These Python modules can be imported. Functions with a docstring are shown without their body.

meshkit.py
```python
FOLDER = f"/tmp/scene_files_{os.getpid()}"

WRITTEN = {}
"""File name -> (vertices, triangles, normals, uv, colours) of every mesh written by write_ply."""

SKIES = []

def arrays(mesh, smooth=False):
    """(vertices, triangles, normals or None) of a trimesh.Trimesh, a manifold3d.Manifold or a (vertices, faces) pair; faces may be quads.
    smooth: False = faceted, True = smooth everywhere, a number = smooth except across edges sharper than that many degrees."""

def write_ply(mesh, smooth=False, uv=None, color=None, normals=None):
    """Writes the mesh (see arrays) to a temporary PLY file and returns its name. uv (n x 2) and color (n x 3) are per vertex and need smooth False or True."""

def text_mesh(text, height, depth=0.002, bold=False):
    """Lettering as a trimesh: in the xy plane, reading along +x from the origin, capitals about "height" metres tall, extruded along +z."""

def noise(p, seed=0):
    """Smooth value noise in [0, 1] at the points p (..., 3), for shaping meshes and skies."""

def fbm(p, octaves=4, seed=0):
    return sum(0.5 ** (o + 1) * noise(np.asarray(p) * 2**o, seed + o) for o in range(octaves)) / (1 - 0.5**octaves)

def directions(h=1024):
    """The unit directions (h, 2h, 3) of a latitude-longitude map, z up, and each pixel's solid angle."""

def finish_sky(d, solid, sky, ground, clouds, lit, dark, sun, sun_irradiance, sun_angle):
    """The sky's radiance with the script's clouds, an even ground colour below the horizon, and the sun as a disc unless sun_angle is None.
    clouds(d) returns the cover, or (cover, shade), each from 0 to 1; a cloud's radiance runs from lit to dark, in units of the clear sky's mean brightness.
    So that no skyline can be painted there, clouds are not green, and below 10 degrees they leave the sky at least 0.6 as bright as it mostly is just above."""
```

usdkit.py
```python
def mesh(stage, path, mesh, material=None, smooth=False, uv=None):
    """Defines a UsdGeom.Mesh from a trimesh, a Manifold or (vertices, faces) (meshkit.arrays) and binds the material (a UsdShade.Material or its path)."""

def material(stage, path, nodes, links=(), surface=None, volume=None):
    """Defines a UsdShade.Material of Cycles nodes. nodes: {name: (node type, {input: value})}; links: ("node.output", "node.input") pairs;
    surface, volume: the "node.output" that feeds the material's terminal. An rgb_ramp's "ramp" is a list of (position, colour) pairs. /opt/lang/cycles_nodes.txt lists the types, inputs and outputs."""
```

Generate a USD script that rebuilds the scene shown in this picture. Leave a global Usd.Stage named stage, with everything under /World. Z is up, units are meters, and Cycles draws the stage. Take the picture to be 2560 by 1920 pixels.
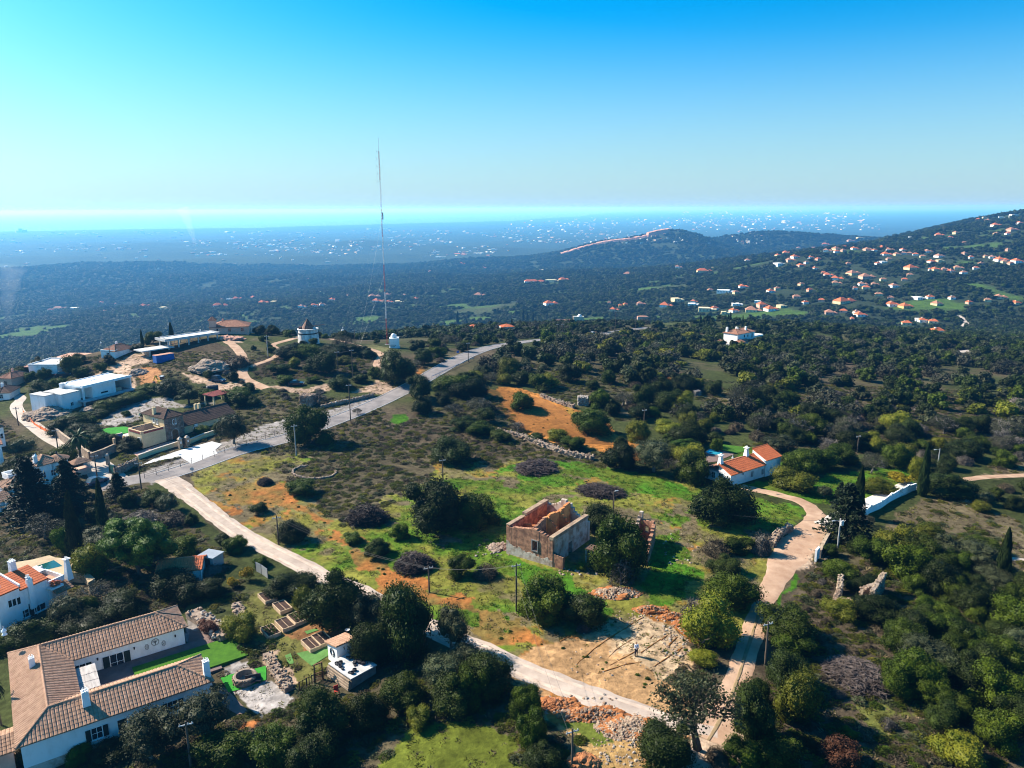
import math, random
import numpy as np, trimesh, shapely
from shapely.geometry import Polygon, LineString
from scipy.ndimage import gaussian_filter, map_coordinates
import usdkit, meshkit
from pxr import Usd, UsdGeom, UsdLux, UsdShade, Gf, Sdf, Vt

HAZE = True
stage = Usd.Stage.CreateInMemory()
UsdGeom.SetStageUpAxis(stage, UsdGeom.Tokens.z)
UsdGeom.SetStageMetersPerUnit(stage, 1.0)
UsdGeom.Xform.Define(stage, '/World')
UsdGeom.Scope.Define(stage, '/World/Looks')
R = random.Random(7)
NR = np.random.default_rng(7)

# ------------------------------------------------------------ camera, sky, sun, exposure
FPX, HY, ROLL, CZ = 1870.0, 522.0, 0.005, 50.0
PITCH = math.atan((960 - HY) / FPX)
CF = np.array([0, math.cos(PITCH), -math.sin(PITCH)])
_r, _u = np.array([1.0, 0, 0]), np.array([0, math.sin(PITCH), math.cos(PITCH)])
CR = _r * math.cos(ROLL) - _u * math.sin(ROLL)
CU = _u * math.cos(ROLL) + _r * math.sin(ROLL)
CP = np.array([0, 0, CZ])
cam = UsdGeom.Camera.Define(stage, '/World/camera')
cam.AddTransformOp().Set(Gf.Matrix4d(*CR, 0, *CU, 0, *(-CF), 0, *CP, 1))
cam.CreateHorizontalApertureAttr(36.0); cam.CreateVerticalApertureAttr(27.0)
cam.CreateFocalLengthAttr(36.0 * FPX / 2560)
cam.CreateClippingRangeAttr(Gf.Vec2f(0.5, 300000))
cam.CreateExposureAttr(EXPOSURE := 1.25)

SUN_AZ, SUN_EL = math.radians(-66), math.radians(35)
S = np.array([math.sin(SUN_AZ) * math.cos(SUN_EL), math.cos(SUN_AZ) * math.cos(SUN_EL), math.sin(SUN_EL)])
sun = UsdLux.DistantLight.Define(stage, '/World/sun')
sun.CreateIntensityAttr(1.25); sun.CreateAngleAttr(0.5); sun.CreateNormalizeAttr(True)
sun.CreateColorAttr(Gf.Vec3f(1.0, 0.91, 0.78))
_z = S; _x = np.cross([0, 0, 1.0], _z); _x /= np.linalg.norm(_x); _y = np.cross(_z, _x)
sun.AddTransformOp().Set(Gf.Matrix4d(*_x, 0, *_y, 0, *_z, 0, 0, 0, 0, 1))
sky = UsdLux.DomeLight.Define(stage, '/World/sky')
sky.GetPrim().SetCustomDataByKey('kind', 'structure')
sky.GetPrim().SetCustomDataByKey('label', 'clear blue afternoon sky paling to white over the sea')
skym = usdkit.material(stage, '/World/Looks/sky', {
    's': ('sky_texture', {'sky_type': 'single_scattering', 'sun_disc': False, 'sun_elevation': SUN_EL, 'sun_rotation': SUN_AZ,
                          'altitude': 300.0, 'air_density': 1.0, 'aerosol_density': 1.6, 'ozone_density': 2.0}),
    't': ('mix_color', {'blend_type': 'multiply', 'fac': 1.0, 'b': (.66, 1.04, 1.26), 'use_clamp': False}), 'h': ('hsv', {'saturation': 1.32}),
    'tc': ('texture_coordinate', {}), 'sx': ('separate_xyz', {}), 'mr': ('map_range', {'range_type': 'smoothstep', 'from_min': -.02, 'from_max': .24, 'to_min': .72, 'to_max': 0.0, 'clamp': True}), 'hm': ('mix_color', {'b': (3.5, 4.8, 5.4), 'use_clamp': False}),
    'b': ('background_shader', {'strength': 0.068})},
    [('s.color', 't.a'), ('t.result', 'h.color'), ('tc.generated', 'sx.vector'), ('sx.z', 'mr.value'), ('mr.result', 'hm.fac'), ('h.color', 'hm.a'), ('hm.result', 'b.color')], surface='b.background')
UsdShade.MaterialBindingAPI.Apply(sky.GetPrim()).Bind(skym)

# ------------------------------------------------------------ small helpers
def ray(px, py):
    d = CF + CR * ((px - 1280) / FPX) + CU * ((960 - py) / FPX)
    return d
CROP = {'V': (0, 0, 1 / 1.1573), 'A': (0, 760, 3.456), 'B': (640, 760, 3.456), 'C': (1280, 760, 3.456), 'D': (1920, 760, 3.456),
        'E': (0, 1160, 3.456), 'F': (640, 1160, 3.456), 'G': (1280, 1160, 3.456), 'H': (1920, 1160, 3.456),
        'I': (0, 1440, 3.456), 'J': (640, 1440, 3.456), 'K': (1280, 1440, 3.456), 'L': (1920, 1440, 3.456),
        'P': (0, 500, 3.456), 'Q': (640, 500, 3.456), 'R': (1280, 500, 3.456), 'T': (1920, 500, 3.456), 'S': (0, 0, 1.0)}
def c(k, x, y):
    ox, oy, s = CROP[k]
    return ox + x / s, oy + y / s
_used = {}
def uniq(name, parent='/World'):
    k = (parent, name); n = _used.get(k, 0); _used[k] = n + 1
    return f'{parent}/{name}' if n == 0 else f'{parent}/{name}_{n:03d}'
def tag(prim, label=None, cat=None, group=None, kind=None):
    prim = prim.GetPrim() if hasattr(prim, 'GetPrim') else prim
    for k, v in (('label', label), ('category', cat), ('group', group), ('kind', kind)):
        if v: prim.SetCustomDataByKey(k, v)
    return prim
def thing(name, label, cat, loc=(0, 0, 0), rot=0, group=None, scale=None):
    x = UsdGeom.Xform.Define(stage, uniq(name))
    x.AddTranslateOp().Set(Gf.Vec3d(*map(float, loc)))
    if rot: x.AddRotateZOp().Set(math.degrees(rot))
    if scale is not None: x.AddScaleOp().Set(Gf.Vec3f(*((scale,) * 3 if np.ndim(scale) == 0 else scale)))
    return tag(x, label, cat, group)
def part(name, mesh, mat, parent, smooth=False, label=None, kind=None):
    pp = str(parent.GetPath()) if parent is not None else '/World'
    if isinstance(mesh, MB): mesh = mesh.arrays()
    m = usdkit.mesh(stage, uniq(name, pp), mesh, M[mat] if isinstance(mat, str) else mat, smooth)
    if label or kind: tag(m, label, None, None, kind)
    return m.GetPrim()
def solid(name, mesh, mat, label=None, cat=None, group=None, kind=None, smooth=False):
    return tag(part(name, mesh, mat, None, smooth), label, cat, group, kind)
class MB:
    """collects triangles"""
    def __init__(s): s.v, s.f, s.n = [], [], 0
    def add(s, v, f):
        v, f = np.asarray(v, float), np.asarray(f, int)
        if f.shape[1] == 4: f = np.vstack([f[:, [0, 1, 2]], f[:, [0, 2, 3]]])
        s.v.append(v); s.f.append(f + s.n); s.n += len(v); return s
    def box(s, cx, cy, z0, sx, sy, sz, rot=0, taper=1.0):
        x, y = sx / 2, sy / 2
        v = np.array([[-x, -y, 0], [x, -y, 0], [x, y, 0], [-x, y, 0], [-x * taper, -y * taper, sz], [x * taper, -y * taper, sz], [x * taper, y * taper, sz], [-x * taper, y * taper, sz]])
        cr, sr = math.cos(rot), math.sin(rot)
        v = v @ np.array([[cr, sr, 0], [-sr, cr, 0], [0, 0, 1]]) + [cx, cy, z0]
        return s.add(v, [[0, 3, 2, 1], [4, 5, 6, 7], [0, 1, 5, 4], [1, 2, 6, 5], [2, 3, 7, 6], [3, 0, 4, 7]])
    def bar(s, a, b, w, h=None):
        """box beam from a to b"""
        a, b = np.asarray(a, float), np.asarray(b, float); d = b - a; L = np.linalg.norm(d); d = d / L
        up = np.array([0, 0, 1.0]) if abs(d[2]) < 0.95 else np.array([1.0, 0, 0])
        x = np.cross(d, up); x /= np.linalg.norm(x); y = np.cross(x, d); h = h or w
        v = [p + x * i * w / 2 + y * j * h / 2 for p in (a, b) for i, j in ((-1, -1), (1, -1), (1, 1), (-1, 1))]
        return s.add(v, [[0, 1, 2, 3], [7, 6, 5, 4], [0, 4, 5, 1], [1, 5, 6, 2], [2, 6, 7, 3], [3, 7, 4, 0]])
    def prism(s, pts, z0, z1, bottom=False):
        """vertical prism of a 2D polygon (counter-clockwise)"""
        p = np.asarray(pts, float)
        if ((p[:, 0] * np.roll(p[:, 1], -1) - np.roll(p[:, 0], -1) * p[:, 1]).sum()) < 0: p = p[::-1]
        n = len(p); z0 = np.broadcast_to(z0, n); z1 = np.broadcast_to(z1, n)
        v = np.vstack([np.c_[p, z0], np.c_[p, z1]])
        i = np.arange(n); j = (i + 1) % n
        s.add(v, np.c_[i, j, j + n, i + n])
        tv, tf = trimesh.creation.triangulate_polygon(Polygon(p), engine='earcut')
        zz = np.array([z1[np.argmin(((p - q) ** 2).sum(1))] for q in tv])
        a, b, cc = tv[tf[:, 0]], tv[tf[:, 1]], tv[tf[:, 2]]
        area = (b[:, 0] - a[:, 0]) * (cc[:, 1] - a[:, 1]) - (b[:, 1] - a[:, 1]) * (cc[:, 0] - a[:, 0])
        tf = np.where(area[:, None] < 0, tf[:, ::-1], tf)
        s.add(np.c_[tv, zz], tf)
        if bottom:
            zb = np.array([z0[np.argmin(((p - q) ** 2).sum(1))] for q in tv]); s.add(np.c_[tv, zb], tf[:, ::-1])
        return s
    def tube(s, pts, rad, sides=6, cap=True):
        p = np.asarray(pts, float); rad = np.broadcast_to(rad, len(p))
        t = np.gradient(p, axis=0); t /= np.linalg.norm(t, axis=1, keepdims=True) + 1e-9
        ref = np.where(np.abs(t[:, 2:]) < 0.9, [0, 0, 1.0], [1.0, 0, 0]); a = np.cross(t, ref); a /= np.linalg.norm(a, axis=1, keepdims=True) + 1e-9
        for k in range(1, len(a)):
            a[k] = a[k - 1] - t[k] * (a[k - 1] @ t[k]); a[k] /= np.linalg.norm(a[k]) + 1e-9
        b = np.cross(t, a); ang = np.arange(sides) * 2 * np.pi / sides
        v = p[:, None] + rad[:, None, None] * (np.cos(ang)[None, :, None] * a[:, None] + np.sin(ang)[None, :, None] * b[:, None])
        i, j = np.meshgrid(np.arange(len(p) - 1), np.arange(sides), indexing='ij')
        q = np.stack([i * sides + j, i * sides + (j + 1) % sides, (i + 1) * sides + (j + 1) % sides, (i + 1) * sides + j], -1).reshape(-1, 4)
        s.add(v.reshape(-1, 3), q)
        if cap and rad[-1] > 0.004:
            m = len(p) - 1; s.add(np.vstack([v[m], p[m]]), [[k, (k + 1) % sides, sides] for k in range(sides)])
        return s
    def lathe(s, prof, n=20, center=(0, 0)):
        """prof: list of (radius, z), bottom to top"""
        pr = np.asarray(prof, float); a = np.arange(n) * 2 * np.pi / n
        v = np.stack([np.outer(pr[:, 0], np.cos(a)) + center[0], np.outer(pr[:, 0], np.sin(a)) + center[1], np.repeat(pr[:, 1:], n, 1)], -1).reshape(-1, 3)
        i, j = np.meshgrid(np.arange(len(pr) - 1), np.arange(n), indexing='ij')
        return s.add(v, np.stack([i * n + j, i * n + (j + 1) % n, (i + 1) * n + (j + 1) % n, (i + 1) * n + j], -1).reshape(-1, 4))
    def rock(s, pos, size, rng, flat=0.7):
        v = ICO.vertices * (1 + rng.uniform(-0.28, 0.28, (len(ICO.vertices), 1))) * (np.array([1, rng.uniform(.7, 1.1), flat * rng.uniform(.7, 1.2)]) * size / 2)
        a = rng.uniform(0, 6.28); cr, sr = math.cos(a), math.sin(a)
        return s.add(v @ np.array([[cr, sr, 0], [-sr, cr, 0], [0, 0, 1]]) + pos, ICO.faces)
    def arrays(s): return np.vstack(s.v), np.vstack(s.f)
    def shift(s, o): s.v = [v - np.asarray(o) for v in s.v]; return s
ICO = trimesh.creation.icosahedron()

# ------------------------------------------------------------ terrain
TC = [-1.0, -.69, -.35, 0, .35, .69, 1.0]
TT = np.array([
 [20,   -6, -5, -4, -1, -1, -1, -1],
 [50,   -6, -4, -3.2, 0, 0, -1, -2],
 [80,   -5, -3.2, -2.6, 0, 0, -1, -2],
 [120,  -3, -2, -1, 0, 0, -1, -3],
 [160,  -1, 0, 0, 0.5, -0.5, -3, -5],
 [200,  -3, -1, 3.5, 2, -2, -6, -9],
 [240,  -10, -4, 7.5, 3, -5, -9, -13],
 [280,  -22, -13, 4, 0, -8, -13, -17],
 [330,  -35, -28, -8, -5, -12, -18, -22],
 [400,  -50, -42, -22, -11, -18, -25, -28],
 [450,  -58, -51, -32, -15, -22, -31, -34],
 [520,  -70, -63, -45, -32, -27, -41, -42],
 [600,  -85, -78, -60, -52, -42, -56, -52],
 [770,  -110, -105, -90, -85, -72, -76, -60],
 [1000, -140, -130, -108, -105, -64, -34, -10],
 [1300, -165, -152, -120, -115, -45, -6, 20],
 [1800, -185, -180, -155, -140, -50, 52, 80],
 [2500, -200, -195, -185, -165, -115, 0, 50],
 [3200, -205, -205, -200, -178, -150, -80, -20],
 [4500, -212, -212, -210, -205, -190, -170, -150],
 [7000, -226, -226, -224, -222, -215, -205, -195],
 [11000, -244, -244, -242, -240, -228, -215, -215],
 [18000, -246, -246, -246, -244, -215, -205, -200],
 [30000, -246, -246, -246, -244, -190, -185, -180],
 [130000, -246, -246, -246, -246, -235, -235, -235]], float)
_ny, _nt = 520, 160
_ly = np.linspace(math.log(20), math.log(130000), _ny); _tt = np.linspace(-1, 1, _nt)
_zz = np.array([np.interp(_ly, np.log(TT[:, 0]), TT[:, k]) for k in range(1, 8)])
_gz = np.array([np.interp(_tt, TC, _zz[:, i]) for i in range(_ny)])
_gz = gaussian_filter(_gz, (4.5, 8), mode='nearest')
HILLS = [(690, 3200, 92, 190, 420), (395, 3150, 66, 190, 380), (1200, 3600, 112, 480, 450), (-1150, 5600, 42, 330, 500), (-2600, 6000, 25, 700, 500),
         (1290, 2150, 28, 160, 250), (560, 1350, 14, 120, 90), (-93, 218, 2.2, 14, 12), (-118, 268, 6.5, 38, 40), (-140, 236, 3, 22, 18), (150, 470, 4, 60, 50)]
SEA = -250.0
def coast(t): return np.interp(t, [-1, -.69, -.34, 0, .09, .15, .2], [10800, 11600, 13000, 18900, 28000, 60000, 200000])
def gh(x, y):
    if np.ndim(x) == 0: return float(gh(np.array([x]), np.array([y]))[0])
    x, y = np.asarray(x, float), np.asarray(y, float)
    yy = np.maximum(y, 20); t = np.clip(x / yy, -1, 1)
    z = map_coordinates(_gz, [(np.log(np.minimum(yy, 129000)) - _ly[0]) / (_ly[1] - _ly[0]), (t + 1) / 2 * (_nt - 1)], order=1, mode='nearest')
    for hx, hy, a, sx, sy in HILLS:
        z = z + a * np.exp(-((x - hx) / sx) ** 2 - ((y - hy) / sy) ** 2)
    far = np.clip((yy - 500) / 1500, 0, 1)
    z = z + far * (14 * np.sin(x / 310 + 1.3 * np.sin(y / 420)) * np.sin(y / 520 + 1) * np.clip(4500 / yy, 0.15, 1) + 6 * np.sin(x / 97 + y / 160) * np.sin(y / 140 - x / 300) * np.clip(3000 / yy, 0, 1))
    cy = coast(x / yy)
    return np.where(yy > cy, SEA - 8, z)
def G(px, py, dz=0.0):
    """the ground point seen at a pixel of the photograph (2560 x 1920)"""
    d = ray(px, py); s = np.geomspace(20, 130000, 420)
    for _ in range(4):
        p = CP + d * s[:, None]; b = p[:, 2] < gh(p[:, 0], p[:, 1]) + dz; k = int(np.argmax(b)) if b.any() else len(s) - 1
        s = np.linspace(s[max(k - 1, 0)], s[k], 24)
    return CP + d * s[-1]
def g(k, x, y, dz=0.0): return G(*c(k, x, y), dz)
def PZ(px, py, z):
    d = ray(px, py); return CP + d * ((z - CZ) / d[2])
def PY(px, py, y):
    d = ray(px, py); return CP + d * (y / d[1])
def proj(p):
    d = np.asarray(p, float) - CP; z = d @ CF
    return 1280 + FPX * (d @ CR) / z, 960 - FPX * (d @ CU) / z
def onwall(px, py, p0, n):
    d = ray(px, py); n = np.asarray(n, float); return CP + d * (((np.asarray(p0) - CP) @ n) / (d @ n))
def fbm(p, sc, oct=4, seed=0):
    p = np.asarray(p, float)
    if p.shape[-1] == 2: p = np.c_[p, np.zeros(len(p))]
    return _fb(p * sc + seed * 17.3, oct)
def _fb(p, o):
    r, a, t = np.zeros(len(p)), 1.0, 0.0
    for k in range(o):
        r += a * meshkit.noise(p * 2 ** k, k); t += a; a *= 0.5
    return r / t
# ------------------------------------------------------------ materials
M = {}
def mat(name, col, rough=0.8, var=0.25, scale=0.6, bump=0.0, bscale=6.0, spec=0.2, rnd=0.0, col2=None, metallic=0.0, detail=5, sc3=(1, 1, 1), lo=0.35, hi=0.65, isl=0.0):
    """a plain surface whose colour drifts with noise in the object's own space"""
    col = np.array(col, float); c2 = np.array(col2 if col2 is not None else col * (1 - var), float); c1 = col if col2 is not None else col * (1 + var * .6)
    n = {'g': ('texture_coordinate', {}), 'm': ('mapping', {'scale': sc3}), 'n': ('noise_texture', {'scale': scale, 'detail': float(detail), 'roughness': 0.62}),
         'r': ('rgb_ramp', {'ramp': [(lo, c2), (hi, c1)]}),
         'p': ('principled_bsdf', {'roughness': rough, 'specular_ior_level': spec, 'metallic': metallic})}
    l = [('g.object', 'm.vector'), ('m.vector', 'n.vector'), ('n.fac', 'r.fac')]
    src = 'r.color'
    if rnd:
        n['o'] = ('object_info', {}); n['mr'] = ('map_range', {'to_min': 1 - rnd, 'to_max': 1 + rnd}); n['h'] = ('hsv', {})
        l += [('o.random', 'mr.value'), ('mr.result', 'h.value'), ('r.color', 'h.color')]; src = 'h.color'
    if isl:
        n['gi'] = ('geometry', {}); n['mi'] = ('map_range', {'to_min': 1 - isl, 'to_max': 1 + isl * .7}); n['hi'] = ('hsv', {})
        l += [('gi.random_per_island', 'mi.value'), ('mi.result', 'hi.value'), (src, 'hi.color')]; src = 'hi.color'
    l += [(src, 'p.base_color')]
    if bump:
        n['bn'] = ('noise_texture', {'scale': bscale, 'detail': 4.0}); n['b'] = ('bump', {'strength': 1.0, 'distance': bump})
        l += [('m.vector', 'bn.vector'), ('bn.fac', 'b.height'), ('b.normal', 'p.normal')]
    M[name] = usdkit.material(stage, '/World/Looks/' + name, n, l, surface='p.BSDF')
def foliage(name, col, col2, rnd=0.38, trans=0.22, scale=0.7):
    n = {'g': ('geometry', {}), 'n': ('noise_texture', {'scale': scale, 'detail': 3.0}), 'r': ('rgb_ramp', {'ramp': [(.32, np.array(col) * .82), (.68, np.array(col2) * .86)]}),
         'o': ('object_info', {}), 'mr': ('map_range', {'to_min': 1 - rnd, 'to_max': 1 + rnd * 1.2}), 'mh': ('map_range', {'to_min': .507, 'to_max': .487}), 'h': ('hsv', {'saturation': 1.0}),
         'wn': ('math', {'math_type': 'fraction'}), 'wm': ('math', {'math_type': 'multiply', 'value2': 7.31}),
         'd': ('principled_bsdf', {'roughness': 0.55, 'specular_ior_level': 0.12}), 't': ('translucent_bsdf', {}), 'x': ('mix_closure', {'fac': trans})}
    l = [('g.position', 'n.vector'), ('n.fac', 'r.fac'), ('o.random', 'mr.value'), ('o.random', 'wm.value1'), ('wm.value', 'wn.value1'), ('wn.value', 'mh.value'), ('mh.result', 'h.hue'),
         ('mr.result', 'h.value'), ('r.color', 'h.color'), ('h.color', 'd.base_color'), ('h.color', 't.color'), ('d.BSDF', 'x.closure1'), ('t.BSDF', 'x.closure2')]
    M[name] = usdkit.material(stage, '/World/Looks/' + name, n, l, surface='x.closure')
foliage('leaf_dark', (.015, .026, .003), (.036, .052, .006))
foliage('leaf_green', (.025, .044, .002), (.066, .096, .005))
foliage('leaf_bright', (.036, .068, .002), (.095, .140, .004))
foliage('leaf_yellow', (.075, .095, .006), (.170, .165, .012))
foliage('leaf_gold', (.16, .12, .008), (.36, .25, .010))
foliage('leaf_olive', (.038, .048, .020), (.088, .098, .042))
foliage('leaf_grey', (.038, .040, .022), (.086, .085, .052))
foliage('leaf_cypress', (.010, .022, .005), (.028, .045, .010))
foliage('leaf_conifer', (.010, .022, .009), (.030, .045, .016))
foliage('leaf_pine', (.022, .055, .004), (.060, .115, .008))
foliage('leaf_palm', (.020, .040, .010), (.050, .080, .020))
foliage('leaf_red', (.075, .030, .016), (.150, .060, .030))
foliage('twig_grey', (.075, .064, .050), (.175, .150, .122), trans=0.05)
foliage('twig_brown', (.050, .038, .022), (.120, .092, .052), trans=0.05)
foliage('twig_violet', (.050, .037, .030), (.135, .103, .088), trans=0.05)
foliage('grass_green', (.040, .110, .006), (.090, .220, .012), scale=.25, trans=.5)
foliage('grass_olive', (.080, .100, .012), (.180, .170, .025), scale=.25, trans=.5)
foliage('grass_dry', (.100, .078, .038), (.230, .180, .085), scale=.25, trans=.4)
mat('bark', (.10, .075, .055), var=.5, scale=4, bump=.02, bscale=9)
mat('bark_pale', (.20, .17, .14), var=.5, scale=4, bump=.02, bscale=9)
mat('white_wall', (.80, .79, .76), col2=(.64, .615, .57), lo=.22, hi=.52, sc3=(1, 1, .45), scale=.9, rough=.85, bump=.006, bscale=5)
mat('white_wall_old', (.72, .70, .66), rough=.9, scale=.9, col2=(.42, .38, .33), bump=.01, bscale=5, lo=.3, hi=.55)
mat('cream_wall', (.66, .52, .30), var=.15, scale=.6, rough=.9, bump=.006)
mat('pink_wall', (.58, .36, .27), var=.15, scale=.6, rough=.9)
mat('peach_wall', (.68, .47, .28), var=.12, scale=.5, rough=.9)
mat('ochre_wall', (.66, .42, .16), var=.12, scale=.5, rough=.9)
mat('concrete', (.48, .47, .45), var=.22, scale=.8, rough=.9, bump=.01)
mat('concrete_dark', (.20, .19, .18), var=.25, scale=.8, rough=.9, bump=.01)
mat('membrane', (.66, .68, .70), var=.12, scale=.4, rough=.6)
mat('tile_orange', (.64, .175, .065), scale=1.3, rough=.8, col2=(.50, .125, .045), isl=.18)
mat('tile_sand', (.70, .42, .27), rough=.85, scale=1.6, col2=(.45, .255, .155), isl=.4)
mat('tile_brown', (.22, .13, .09), rough=.9, scale=1.6, col2=(.12, .075, .055), isl=.4)
mat('tile_rose', (.50, .25, .16), rough=.85, scale=1.2, col2=(.38, .17, .10), isl=.25)
mat('tile_dark_red', (.30, .075, .06), rough=.8, scale=1.2, col2=(.22, .05, .04))
mat('terracotta', (.50, .26, .18), var=.2, scale=.8, rough=.85)
mat('stone_wall', (.34, .26, .20), rough=.95, scale=1.4, col2=(.17, .125, .095), bump=.05, bscale=3)
mat('stone_pale', (.40, .305, .215), rough=.95, scale=1.1, col2=(.25, .18, .12), rnd=.2)
mat('stone_brown', (.36, .25, .17), rough=.95, scale=1.1, col2=(.19, .125, .085), rnd=.2)
mat('stone_grey', (.37, .325, .275), rough=.95, scale=1.1, col2=(.22, .185, .155), rnd=.2)
mat('plaster_ruin', (.43, .215, .125), rough=.95, scale=1.1, col2=(.19, .095, .06), bump=.04, bscale=2.5, lo=.4, hi=.6)
mat('plaster_pale', (.50, .43, .355), rough=.95, scale=.9, col2=(.27, .185, .125), bump=.04, bscale=2.5, lo=.35, hi=.55)
mat('plaster_orange', (.62, .27, .09), rough=.95, scale=.7, col2=(.40, .13, .05), bump=.02, lo=.4, hi=.6)
mat('wall_top', (.40, .28, .18), rough=.95, scale=1.2, col2=(.20, .14, .10), bump=.05, bscale=3)
mat('windmill_white', (.66, .63, .60), rough=.95, scale=1.0, col2=(.30, .26, .24), bump=.03, sc3=(1, 1, .3), lo=.3, hi=.58)
mat('rusty_sheet', (.23, .13, .09), rough=.7, scale=1.3, col2=(.13, .055, .035), sc3=(1, 1, .4))
mat('dark_glass', (.015, .018, .022), rough=.12, var=.1, spec=.6)
mat('shutter', (.012, .022, .018), rough=.5, var=.2)
mat('green_paint', (.020, .085, .070), rough=.5, var=.2)
mat('blue_paint', (.03, .12, .38), rough=.5, var=.25, scale=.7)
mat('wood', (.20, .095, .045), rough=.8, var=.35, scale=1.2)
mat('wood_pale', (.46, .33, .21), rough=.85, var=.3, scale=1.2)
mat('reed', (.44, .40, .37), rough=.95, var=.3, scale=3, sc3=(1, .15, 1))
mat('soil', (.055, .032, .024), rough=1, var=.35, scale=3)
mat('metal_grey', (.36, .37, .38), rough=.45, var=.12, metallic=.4)
mat('metal_dark', (.035, .035, .038), rough=.5, var=.2)
mat('mast_red', (.42, .07, .045), rough=.5, var=.15)
mat('mast_white', (.62, .62, .62), rough=.5, var=.1)
mat('pole_concrete', (.28, .275, .26), rough=.9, var=.2, scale=1.5)
mat('pole_wood', (.10, .075, .055), rough=.9, var=.3, scale=2)
mat('car_black', (.012, .013, .016), rough=.2, var=.1, spec=.6)
mat('car_white', (.75, .75, .74), rough=.25, var=.04, spec=.5)
mat('car_blue', (.03, .05, .08), rough=.2, var=.1, spec=.6)
mat('rubber', (.015, .015, .015), rough=.9, var=.2)
mat('machine_yellow', (.55, .36, .03), rough=.5, var=.2)
mat('safety_net', (.75, .16, .04), rough=.8, var=.2)
mat('lawn', (.055, .150, .008), rough=1, scale=1.3, col2=(.035, .105, .006), bump=.02, bscale=12)
mat('artificial_lawn', (.035, .24, .020), rough=1, scale=.9, col2=(.022, .17, .016))
mat('turf_rug', (.10, .22, .055), rough=1, scale=.9, col2=(.07, .15, .035))
mat('pool_water', (.03, .27, .38), rough=.08, var=.15, spec=.6)
mat('pool_water_green', (.012, .075, .065), rough=.08, var=.15, spec=.6)
mat('paving_pink', (.46, .27, .22), rough=.9, var=.2, scale=.8)
mat('paving_pale', (.56, .50, .43), rough=.9, var=.15, scale=.8)
mat('paving_dark', (.17, .115, .10), rough=.9, var=.2, scale=.8)
mat('paving_white', (.54, .53, .51), rough=.85, var=.10, scale=.5)
mat('cloth_white', (.72, .72, .76), rough=.9, var=.05)
mat('cloth_dark', (.022, .024, .036), rough=.9, var=.1)
mat('skin', (.42, .24, .16), rough=.6, var=.05)
mat('hair', (.015, .011, .009), rough=.7, var=.1)
mat('plastic_red', (.48, .05, .03), rough=.5, var=.1)
mat('agave', (.16, .23, .19), rough=.6, var=.2)
# roads, each with its own wear
mat('asphalt', (.25, .22, .205), rough=.9, scale=.35, col2=(.15, .135, .13), bump=.004, bscale=30, detail=8)
mat('gravel_track', (.46, .37, .30), rough=1, scale=.45, col2=(.32, .25, .20), bump=.02, bscale=9, detail=9)
mat('dirt_track', (.45, .30, .20), rough=1, scale=.4, col2=(.31, .185, .115), bump=.03, bscale=5, detail=9)
mat('paving_tan', (.43, .32, .20), rough=.9, var=.2, scale=.8)
mat('track_crown', (.30, .20, .12), rough=1, scale=.7, col2=(.20, .15, .07), bump=.03, bscale=6)
mat('track_rut', (.53, .42, .335), rough=1, scale=.6, col2=(.40, .30, .23), bump=.02, bscale=9)
mat('furrow', (.27, .115, .03), rough=1, scale=.5, col2=(.19, .08, .022), bump=.03)
mat('concrete_lane', (.44, .38, .32), rough=.95, scale=.5, col2=(.35, .29, .24), bump=.01)
mat('white_line', (.62, .60, .57), rough=.8, var=.25, scale=2)
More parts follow.
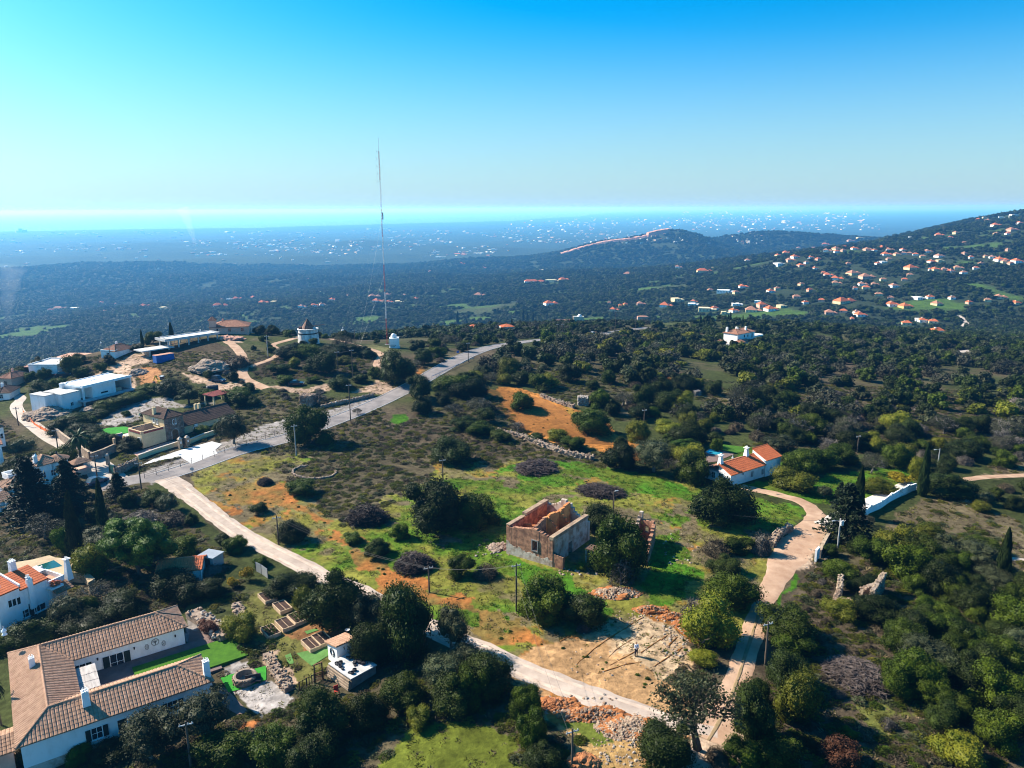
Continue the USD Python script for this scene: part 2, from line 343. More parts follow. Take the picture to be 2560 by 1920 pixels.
# ground: albedo per vertex, with finer drift on top
M['ground'] = usdkit.material(stage, '/World/Looks/ground', {
    'a': ('attribute', {'attribute': 'albedo'}), 'g': ('geometry', {}),
    'n1': ('noise_texture', {'scale': 1.1, 'detail': 9.0, 'roughness': .68}), 'n2': ('noise_texture', {'scale': .09, 'detail': 6.0, 'roughness': .6}),
    'm1': ('map_range', {'from_min': .3, 'from_max': .7, 'to_min': .50, 'to_max': 1.55}), 'm2': ('map_range', {'from_min': .3, 'from_max': .7, 'to_min': .72, 'to_max': 1.28}),
    'mm': ('math', {'math_type': 'multiply'}), 'h': ('hsv', {}), 'p': ('principled_bsdf', {'roughness': 1.0, 'specular_ior_level': 0.05}),
    'b': ('bump', {'distance': .22, 'strength': 1.0})},
    [('g.position', 'n1.vector'), ('g.position', 'n2.vector'), ('n1.fac', 'm1.value'), ('n2.fac', 'm2.value'), ('m1.result', 'mm.value1'), ('m2.result', 'mm.value2'),
     ('mm.value', 'h.value'), ('a.color', 'h.color'), ('h.color', 'p.base_color'), ('n1.fac', 'b.height'), ('b.normal', 'p.normal')], surface='p.BSDF')
M['sea'] = usdkit.material(stage, '/World/Looks/sea', {'p': ('principled_bsdf', {'base_color': (.07, .17, .24), 'roughness': .9, 'specular_ior_level': .08})}, [], surface='p.BSDF')

# ------------------------------------------------------------ ground
SCRUBDRY, SCRUBGREEN, GRASS, OLIVE, RED, ORANGE, PALE, PINK, DARK, GREY, DRY, FOREST = map(np.array, (
    (.088, .067, .042), (.048, .058, .018), (.055, .150, .010), (.172, .166, .030), (.340, .130, .036), (.400, .165, .040), (.52, .37, .225), (.46, .32, .225), (.085, .070, .040), (.33, .295, .27),
    (.150, .118, .066), (.030, .042, .020)))
DIRTP = np.array((.46, .33, .23))
PAINT = [  # (colour, crop, outline, raggedness in metres): what the soil and turf are, from far to near
 (SCRUBGREEN, 'V', [(1130, 930), (1290, 985), (1500, 1000), (1640, 980), (2212, 960), (2212, 1080), (1990, 1060), (1760, 1110), (1600, 1050), (1400, 1010)], 3),
 (OLIVE, 'V', [(412, 1040), (430, 1006), (520, 985), (640, 985), (730, 990), (880, 1000), (1000, 1005), (1130, 990), (1260, 1000), (1400, 1030), (1560, 1060), (1700, 1090), (1740, 1120), (1690, 1180), (1665, 1260), (1600, 1400), (1500, 1400), (1490, 1330), (1320, 1340), (1230, 1395), (1130, 1425), (1000, 1375), (850, 1310), (700, 1235), (560, 1160), (470, 1100)], 2),
 (DARK, 'V', [(700, 990), (800, 940), (870, 930), (1000, 940), (1130, 985), (1080, 1010), (940, 1000), (860, 1060), (800, 1120), (740, 1130), (690, 1080), (640, 1040), (600, 1000)], 4),
 (SCRUBDRY, 'V', [(720, 930), (800, 890), (880, 880), (960, 930), (1100, 950), (1160, 985), (1000, 990), (860, 960)], 3),
 (RED, 'V', [(440, 1060), (520, 1050), (600, 1040), (650, 1060), (640, 1090), (720, 1130), (690, 1140), (600, 1090), (500, 1070)], 3),
 (RED, 'V', [(700, 1150), (790, 1180), (860, 1240), (930, 1265), (1050, 1330), (1150, 1390), (1230, 1400), (1180, 1425), (1100, 1400), (980, 1320), (860, 1290), (760, 1215)], 3),
 (GRASS, 'V', [(1185, 992), (1260, 1000), (1400, 1028), (1500, 1058), (1560, 1085), (1440, 1080), (1330, 1050), (1230, 1022)], 2),
 (GRASS, 'V', [(1090, 1010), (1160, 1000), (1250, 1030), (1230, 1050), (1140, 1040)], 3),
 (GRASS, 'V', [(960, 1035), (1090, 1040), (1080, 1055), (980, 1050)], 2),
 (GRASS, 'V', [(1050, 1220), (1100, 1195), (1220, 1238), (1310, 1300), (1320, 1345), (1240, 1330), (1170, 1280), (1080, 1245)], 2),
 (GRASS, 'V', [(1415, 1165), (1470, 1150), (1500, 1240), (1490, 1300), (1410, 1320), (1395, 1250)], 2),
 (GRASS, 'V', [(1640, 1075), (1720, 1092), (1750, 1122), (1690, 1140), (1640, 1130), (1600, 1110)], 1.5),
 (GRASS, 'V', [(1560, 965), (1600, 960), (1640, 975), (1700, 1000), (1760, 1030), (1900, 1010), (1970, 1015), (1965, 1045), (1890, 1075), (1830, 1095), (1740, 1085), (1640, 1062), (1600, 1050), (1680, 1030)], 2),
 (PALE, 'V', [(1318, 1335), (1360, 1322), (1440, 1345), (1490, 1395), (1485, 1440), (1440, 1500), (1400, 1520), (1290, 1470), (1190, 1440), (1230, 1400)], 2),
 (np.array((.46, .27, .125)), 'V', [(1130, 1410), (1180, 1395), (1260, 1380), (1330, 1400), (1420, 1440), (1480, 1460), (1520, 1560), (1480, 1600), (1390, 1550), (1290, 1515), (1190, 1478), (1100, 1440)], 2),
 (RED, 'V', [(1385, 1315), (1440, 1310), (1480, 1345), (1490, 1385), (1450, 1355), (1400, 1340)], 1),
 (ORANGE, 'V', [(1075, 838), (1110, 838), (1180, 855), (1230, 880), (1300, 900), (1340, 945), (1400, 965), (1400, 1000), (1310, 980), (1250, 962), (1190, 955), (1150, 945), (1125, 925), (1100, 890)], 1),
 (np.array((.36, .21, .04)), 'V', [(1170, 850), (1235, 885), (1290, 905), (1240, 905), (1200, 870)], 1.5),
 (RED * .6, 'C', [(1090, 500), (1300, 580), (1520, 690), (1380, 665), (1120, 640), (1060, 600)], 1.5),
 (DRY, 'C', [(1050, 600), (1140, 640), (1390, 690), (1480, 790), (1500, 870), (1380, 860), (1350, 700)], 2),
 (DRY, 'C', [(740, 860), (1000, 900), (1180, 980), (1100, 990), (960, 950), (760, 890)], 2),
 (DRY, 'C', [(1680, 770), (1900, 800), (1960, 900), (1740, 890)], 3),
 (RED, 'D', [(530, 835), (620, 845), (700, 900), (860, 975), (760, 1010), (600, 925)], 1),
 (np.array((.30, .17, .07)), 'D', [(225, 930), (300, 890), (500, 880), (505, 965), (330, 955)], 1),
 (SCRUBDRY, 'D', [(150, 1160), (750, 1190), (1060, 1230), (960, 1300), (800, 1290), (500, 1210)], 2),
 (DRY, 'V', [(1985, 1075), (2060, 1085), (2220, 1130), (2230, 1200), (2130, 1195), (1990, 1175), (1900, 1140)], 1.5),
 (DRY, 'D', [(1870, 1390), (2260, 1340), (2260, 1500), (1880, 1480)], 3),
 (SCRUBDRY, 'V', [(1700, 1200), (1800, 1210), (1900, 1260), (2040, 1260), (2212, 1300), (2230, 1680), (1600, 1680), (1640, 1460), (1700, 1300)], 3),
 (DRY, 'V', [(2100, 1215), (2220, 1210), (2220, 1260), (2130, 1260), (2040, 1250)], 2),
 (GRASS * .9, 'H', [(180, 1030), (260, 960), (300, 980), (170, 1150), (90, 1250), (50, 1250)], 1),
 (SCRUBDRY * 1.1, 'L', [(400, 800), (1000, 820), (1000, 1010), (700, 1050), (420, 950)], 3),
 (np.array((.12, .125, .03)), 'L', [(740, 1020), (960, 1060), (1200, 1240), (1180, 1330), (900, 1330), (720, 1150)], 3),
 (np.array((.34, .19, .085)), 'V', [(1090, 1450), (1200, 1485), (1300, 1520), (1400, 1550), (1490, 1590), (1440, 1650), (1300, 1600), (1180, 1540)], 2),
 (RED, 'V', [(1165, 1495), (1260, 1508), (1330, 1535), (1400, 1570), (1420, 1600), (1330, 1580), (1260, 1560), (1200, 1545)], 1.5),
 (np.array((.36, .22, .085)), 'V', [(1190, 1550), (1290, 1570), (1400, 1600), (1420, 1690), (1240, 1690), (1240, 1620)], 2.5),
 (np.array((.10, .12, .02)), 'V', [(1210, 1545), (1280, 1560), (1330, 1600), (1280, 1620), (1230, 1590)], 1.5),
 (DIRTP, 'V', [(1545, 1480), (1600, 1480), (1640, 1540), (1620, 1640), (1570, 1690), (1480, 1690), (1500, 1620), (1470, 1570)], 1),
 (DIRTP, 'V', [(1690, 1180), (1740, 1130), (1790, 1145), (1770, 1190), (1730, 1235), (1685, 1235)], .6),
 (np.array((.11, .13, .018)), 'V', [(780, 1690), (840, 1590), (930, 1565), (1080, 1572), (1140, 1650), (1140, 1700)], 2),
 (np.array((.42, .155, .05)), 'V', [(480, 1600), (530, 1565), (650, 1530), (670, 1570), (560, 1600), (500, 1625)], 1),
 (np.array((.13, .125, .035)), 'V', [(505, 1330), (560, 1270), (640, 1300), (720, 1370), (730, 1430), (640, 1480), (580, 1420)], 1),
 (np.array((.24, .12, .05)), 'V', [(600, 1370), (700, 1330), (740, 1370), (700, 1400), (640, 1400)], 1.5),
 (GREY, 'V', [(420, 1340), (500, 1340), (530, 1380), (430, 1400), (400, 1380)], 1),
 (GREY * 1.1, 'V', [(485, 1450), (540, 1430), (560, 1470), (640, 1500), (560, 1560), (500, 1490)], 1),
 (PINK * .9, 'V', [(610, 1490), (640, 1470), (600, 1400), (580, 1420)], 1),
 (DARK, 'V', [(0, 1180), (60, 1080), (220, 1040), (330, 1060), (420, 1120), (500, 1190), (480, 1240), (440, 1300), (380, 1320), (180, 1400), (0, 1420)], 2),
 (SCRUBGREEN, 'V', [(310, 1050), (345, 1040), (420, 1100), (520, 1180), (700, 1270), (600, 1260), (480, 1190), (380, 1110)], 1),
 (DARK, 'V', [(560, 1550), (700, 1480), (800, 1500), (1000, 1400), (1080, 1440), (1080, 1560), (900, 1570), (800, 1690), (380, 1690), (500, 1640)], 2),
 (DARK, 'V', [(0, 1600), (180, 1560), (480, 1500), (500, 1600), (400, 1690), (0, 1690)], 2),
 (PINK, 'A', [(740, 640), (1000, 520), (1130, 440), (1270, 430), (1310, 500), (1150, 540), (1130, 610), (1260, 770), (1140, 760), (1140, 640), (1000, 600)], 1),
 (ORANGE * .9 + .05, 'A', [(1180, 560), (1300, 540), (1400, 580), (1400, 680), (1270, 750), (1200, 640)], 1),
 (SCRUBDRY, 'A', [(1400, 500), (1500, 380), (1900, 330), (2070, 420), (2060, 600), (1900, 640), (1500, 570)], 2),
 (PINK, 'A', [(1560, 590), (1740, 640), (2212, 690), (2212, 740), (1980, 740), (1900, 770), (1740, 700)], 1),
 (PINK, 'A', [(1900, 290), (2040, 280), (2090, 340), (1960, 330)], .6),
 (GREY * .9, 'A', [(830, 1040), (1000, 900), (1250, 830), (1450, 805), (1560, 870), (1900, 850), (1560, 900), (1330, 905), (1290, 980), (1000, 1060)], .8),
 (GREY * .85, 'A', [(1200, 1480), (1560, 1320), (2212, 1090), (2220, 1190), (1650, 1430), (1300, 1560)], .6),
 (GREY * .9, 'B', [(-20, 1080), (330, 970), (620, 930), (980, 800), (1060, 800), (980, 870), (640, 1010), (0, 1190)], .6),
 (PINK * .95, 'B', [(0, 690), (250, 715), (430, 735), (630, 680), (640, 740), (540, 770), (420, 785), (250, 745), (0, 705)], .8),
 (PINK * .95, 'B', [(820, 765), (950, 720), (1040, 660), (1120, 680), (1180, 735), (1240, 725), (1150, 800), (1060, 780), (960, 760)], .8),
 (SCRUBDRY * .7, 'B', [(0, 500), (200, 440), (700, 430), (1000, 500), (1000, 620), (600, 640), (200, 640), (0, 640)], 3),
 (np.array((.13, .125, .05)), 'B', [(860, 370), (1000, 350), (1160, 380), (1180, 410), (1100, 415)], 1),
 (RED, 'B', [(1385, 560), (1450, 535), (1580, 500), (1460, 580), (1430, 610), (1390, 610)], .8),
 (DARK * 1.4, 'B', [(1380, 500), (1800, 420), (1880, 400), (1700, 480), (1480, 600)], 1),
 (GRASS * .8, 'B', [(1180, 960), (1300, 950), (1330, 1010), (1250, 1045), (1170, 1030)], 1),
 (np.array((.13, .10, .06)), 'E', [(880, 780), (1000, 1180), (700, 1300), (640, 1100)], 1),
 (GREY * .8, 'E', [(1640, 1300), (1980, 1400), (1990, 1500), (1830, 1560), (1640, 1440)], .6),
]
def paint(x, y):
    """soil and turf colour at world points"""
    p = np.c_[x, y]; n = len(x)
    a = fbm(p, 1 / 26., 4, 1); b = fbm(p, 1 / 7., 4, 2); d = fbm(p, 1 / 2.2, 3, 3)
    k = np.clip((a - .5) * 5 + .5, 0, 1)[:, None]; col = SCRUBDRY * (1 - k) + SCRUBGREEN * k
    k = np.clip((b - .58) * 7, 0, 1)[:, None]; col = col * (1 - k) + DARK * 1.2 * k
    far = np.clip((y - 380) / 400, 0, 1)[:, None]
    fa = fbm(p, 1 / 330., 5, 4); fb_ = fbm(p, 1 / 90., 4, 5)
    fc = FOREST * (0.55 + 1.0 * fb_[:, None]); k = np.clip((fa - .76) * 12, 0, 1)[:, None] * .6; fc = fc * (1 - k) + np.array((.09, .10, .04)) * k
    k = np.clip((fb_ - .60) * 14, 0, 1)[:, None] * np.clip(1.5 - y / 2000, 0, 1)[:, None]; fc = fc * (1 - k) + np.array((.062, .115, .022)) * k
    col = col * (1 - far) + fc * far
    jx, jy = (fbm(p, 1 / 3.3, 4, 6) - .5), (fbm(p, 1 / 3.3, 4, 7) - .5)
    for colr, k, poly, rag in PAINT:
        q = Polygon([g(k, *v)[:2] for v in poly]).buffer(0)
        x0, y0, x1, y1 = q.buffer(rag * 2).bounds
        s = np.nonzero((x > x0) & (x < x1) & (y > y0) & (y < y1))[0]
        if len(s) == 0: continue
        w = shapely.contains_xy(q, x[s] + jx[s] * rag * 3.2, y[s] + jy[s] * rag * 3.2)
        s = s[w]; m = np.clip(.5 + (b[s] - .5) * 4 + (d[s] - .5) * 2.0, 0, 1)[:, None] if rag >= 1.5 else np.clip(.8 + (d[s] - .5) * 2, 0, 1)[:, None]
        alt = {id(OLIVE): np.where((a[s] + .35 * d[s] > .70)[:, None], np.array((.075, .14, .012)), np.where((d[s] > .56)[:, None], RED * .85, DRY)), id(RED): np.array((.17, .12, .035)), id(GRASS): np.array((.10, .135, .016)), id(PALE): np.array((.40, .26, .14))}.get(id(colr), np.asarray(colr) * .72)
        col[s] = (np.asarray(colr) * m + alt * (1 - m)) * (.82 + .36 * d[s])[:, None]
    return col
_th = np.concatenate([np.linspace(-math.pi, -.74, 50)[:-1], np.linspace(-.74, .74, 560), np.linspace(.74, math.pi, 50)[1:-1]])
_rr = np.concatenate([[3, 10, 18], np.geomspace(24, 420, 520), np.geomspace(420, 129000, 300)[1:]])
_X, _Y = np.outer(_rr, np.sin(_th)), np.outer(_rr, np.cos(_th))
_gx, _gy = _X.ravel(), _Y.ravel()
_gzv = gh(_gx, _gy)
_nr, _nth = len(_rr), len(_th)
_i, _j = np.meshgrid(np.arange(_nr - 1), np.arange(_nth), indexing='ij'); _j2 = (_j + 1) % _nth
_f = np.stack([_i * _nth + _j, (_i + 1) * _nth + _j, (_i + 1) * _nth + _j2, _i * _nth + _j2], -1).reshape(-1, 4)[:, ::-1]
_v = np.vstack([np.c_[_gx, _gy, _gzv], [[0, 0, float(gh(0, 0))]]]); _c = len(_v) - 1
_tri = np.vstack([_f[:, [0, 1, 2]], _f[:, [0, 2, 3]], [[_c, (k + 1) % _nth, k] for k in range(_nth)]])
gm = usdkit.mesh(stage, uniq('ground'), (_v, _tri), M['ground'], True)
tag(gm, 'hilly scrubland falling away to a wooded coastal plain', None, None, 'structure')
_col = np.vstack([paint(_gx, _gy), [SCRUBDRY]]) * .84
UsdGeom.PrimvarsAPI(gm).CreatePrimvar('albedo', Sdf.ValueTypeNames.Color3fArray, 'vertex').Set(Vt.Vec3fArray.FromNumpy(_col.astype(np.float32)))

_ts = np.linspace(-4, 4, 40)
sv = np.array([[t * yy if yy > 9000 else t * 9000, yy, SEA] for yy in (9000, 20000, 60000, 128000) for t in _ts])
i, j = np.meshgrid(np.arange(3), np.arange(39), indexing='ij')
solid('sea', (sv, np.stack([i * 40 + j, i * 40 + j + 1, (i + 1) * 40 + j + 1, (i + 1) * 40 + j], -1).reshape(-1, 4)), 'sea', 'pale hazy sea along the horizon', None, None, 'structure')

# ------------------------------------------------------------ roads and tracks, draped as sheets over the ground
ROADS = []
def chaikin(p, n=3):
    for _ in range(n):
        q = np.empty((2 * len(p), p.shape[1])); q[0], q[-1] = p[0], p[-1]
        q[1:-1:2] = .75 * p[:-1] + .25 * p[1:]; q[2:-1:2] = .25 * p[:-1] + .75 * p[1:]; p = q
    return p
def strip_mesh(line, width, dz=.05, step=1.0, off=0.0, rag=0.0, seed=0):
    p = chaikin(np.asarray(line, float)[:, :2]); L = np.r_[0, np.cumsum(np.linalg.norm(np.diff(p, axis=0), axis=1))]
    n = max(2, int(L[-1] / step)); s = np.linspace(0, L[-1], n); p = np.c_[np.interp(s, L, p[:, 0]), np.interp(s, L, p[:, 1])]
    t = np.gradient(p, axis=0); t /= np.linalg.norm(t, axis=1, keepdims=True) + 1e-9; nn = np.c_[-t[:, 1], t[:, 0]]
    w = np.broadcast_to(np.interp(s / L[-1], np.linspace(0, 1, np.size(width)), np.atleast_1d(width)), n)
    k = 7; u = np.linspace(-.5, .5, k)
    wl = w + rag * (fbm(p, .6, 3, seed) - .5) * 2; wr = w + rag * (fbm(p, .6, 3, seed + 9) - .5) * 2
    xy = p[:, None] + nn[:, None] * (np.where(u < 0, u * wl[:, None], u * wr[:, None]) + off)[..., None]
    z = gh(xy[..., 0].ravel(), xy[..., 1].ravel()) + dz
    z = z.reshape(n, k); z[:, 0] -= dz + .06; z[:, -1] -= dz + .06
    i, j = np.meshgrid(np.arange(n - 1), np.arange(k - 1), indexing='ij')
    ROADS.append(LineString(p).buffer(float(np.max(w)) / 2))
    return np.c_[xy.reshape(-1, 2), z.ravel()], np.stack([i * k + j + 1, i * k + j, (i + 1) * k + j, (i + 1) * k + j + 1], -1).reshape(-1, 4)
def road(name, k, pts, width, m, label, dz=.05, rag=0.0):
    line = [g(k, *q)[:2] for q in pts]
    solid(name, strip_mesh(line, width, dz, rag=rag), m, label, None, None, 'structure', True)
    return line
main_road = road('asphalt_road', 'V', [(215, 1052), (300, 1033), (345, 1030), (420, 1008), (520, 970), (620, 948), (700, 917), (780, 887), (860, 850), (940, 806), (1010, 767), (1070, 747), (1160, 734), (1250, 727), (1300, 722), (1345, 714), (1400, 707)], 6.0, 'asphalt', 'worn grey asphalt road climbing past the villa and over the hill', .06, .3)
for off in (-2.7, 2.7):
    solid('road_edge_line', strip_mesh(main_road[2:], .14, .085, off=off), 'white_line', 'faded white line along the %s edge of the asphalt road' % ('villa side' if off > 0 else 'field side'), None, None, 'structure', True)
track = road('gravel_track', 'V', [(352, 1030), (385, 1050), (425, 1082), (480, 1125), (540, 1165), (620, 1205), (700, 1245), (790, 1285), (870, 1325), (950, 1365), (1030, 1400), (1110, 1440), (1200, 1476), (1300, 1513), (1400, 1545), (1480, 1570), (1550, 1582)], [5.5, 4.6, 4, 3.8, 3.8, 3.8, 3.8, 4.2, 4.2, 2.2], 'gravel_track', 'pale gravel track curving down from the road past the cleared plot', .05, 1.1)
dtrack = road('dirt_track', 'V', [(1530, 1600), (1565, 1540), (1590, 1480), (1618, 1390), (1645, 1310), (1680, 1240), (1712, 1190), (1745, 1150), (1768, 1122), (1755, 1098), (1728, 1082), (1690, 1070), (1640, 1060), (1600, 1050)], [4.4, 3.6, 3.2, 3.2, 3.6, 6.4, 6.0, 3.8, 3.2, 3.0], 'dirt_track', 'pinkish dirt track climbing to the orange-roofed house', .045, 1.3)
solid('track_crown', strip_mesh(dtrack[:5], .5, .075, rag=.4, seed=3), 'track_crown', 'darker grassy strip between the ruts of the dirt track', None, None, 'structure', True)
for off in (-.85, .85): solid('wheel_rut', strip_mesh(track[1:-1], .7, .072, off=off, rag=.3, seed=5), 'track_rut', 'paler %s wheel rut of the gravel track' % ('upper' if off > 0 else 'lower'), None, None, 'structure', True)
drive = road('driveway', 'V', [(1775, 1135), (1830, 1112), (1880, 1088), (1935, 1062), (1975, 1044)], 4.2, 'paving_pale', 'pale driveway behind the stepped white wall', .06, .2)
lane = road('concrete_lane', 'A', [(960, 1540), (880, 1430), (790, 1350), (680, 1280), (560, 1220), (420, 1150), (330, 1080), (250, 1020), (160, 940), (130, 870), (190, 820), (150, 790), (100, 780)], [8, 6, 4.5, 4.2, 4, 3.8, 3.6, 3.4, 3.2], 'concrete_lane', 'pale concrete lane running beside the villa garden wall', .055, .2)
road('hilltop_track', 'B', [(470, 380), (300, 392), (200, 388), (140, 365), (150, 345), (230, 325), (330, 300), (380, 285)], 2.6, 'dirt_track', 'pink dirt loop around the front of the windmill mound', .05, .7)
road('hilltop_track', 'B', [(540, 292), (620, 300), (720, 315), (830, 345), (950, 378), (1040, 405), (1095, 440), (1060, 480), (1035, 530), (1060, 560)], 2.8, 'dirt_track', 'pink dirt track from the windmill down past the domed hut', .05, .7)
road('hilltop_track', 'B', [(-60, 545), (20, 515), (100, 490), (180, 450), (210, 400)], 2.2, 'dirt_track', 'thin dirt track left of the windmill mound', .05, .7)
road('construction_track', 'A', [(1960, 320), (2040, 370), (2090, 440), (2110, 520), (2090, 600), (2120, 650), (2230, 700), (2300, 730)], 3.6, 'dirt_track', 'rutted dirt track beside the spoil heap', .05, .7)
road('footpath', 'B', [(1080, 1380), (1200, 1390), (1330, 1415), (1440, 1440)], 1.2, 'grass_dry', 'worn dry path across the scrubby field', .04, .5)
road('stony_path', 'H', [(780, 690), (1000, 700), (1260, 740), (1500, 760), (1700, 760), (1850, 790), (2212, 830), (2300, 840)], 1.5, 'gravel_track', 'pale stony path below the dry grass field', .05, .5)
road('side_track', 'D', [(1560, 1540), (1700, 1515), (1880, 1495), (2000, 1490), (2212, 1480), (2300, 1478)], 2.4, 'dirt_track', 'pale dirt track at the right edge beyond the tall cypress', .05, .6)
road('valley_road', 'D', [(1560, 425), (1700, 410), (1850, 385), (1900, 360), (1930, 345), (1850, 320), (1760, 300), (1700, 285)], 5, 'concrete_lane', 'pale road bend in the valley below the hillside village', .25)
road('valley_road', 'D', [(1450, 175), (1560, 200), (1680, 195), (1720, 165), (1690, 130), (1650, 100)], 6, 'concrete_lane', 'pale curved village road by the white wall', .3)
# ------------------------------------------------------------ haze
HAZE_D = 1 / 8500
hz = trimesh.creation.box((270000, 270000, 100 - (SEA - 30))); hz.apply_translation((0, 0, (100 + SEA - 30) / 2))
M['haze'] = usdkit.material(stage, '/World/Looks/haze', {'v': ('principled_volume', {'color': (.10, .40, .86), 'absorption_color': (.78, .78, .78), 'density': HAZE_D, 'anisotropy': 0.3})}, [], volume='v.volume')
if HAZE: solid('haze', hz, 'haze', 'blue sea haze filling the air over the plain', None, None, 'stuff')
# ------------------------------------------------------------ plants: one of each kind, then copies
def cards(pos, nrm, size, rng, aspect=1.0, jag=True):
    """leaf clumps: small bent quads at pos facing nrm"""
    n = len(pos); nrm = nrm / (np.linalg.norm(nrm, axis=1, keepdims=True) + 1e-9)
    r = rng.normal(size=(n, 3)); a = np.cross(nrm, r); a /= np.linalg.norm(a, axis=1, keepdims=True) + 1e-9; b = np.cross(nrm, a)
    s = size * rng.uniform(.6, 1.35, n)[:, None]; k = rng.uniform(.55, 1.0, n)[:, None] * aspect
    v = np.stack([pos - a * s * .5, pos - b * s * k * .5 + nrm * s * .12, pos + a * s * .5, pos + b * s * k * .5 + nrm * s * .12], 1).reshape(-1, 3)
    i = np.arange(n)[:, None] * 4
    f = np.vstack([i + [0, 1, 2], i + [0, 2, 3]])
    return v, f
def sph(rng, n, zmin=-1.0):
    d = rng.normal(size=(int(n * 2.5) + 8, 3)); d /= np.linalg.norm(d, axis=1, keepdims=True)
    return d[d[:, 2] > zmin][:n]
def crown(seed, cards_n, leaf, lobes=14, z0=.12, zc=.52, rz=.46, rxy=.47, lobe=(.13, .27), core=.82, spread=.78, fuzz=.5, zmin=-.5, ragged=.16):
    rng = np.random.default_rng(seed); mb = MB()
    d = sph(rng, lobes, zmin); cen = d * np.array([rxy, rxy, rz]) * spread * rng.uniform(.55, 1.2, (len(d), 1)) * [rng.uniform(.8, 1.2), rng.uniform(.8, 1.2), 1] + [rng.uniform(-.06, .06), rng.uniform(-.06, .06), zc]
    rad = rng.uniform(*lobe, len(d)); cen = np.vstack([cen, [[0, 0, zc]]]); rad = np.append(rad, .27)
    if core:
        ic = trimesh.creation.icosphere(1)
        for q, r_ in zip(cen, rad):
            v = ic.vertices * r_ * core * (1 + rng.uniform(-.14, .14, (len(ic.vertices), 1))) * [1, 1, rz / rxy * .95]
            mb.add(v + q, ic.faces)
    w = rad ** 2 / (rad ** 2).sum(); ks = rng.choice(len(cen), cards_n * 2, p=w)
    dd = sph(rng, cards_n * 2, -.75); ks = ks[:len(dd)]
    pos = cen[ks] + dd * (rad[ks] * (rng.uniform(1 - ragged, 1 + ragged, len(dd)) + (rng.random(len(dd)) < .13) * rng.uniform(0, .5, len(dd))))[:, None] * [1, 1, rz / rxy]
    ins = np.zeros(len(pos), bool)
    for q, r_ in zip(cen, rad):
        ins |= (((pos - q) / [1, 1, rz / rxy]) ** 2).sum(1) < (r_ * .84) ** 2
    pos, dd = pos[~ins][:cards_n], dd[~ins][:cards_n]
    pos[:, 2] = np.maximum(pos[:, 2], z0 * rng.uniform(.3, 1, len(pos)))
    mb.add(*cards(pos, dd + rng.normal(size=pos.shape) * fuzz, leaf, rng))
    return mb
def branches(seed, levels=4, r0=.03, spread=.75, h0=.3, twist=.35, n0=3, sides=4, shrink=.72, tips=None, up=.15, lean=0.0):
    rng = np.random.default_rng(seed); mb = MB()
    def grow(p, d, L, r, k):
        pts = [p]; q = p.copy(); dd = d.copy()
        for _ in range(3):
            dd = dd + rng.normal(size=3) * twist * .35 + [0, 0, up * .2]; dd /= np.linalg.norm(dd); q = q + dd * L / 3; pts.append(q.copy())
        mb.tube(pts, np.linspace(r, r * .62, 4), sides if k > 1 else 3, cap=False)
        if k == 0:
            if tips is not None: tips.append((q, dd))
            return
        for _ in range(n0 if k > 1 else 2 + int(rng.integers(0, 2))):
            nd = dd + rng.normal(size=3) * spread; nd[2] += up; nd /= np.linalg.norm(nd)
            grow(q - dd * L * rng.uniform(0, .3), nd, L * shrink * rng.uniform(.8, 1.15), r * .58, k - 1)
    grow(np.zeros(3), np.array([lean, 0, 1.0]), h0, r0, levels)
    return mb
def fit(mb):
    v, f = mb.arrays(); lo, hi = v.min(0), v.max(0); w = max(hi[0] - lo[0], hi[1] - lo[1])
    c0 = np.array([0, 0, 0]); return (v - c0) / [w, w, hi[2]], f
def brush(seed, n, size, lowness=1.0, aspect=.16, up=.5, core=.8):
    """a mound of thin twigs"""
    rng = np.random.default_rng(seed); mb = MB(); d = sph(rng, n, -.02); d = d[:n]
    b = fbm(np.c_[d[:, :2] * 2.2, np.full(len(d), seed * 1.7)], 1.0, 3)
    pos = d * np.array([.48, .48, .85 * lowness]) * (.62 + .62 * b)[:, None] * rng.uniform(.72, 1.06, (len(d), 1))
    nr_ = rng.normal(size=pos.shape); nr_ -= d * (nr_ * d).sum(1, keepdims=True) * (.6)
    nr_ = np.where((nr_ * d).sum(1, keepdims=True) < 0, -nr_, nr_)
    mb.add(*cards(pos, nr_ + d * .25, size, rng, aspect))
    if core:
        ic = trimesh.creation.icosphere(2); v = ic.vertices.copy(); v[:, 2] = np.maximum(v[:, 2], 0)
        bb = fbm(np.c_[v[:, :2] * 2.2, np.full(len(v), seed * 1.7)], 1.0, 3)
        mb.add(v * np.array([.48, .48, .85 * lowness]) * (.62 + .62 * bb)[:, None] * core, ic.faces)
    return mb
KINDS = {}
def kind(name, parts):
    p = f'/World/kind_of_{name}'; cl = stage.CreateClassPrim(p)
    for pn, mesh, m in parts:
        if isinstance(mesh, MB): mesh = mesh.arrays()
        usdkit.mesh(stage, f'{p}/{pn}', mesh, M[m])
    KINDS[name] = p
def trunk(seed, h=.35, r=.035, n=3, lean=.1):
    rng = np.random.default_rng(seed); mb = MB(); top = np.array([rng.normal() * lean, rng.normal() * lean, h])
    mb.tube([[0, 0, -.05], [top[0] * .3, top[1] * .3, h * .5], top], [r * 1.25, r, r * .8], 7)
    for k in range(n):
        a = k * 6.28 / n + rng.uniform(0, 1.5); mb.tube([top - [0, 0, .03], top + [math.cos(a) * .1, math.sin(a) * .1, .12], top + [math.cos(a) * .24, math.sin(a) * .24, .22]], [r * .7, r * .5, r * .2], 5)
    return mb
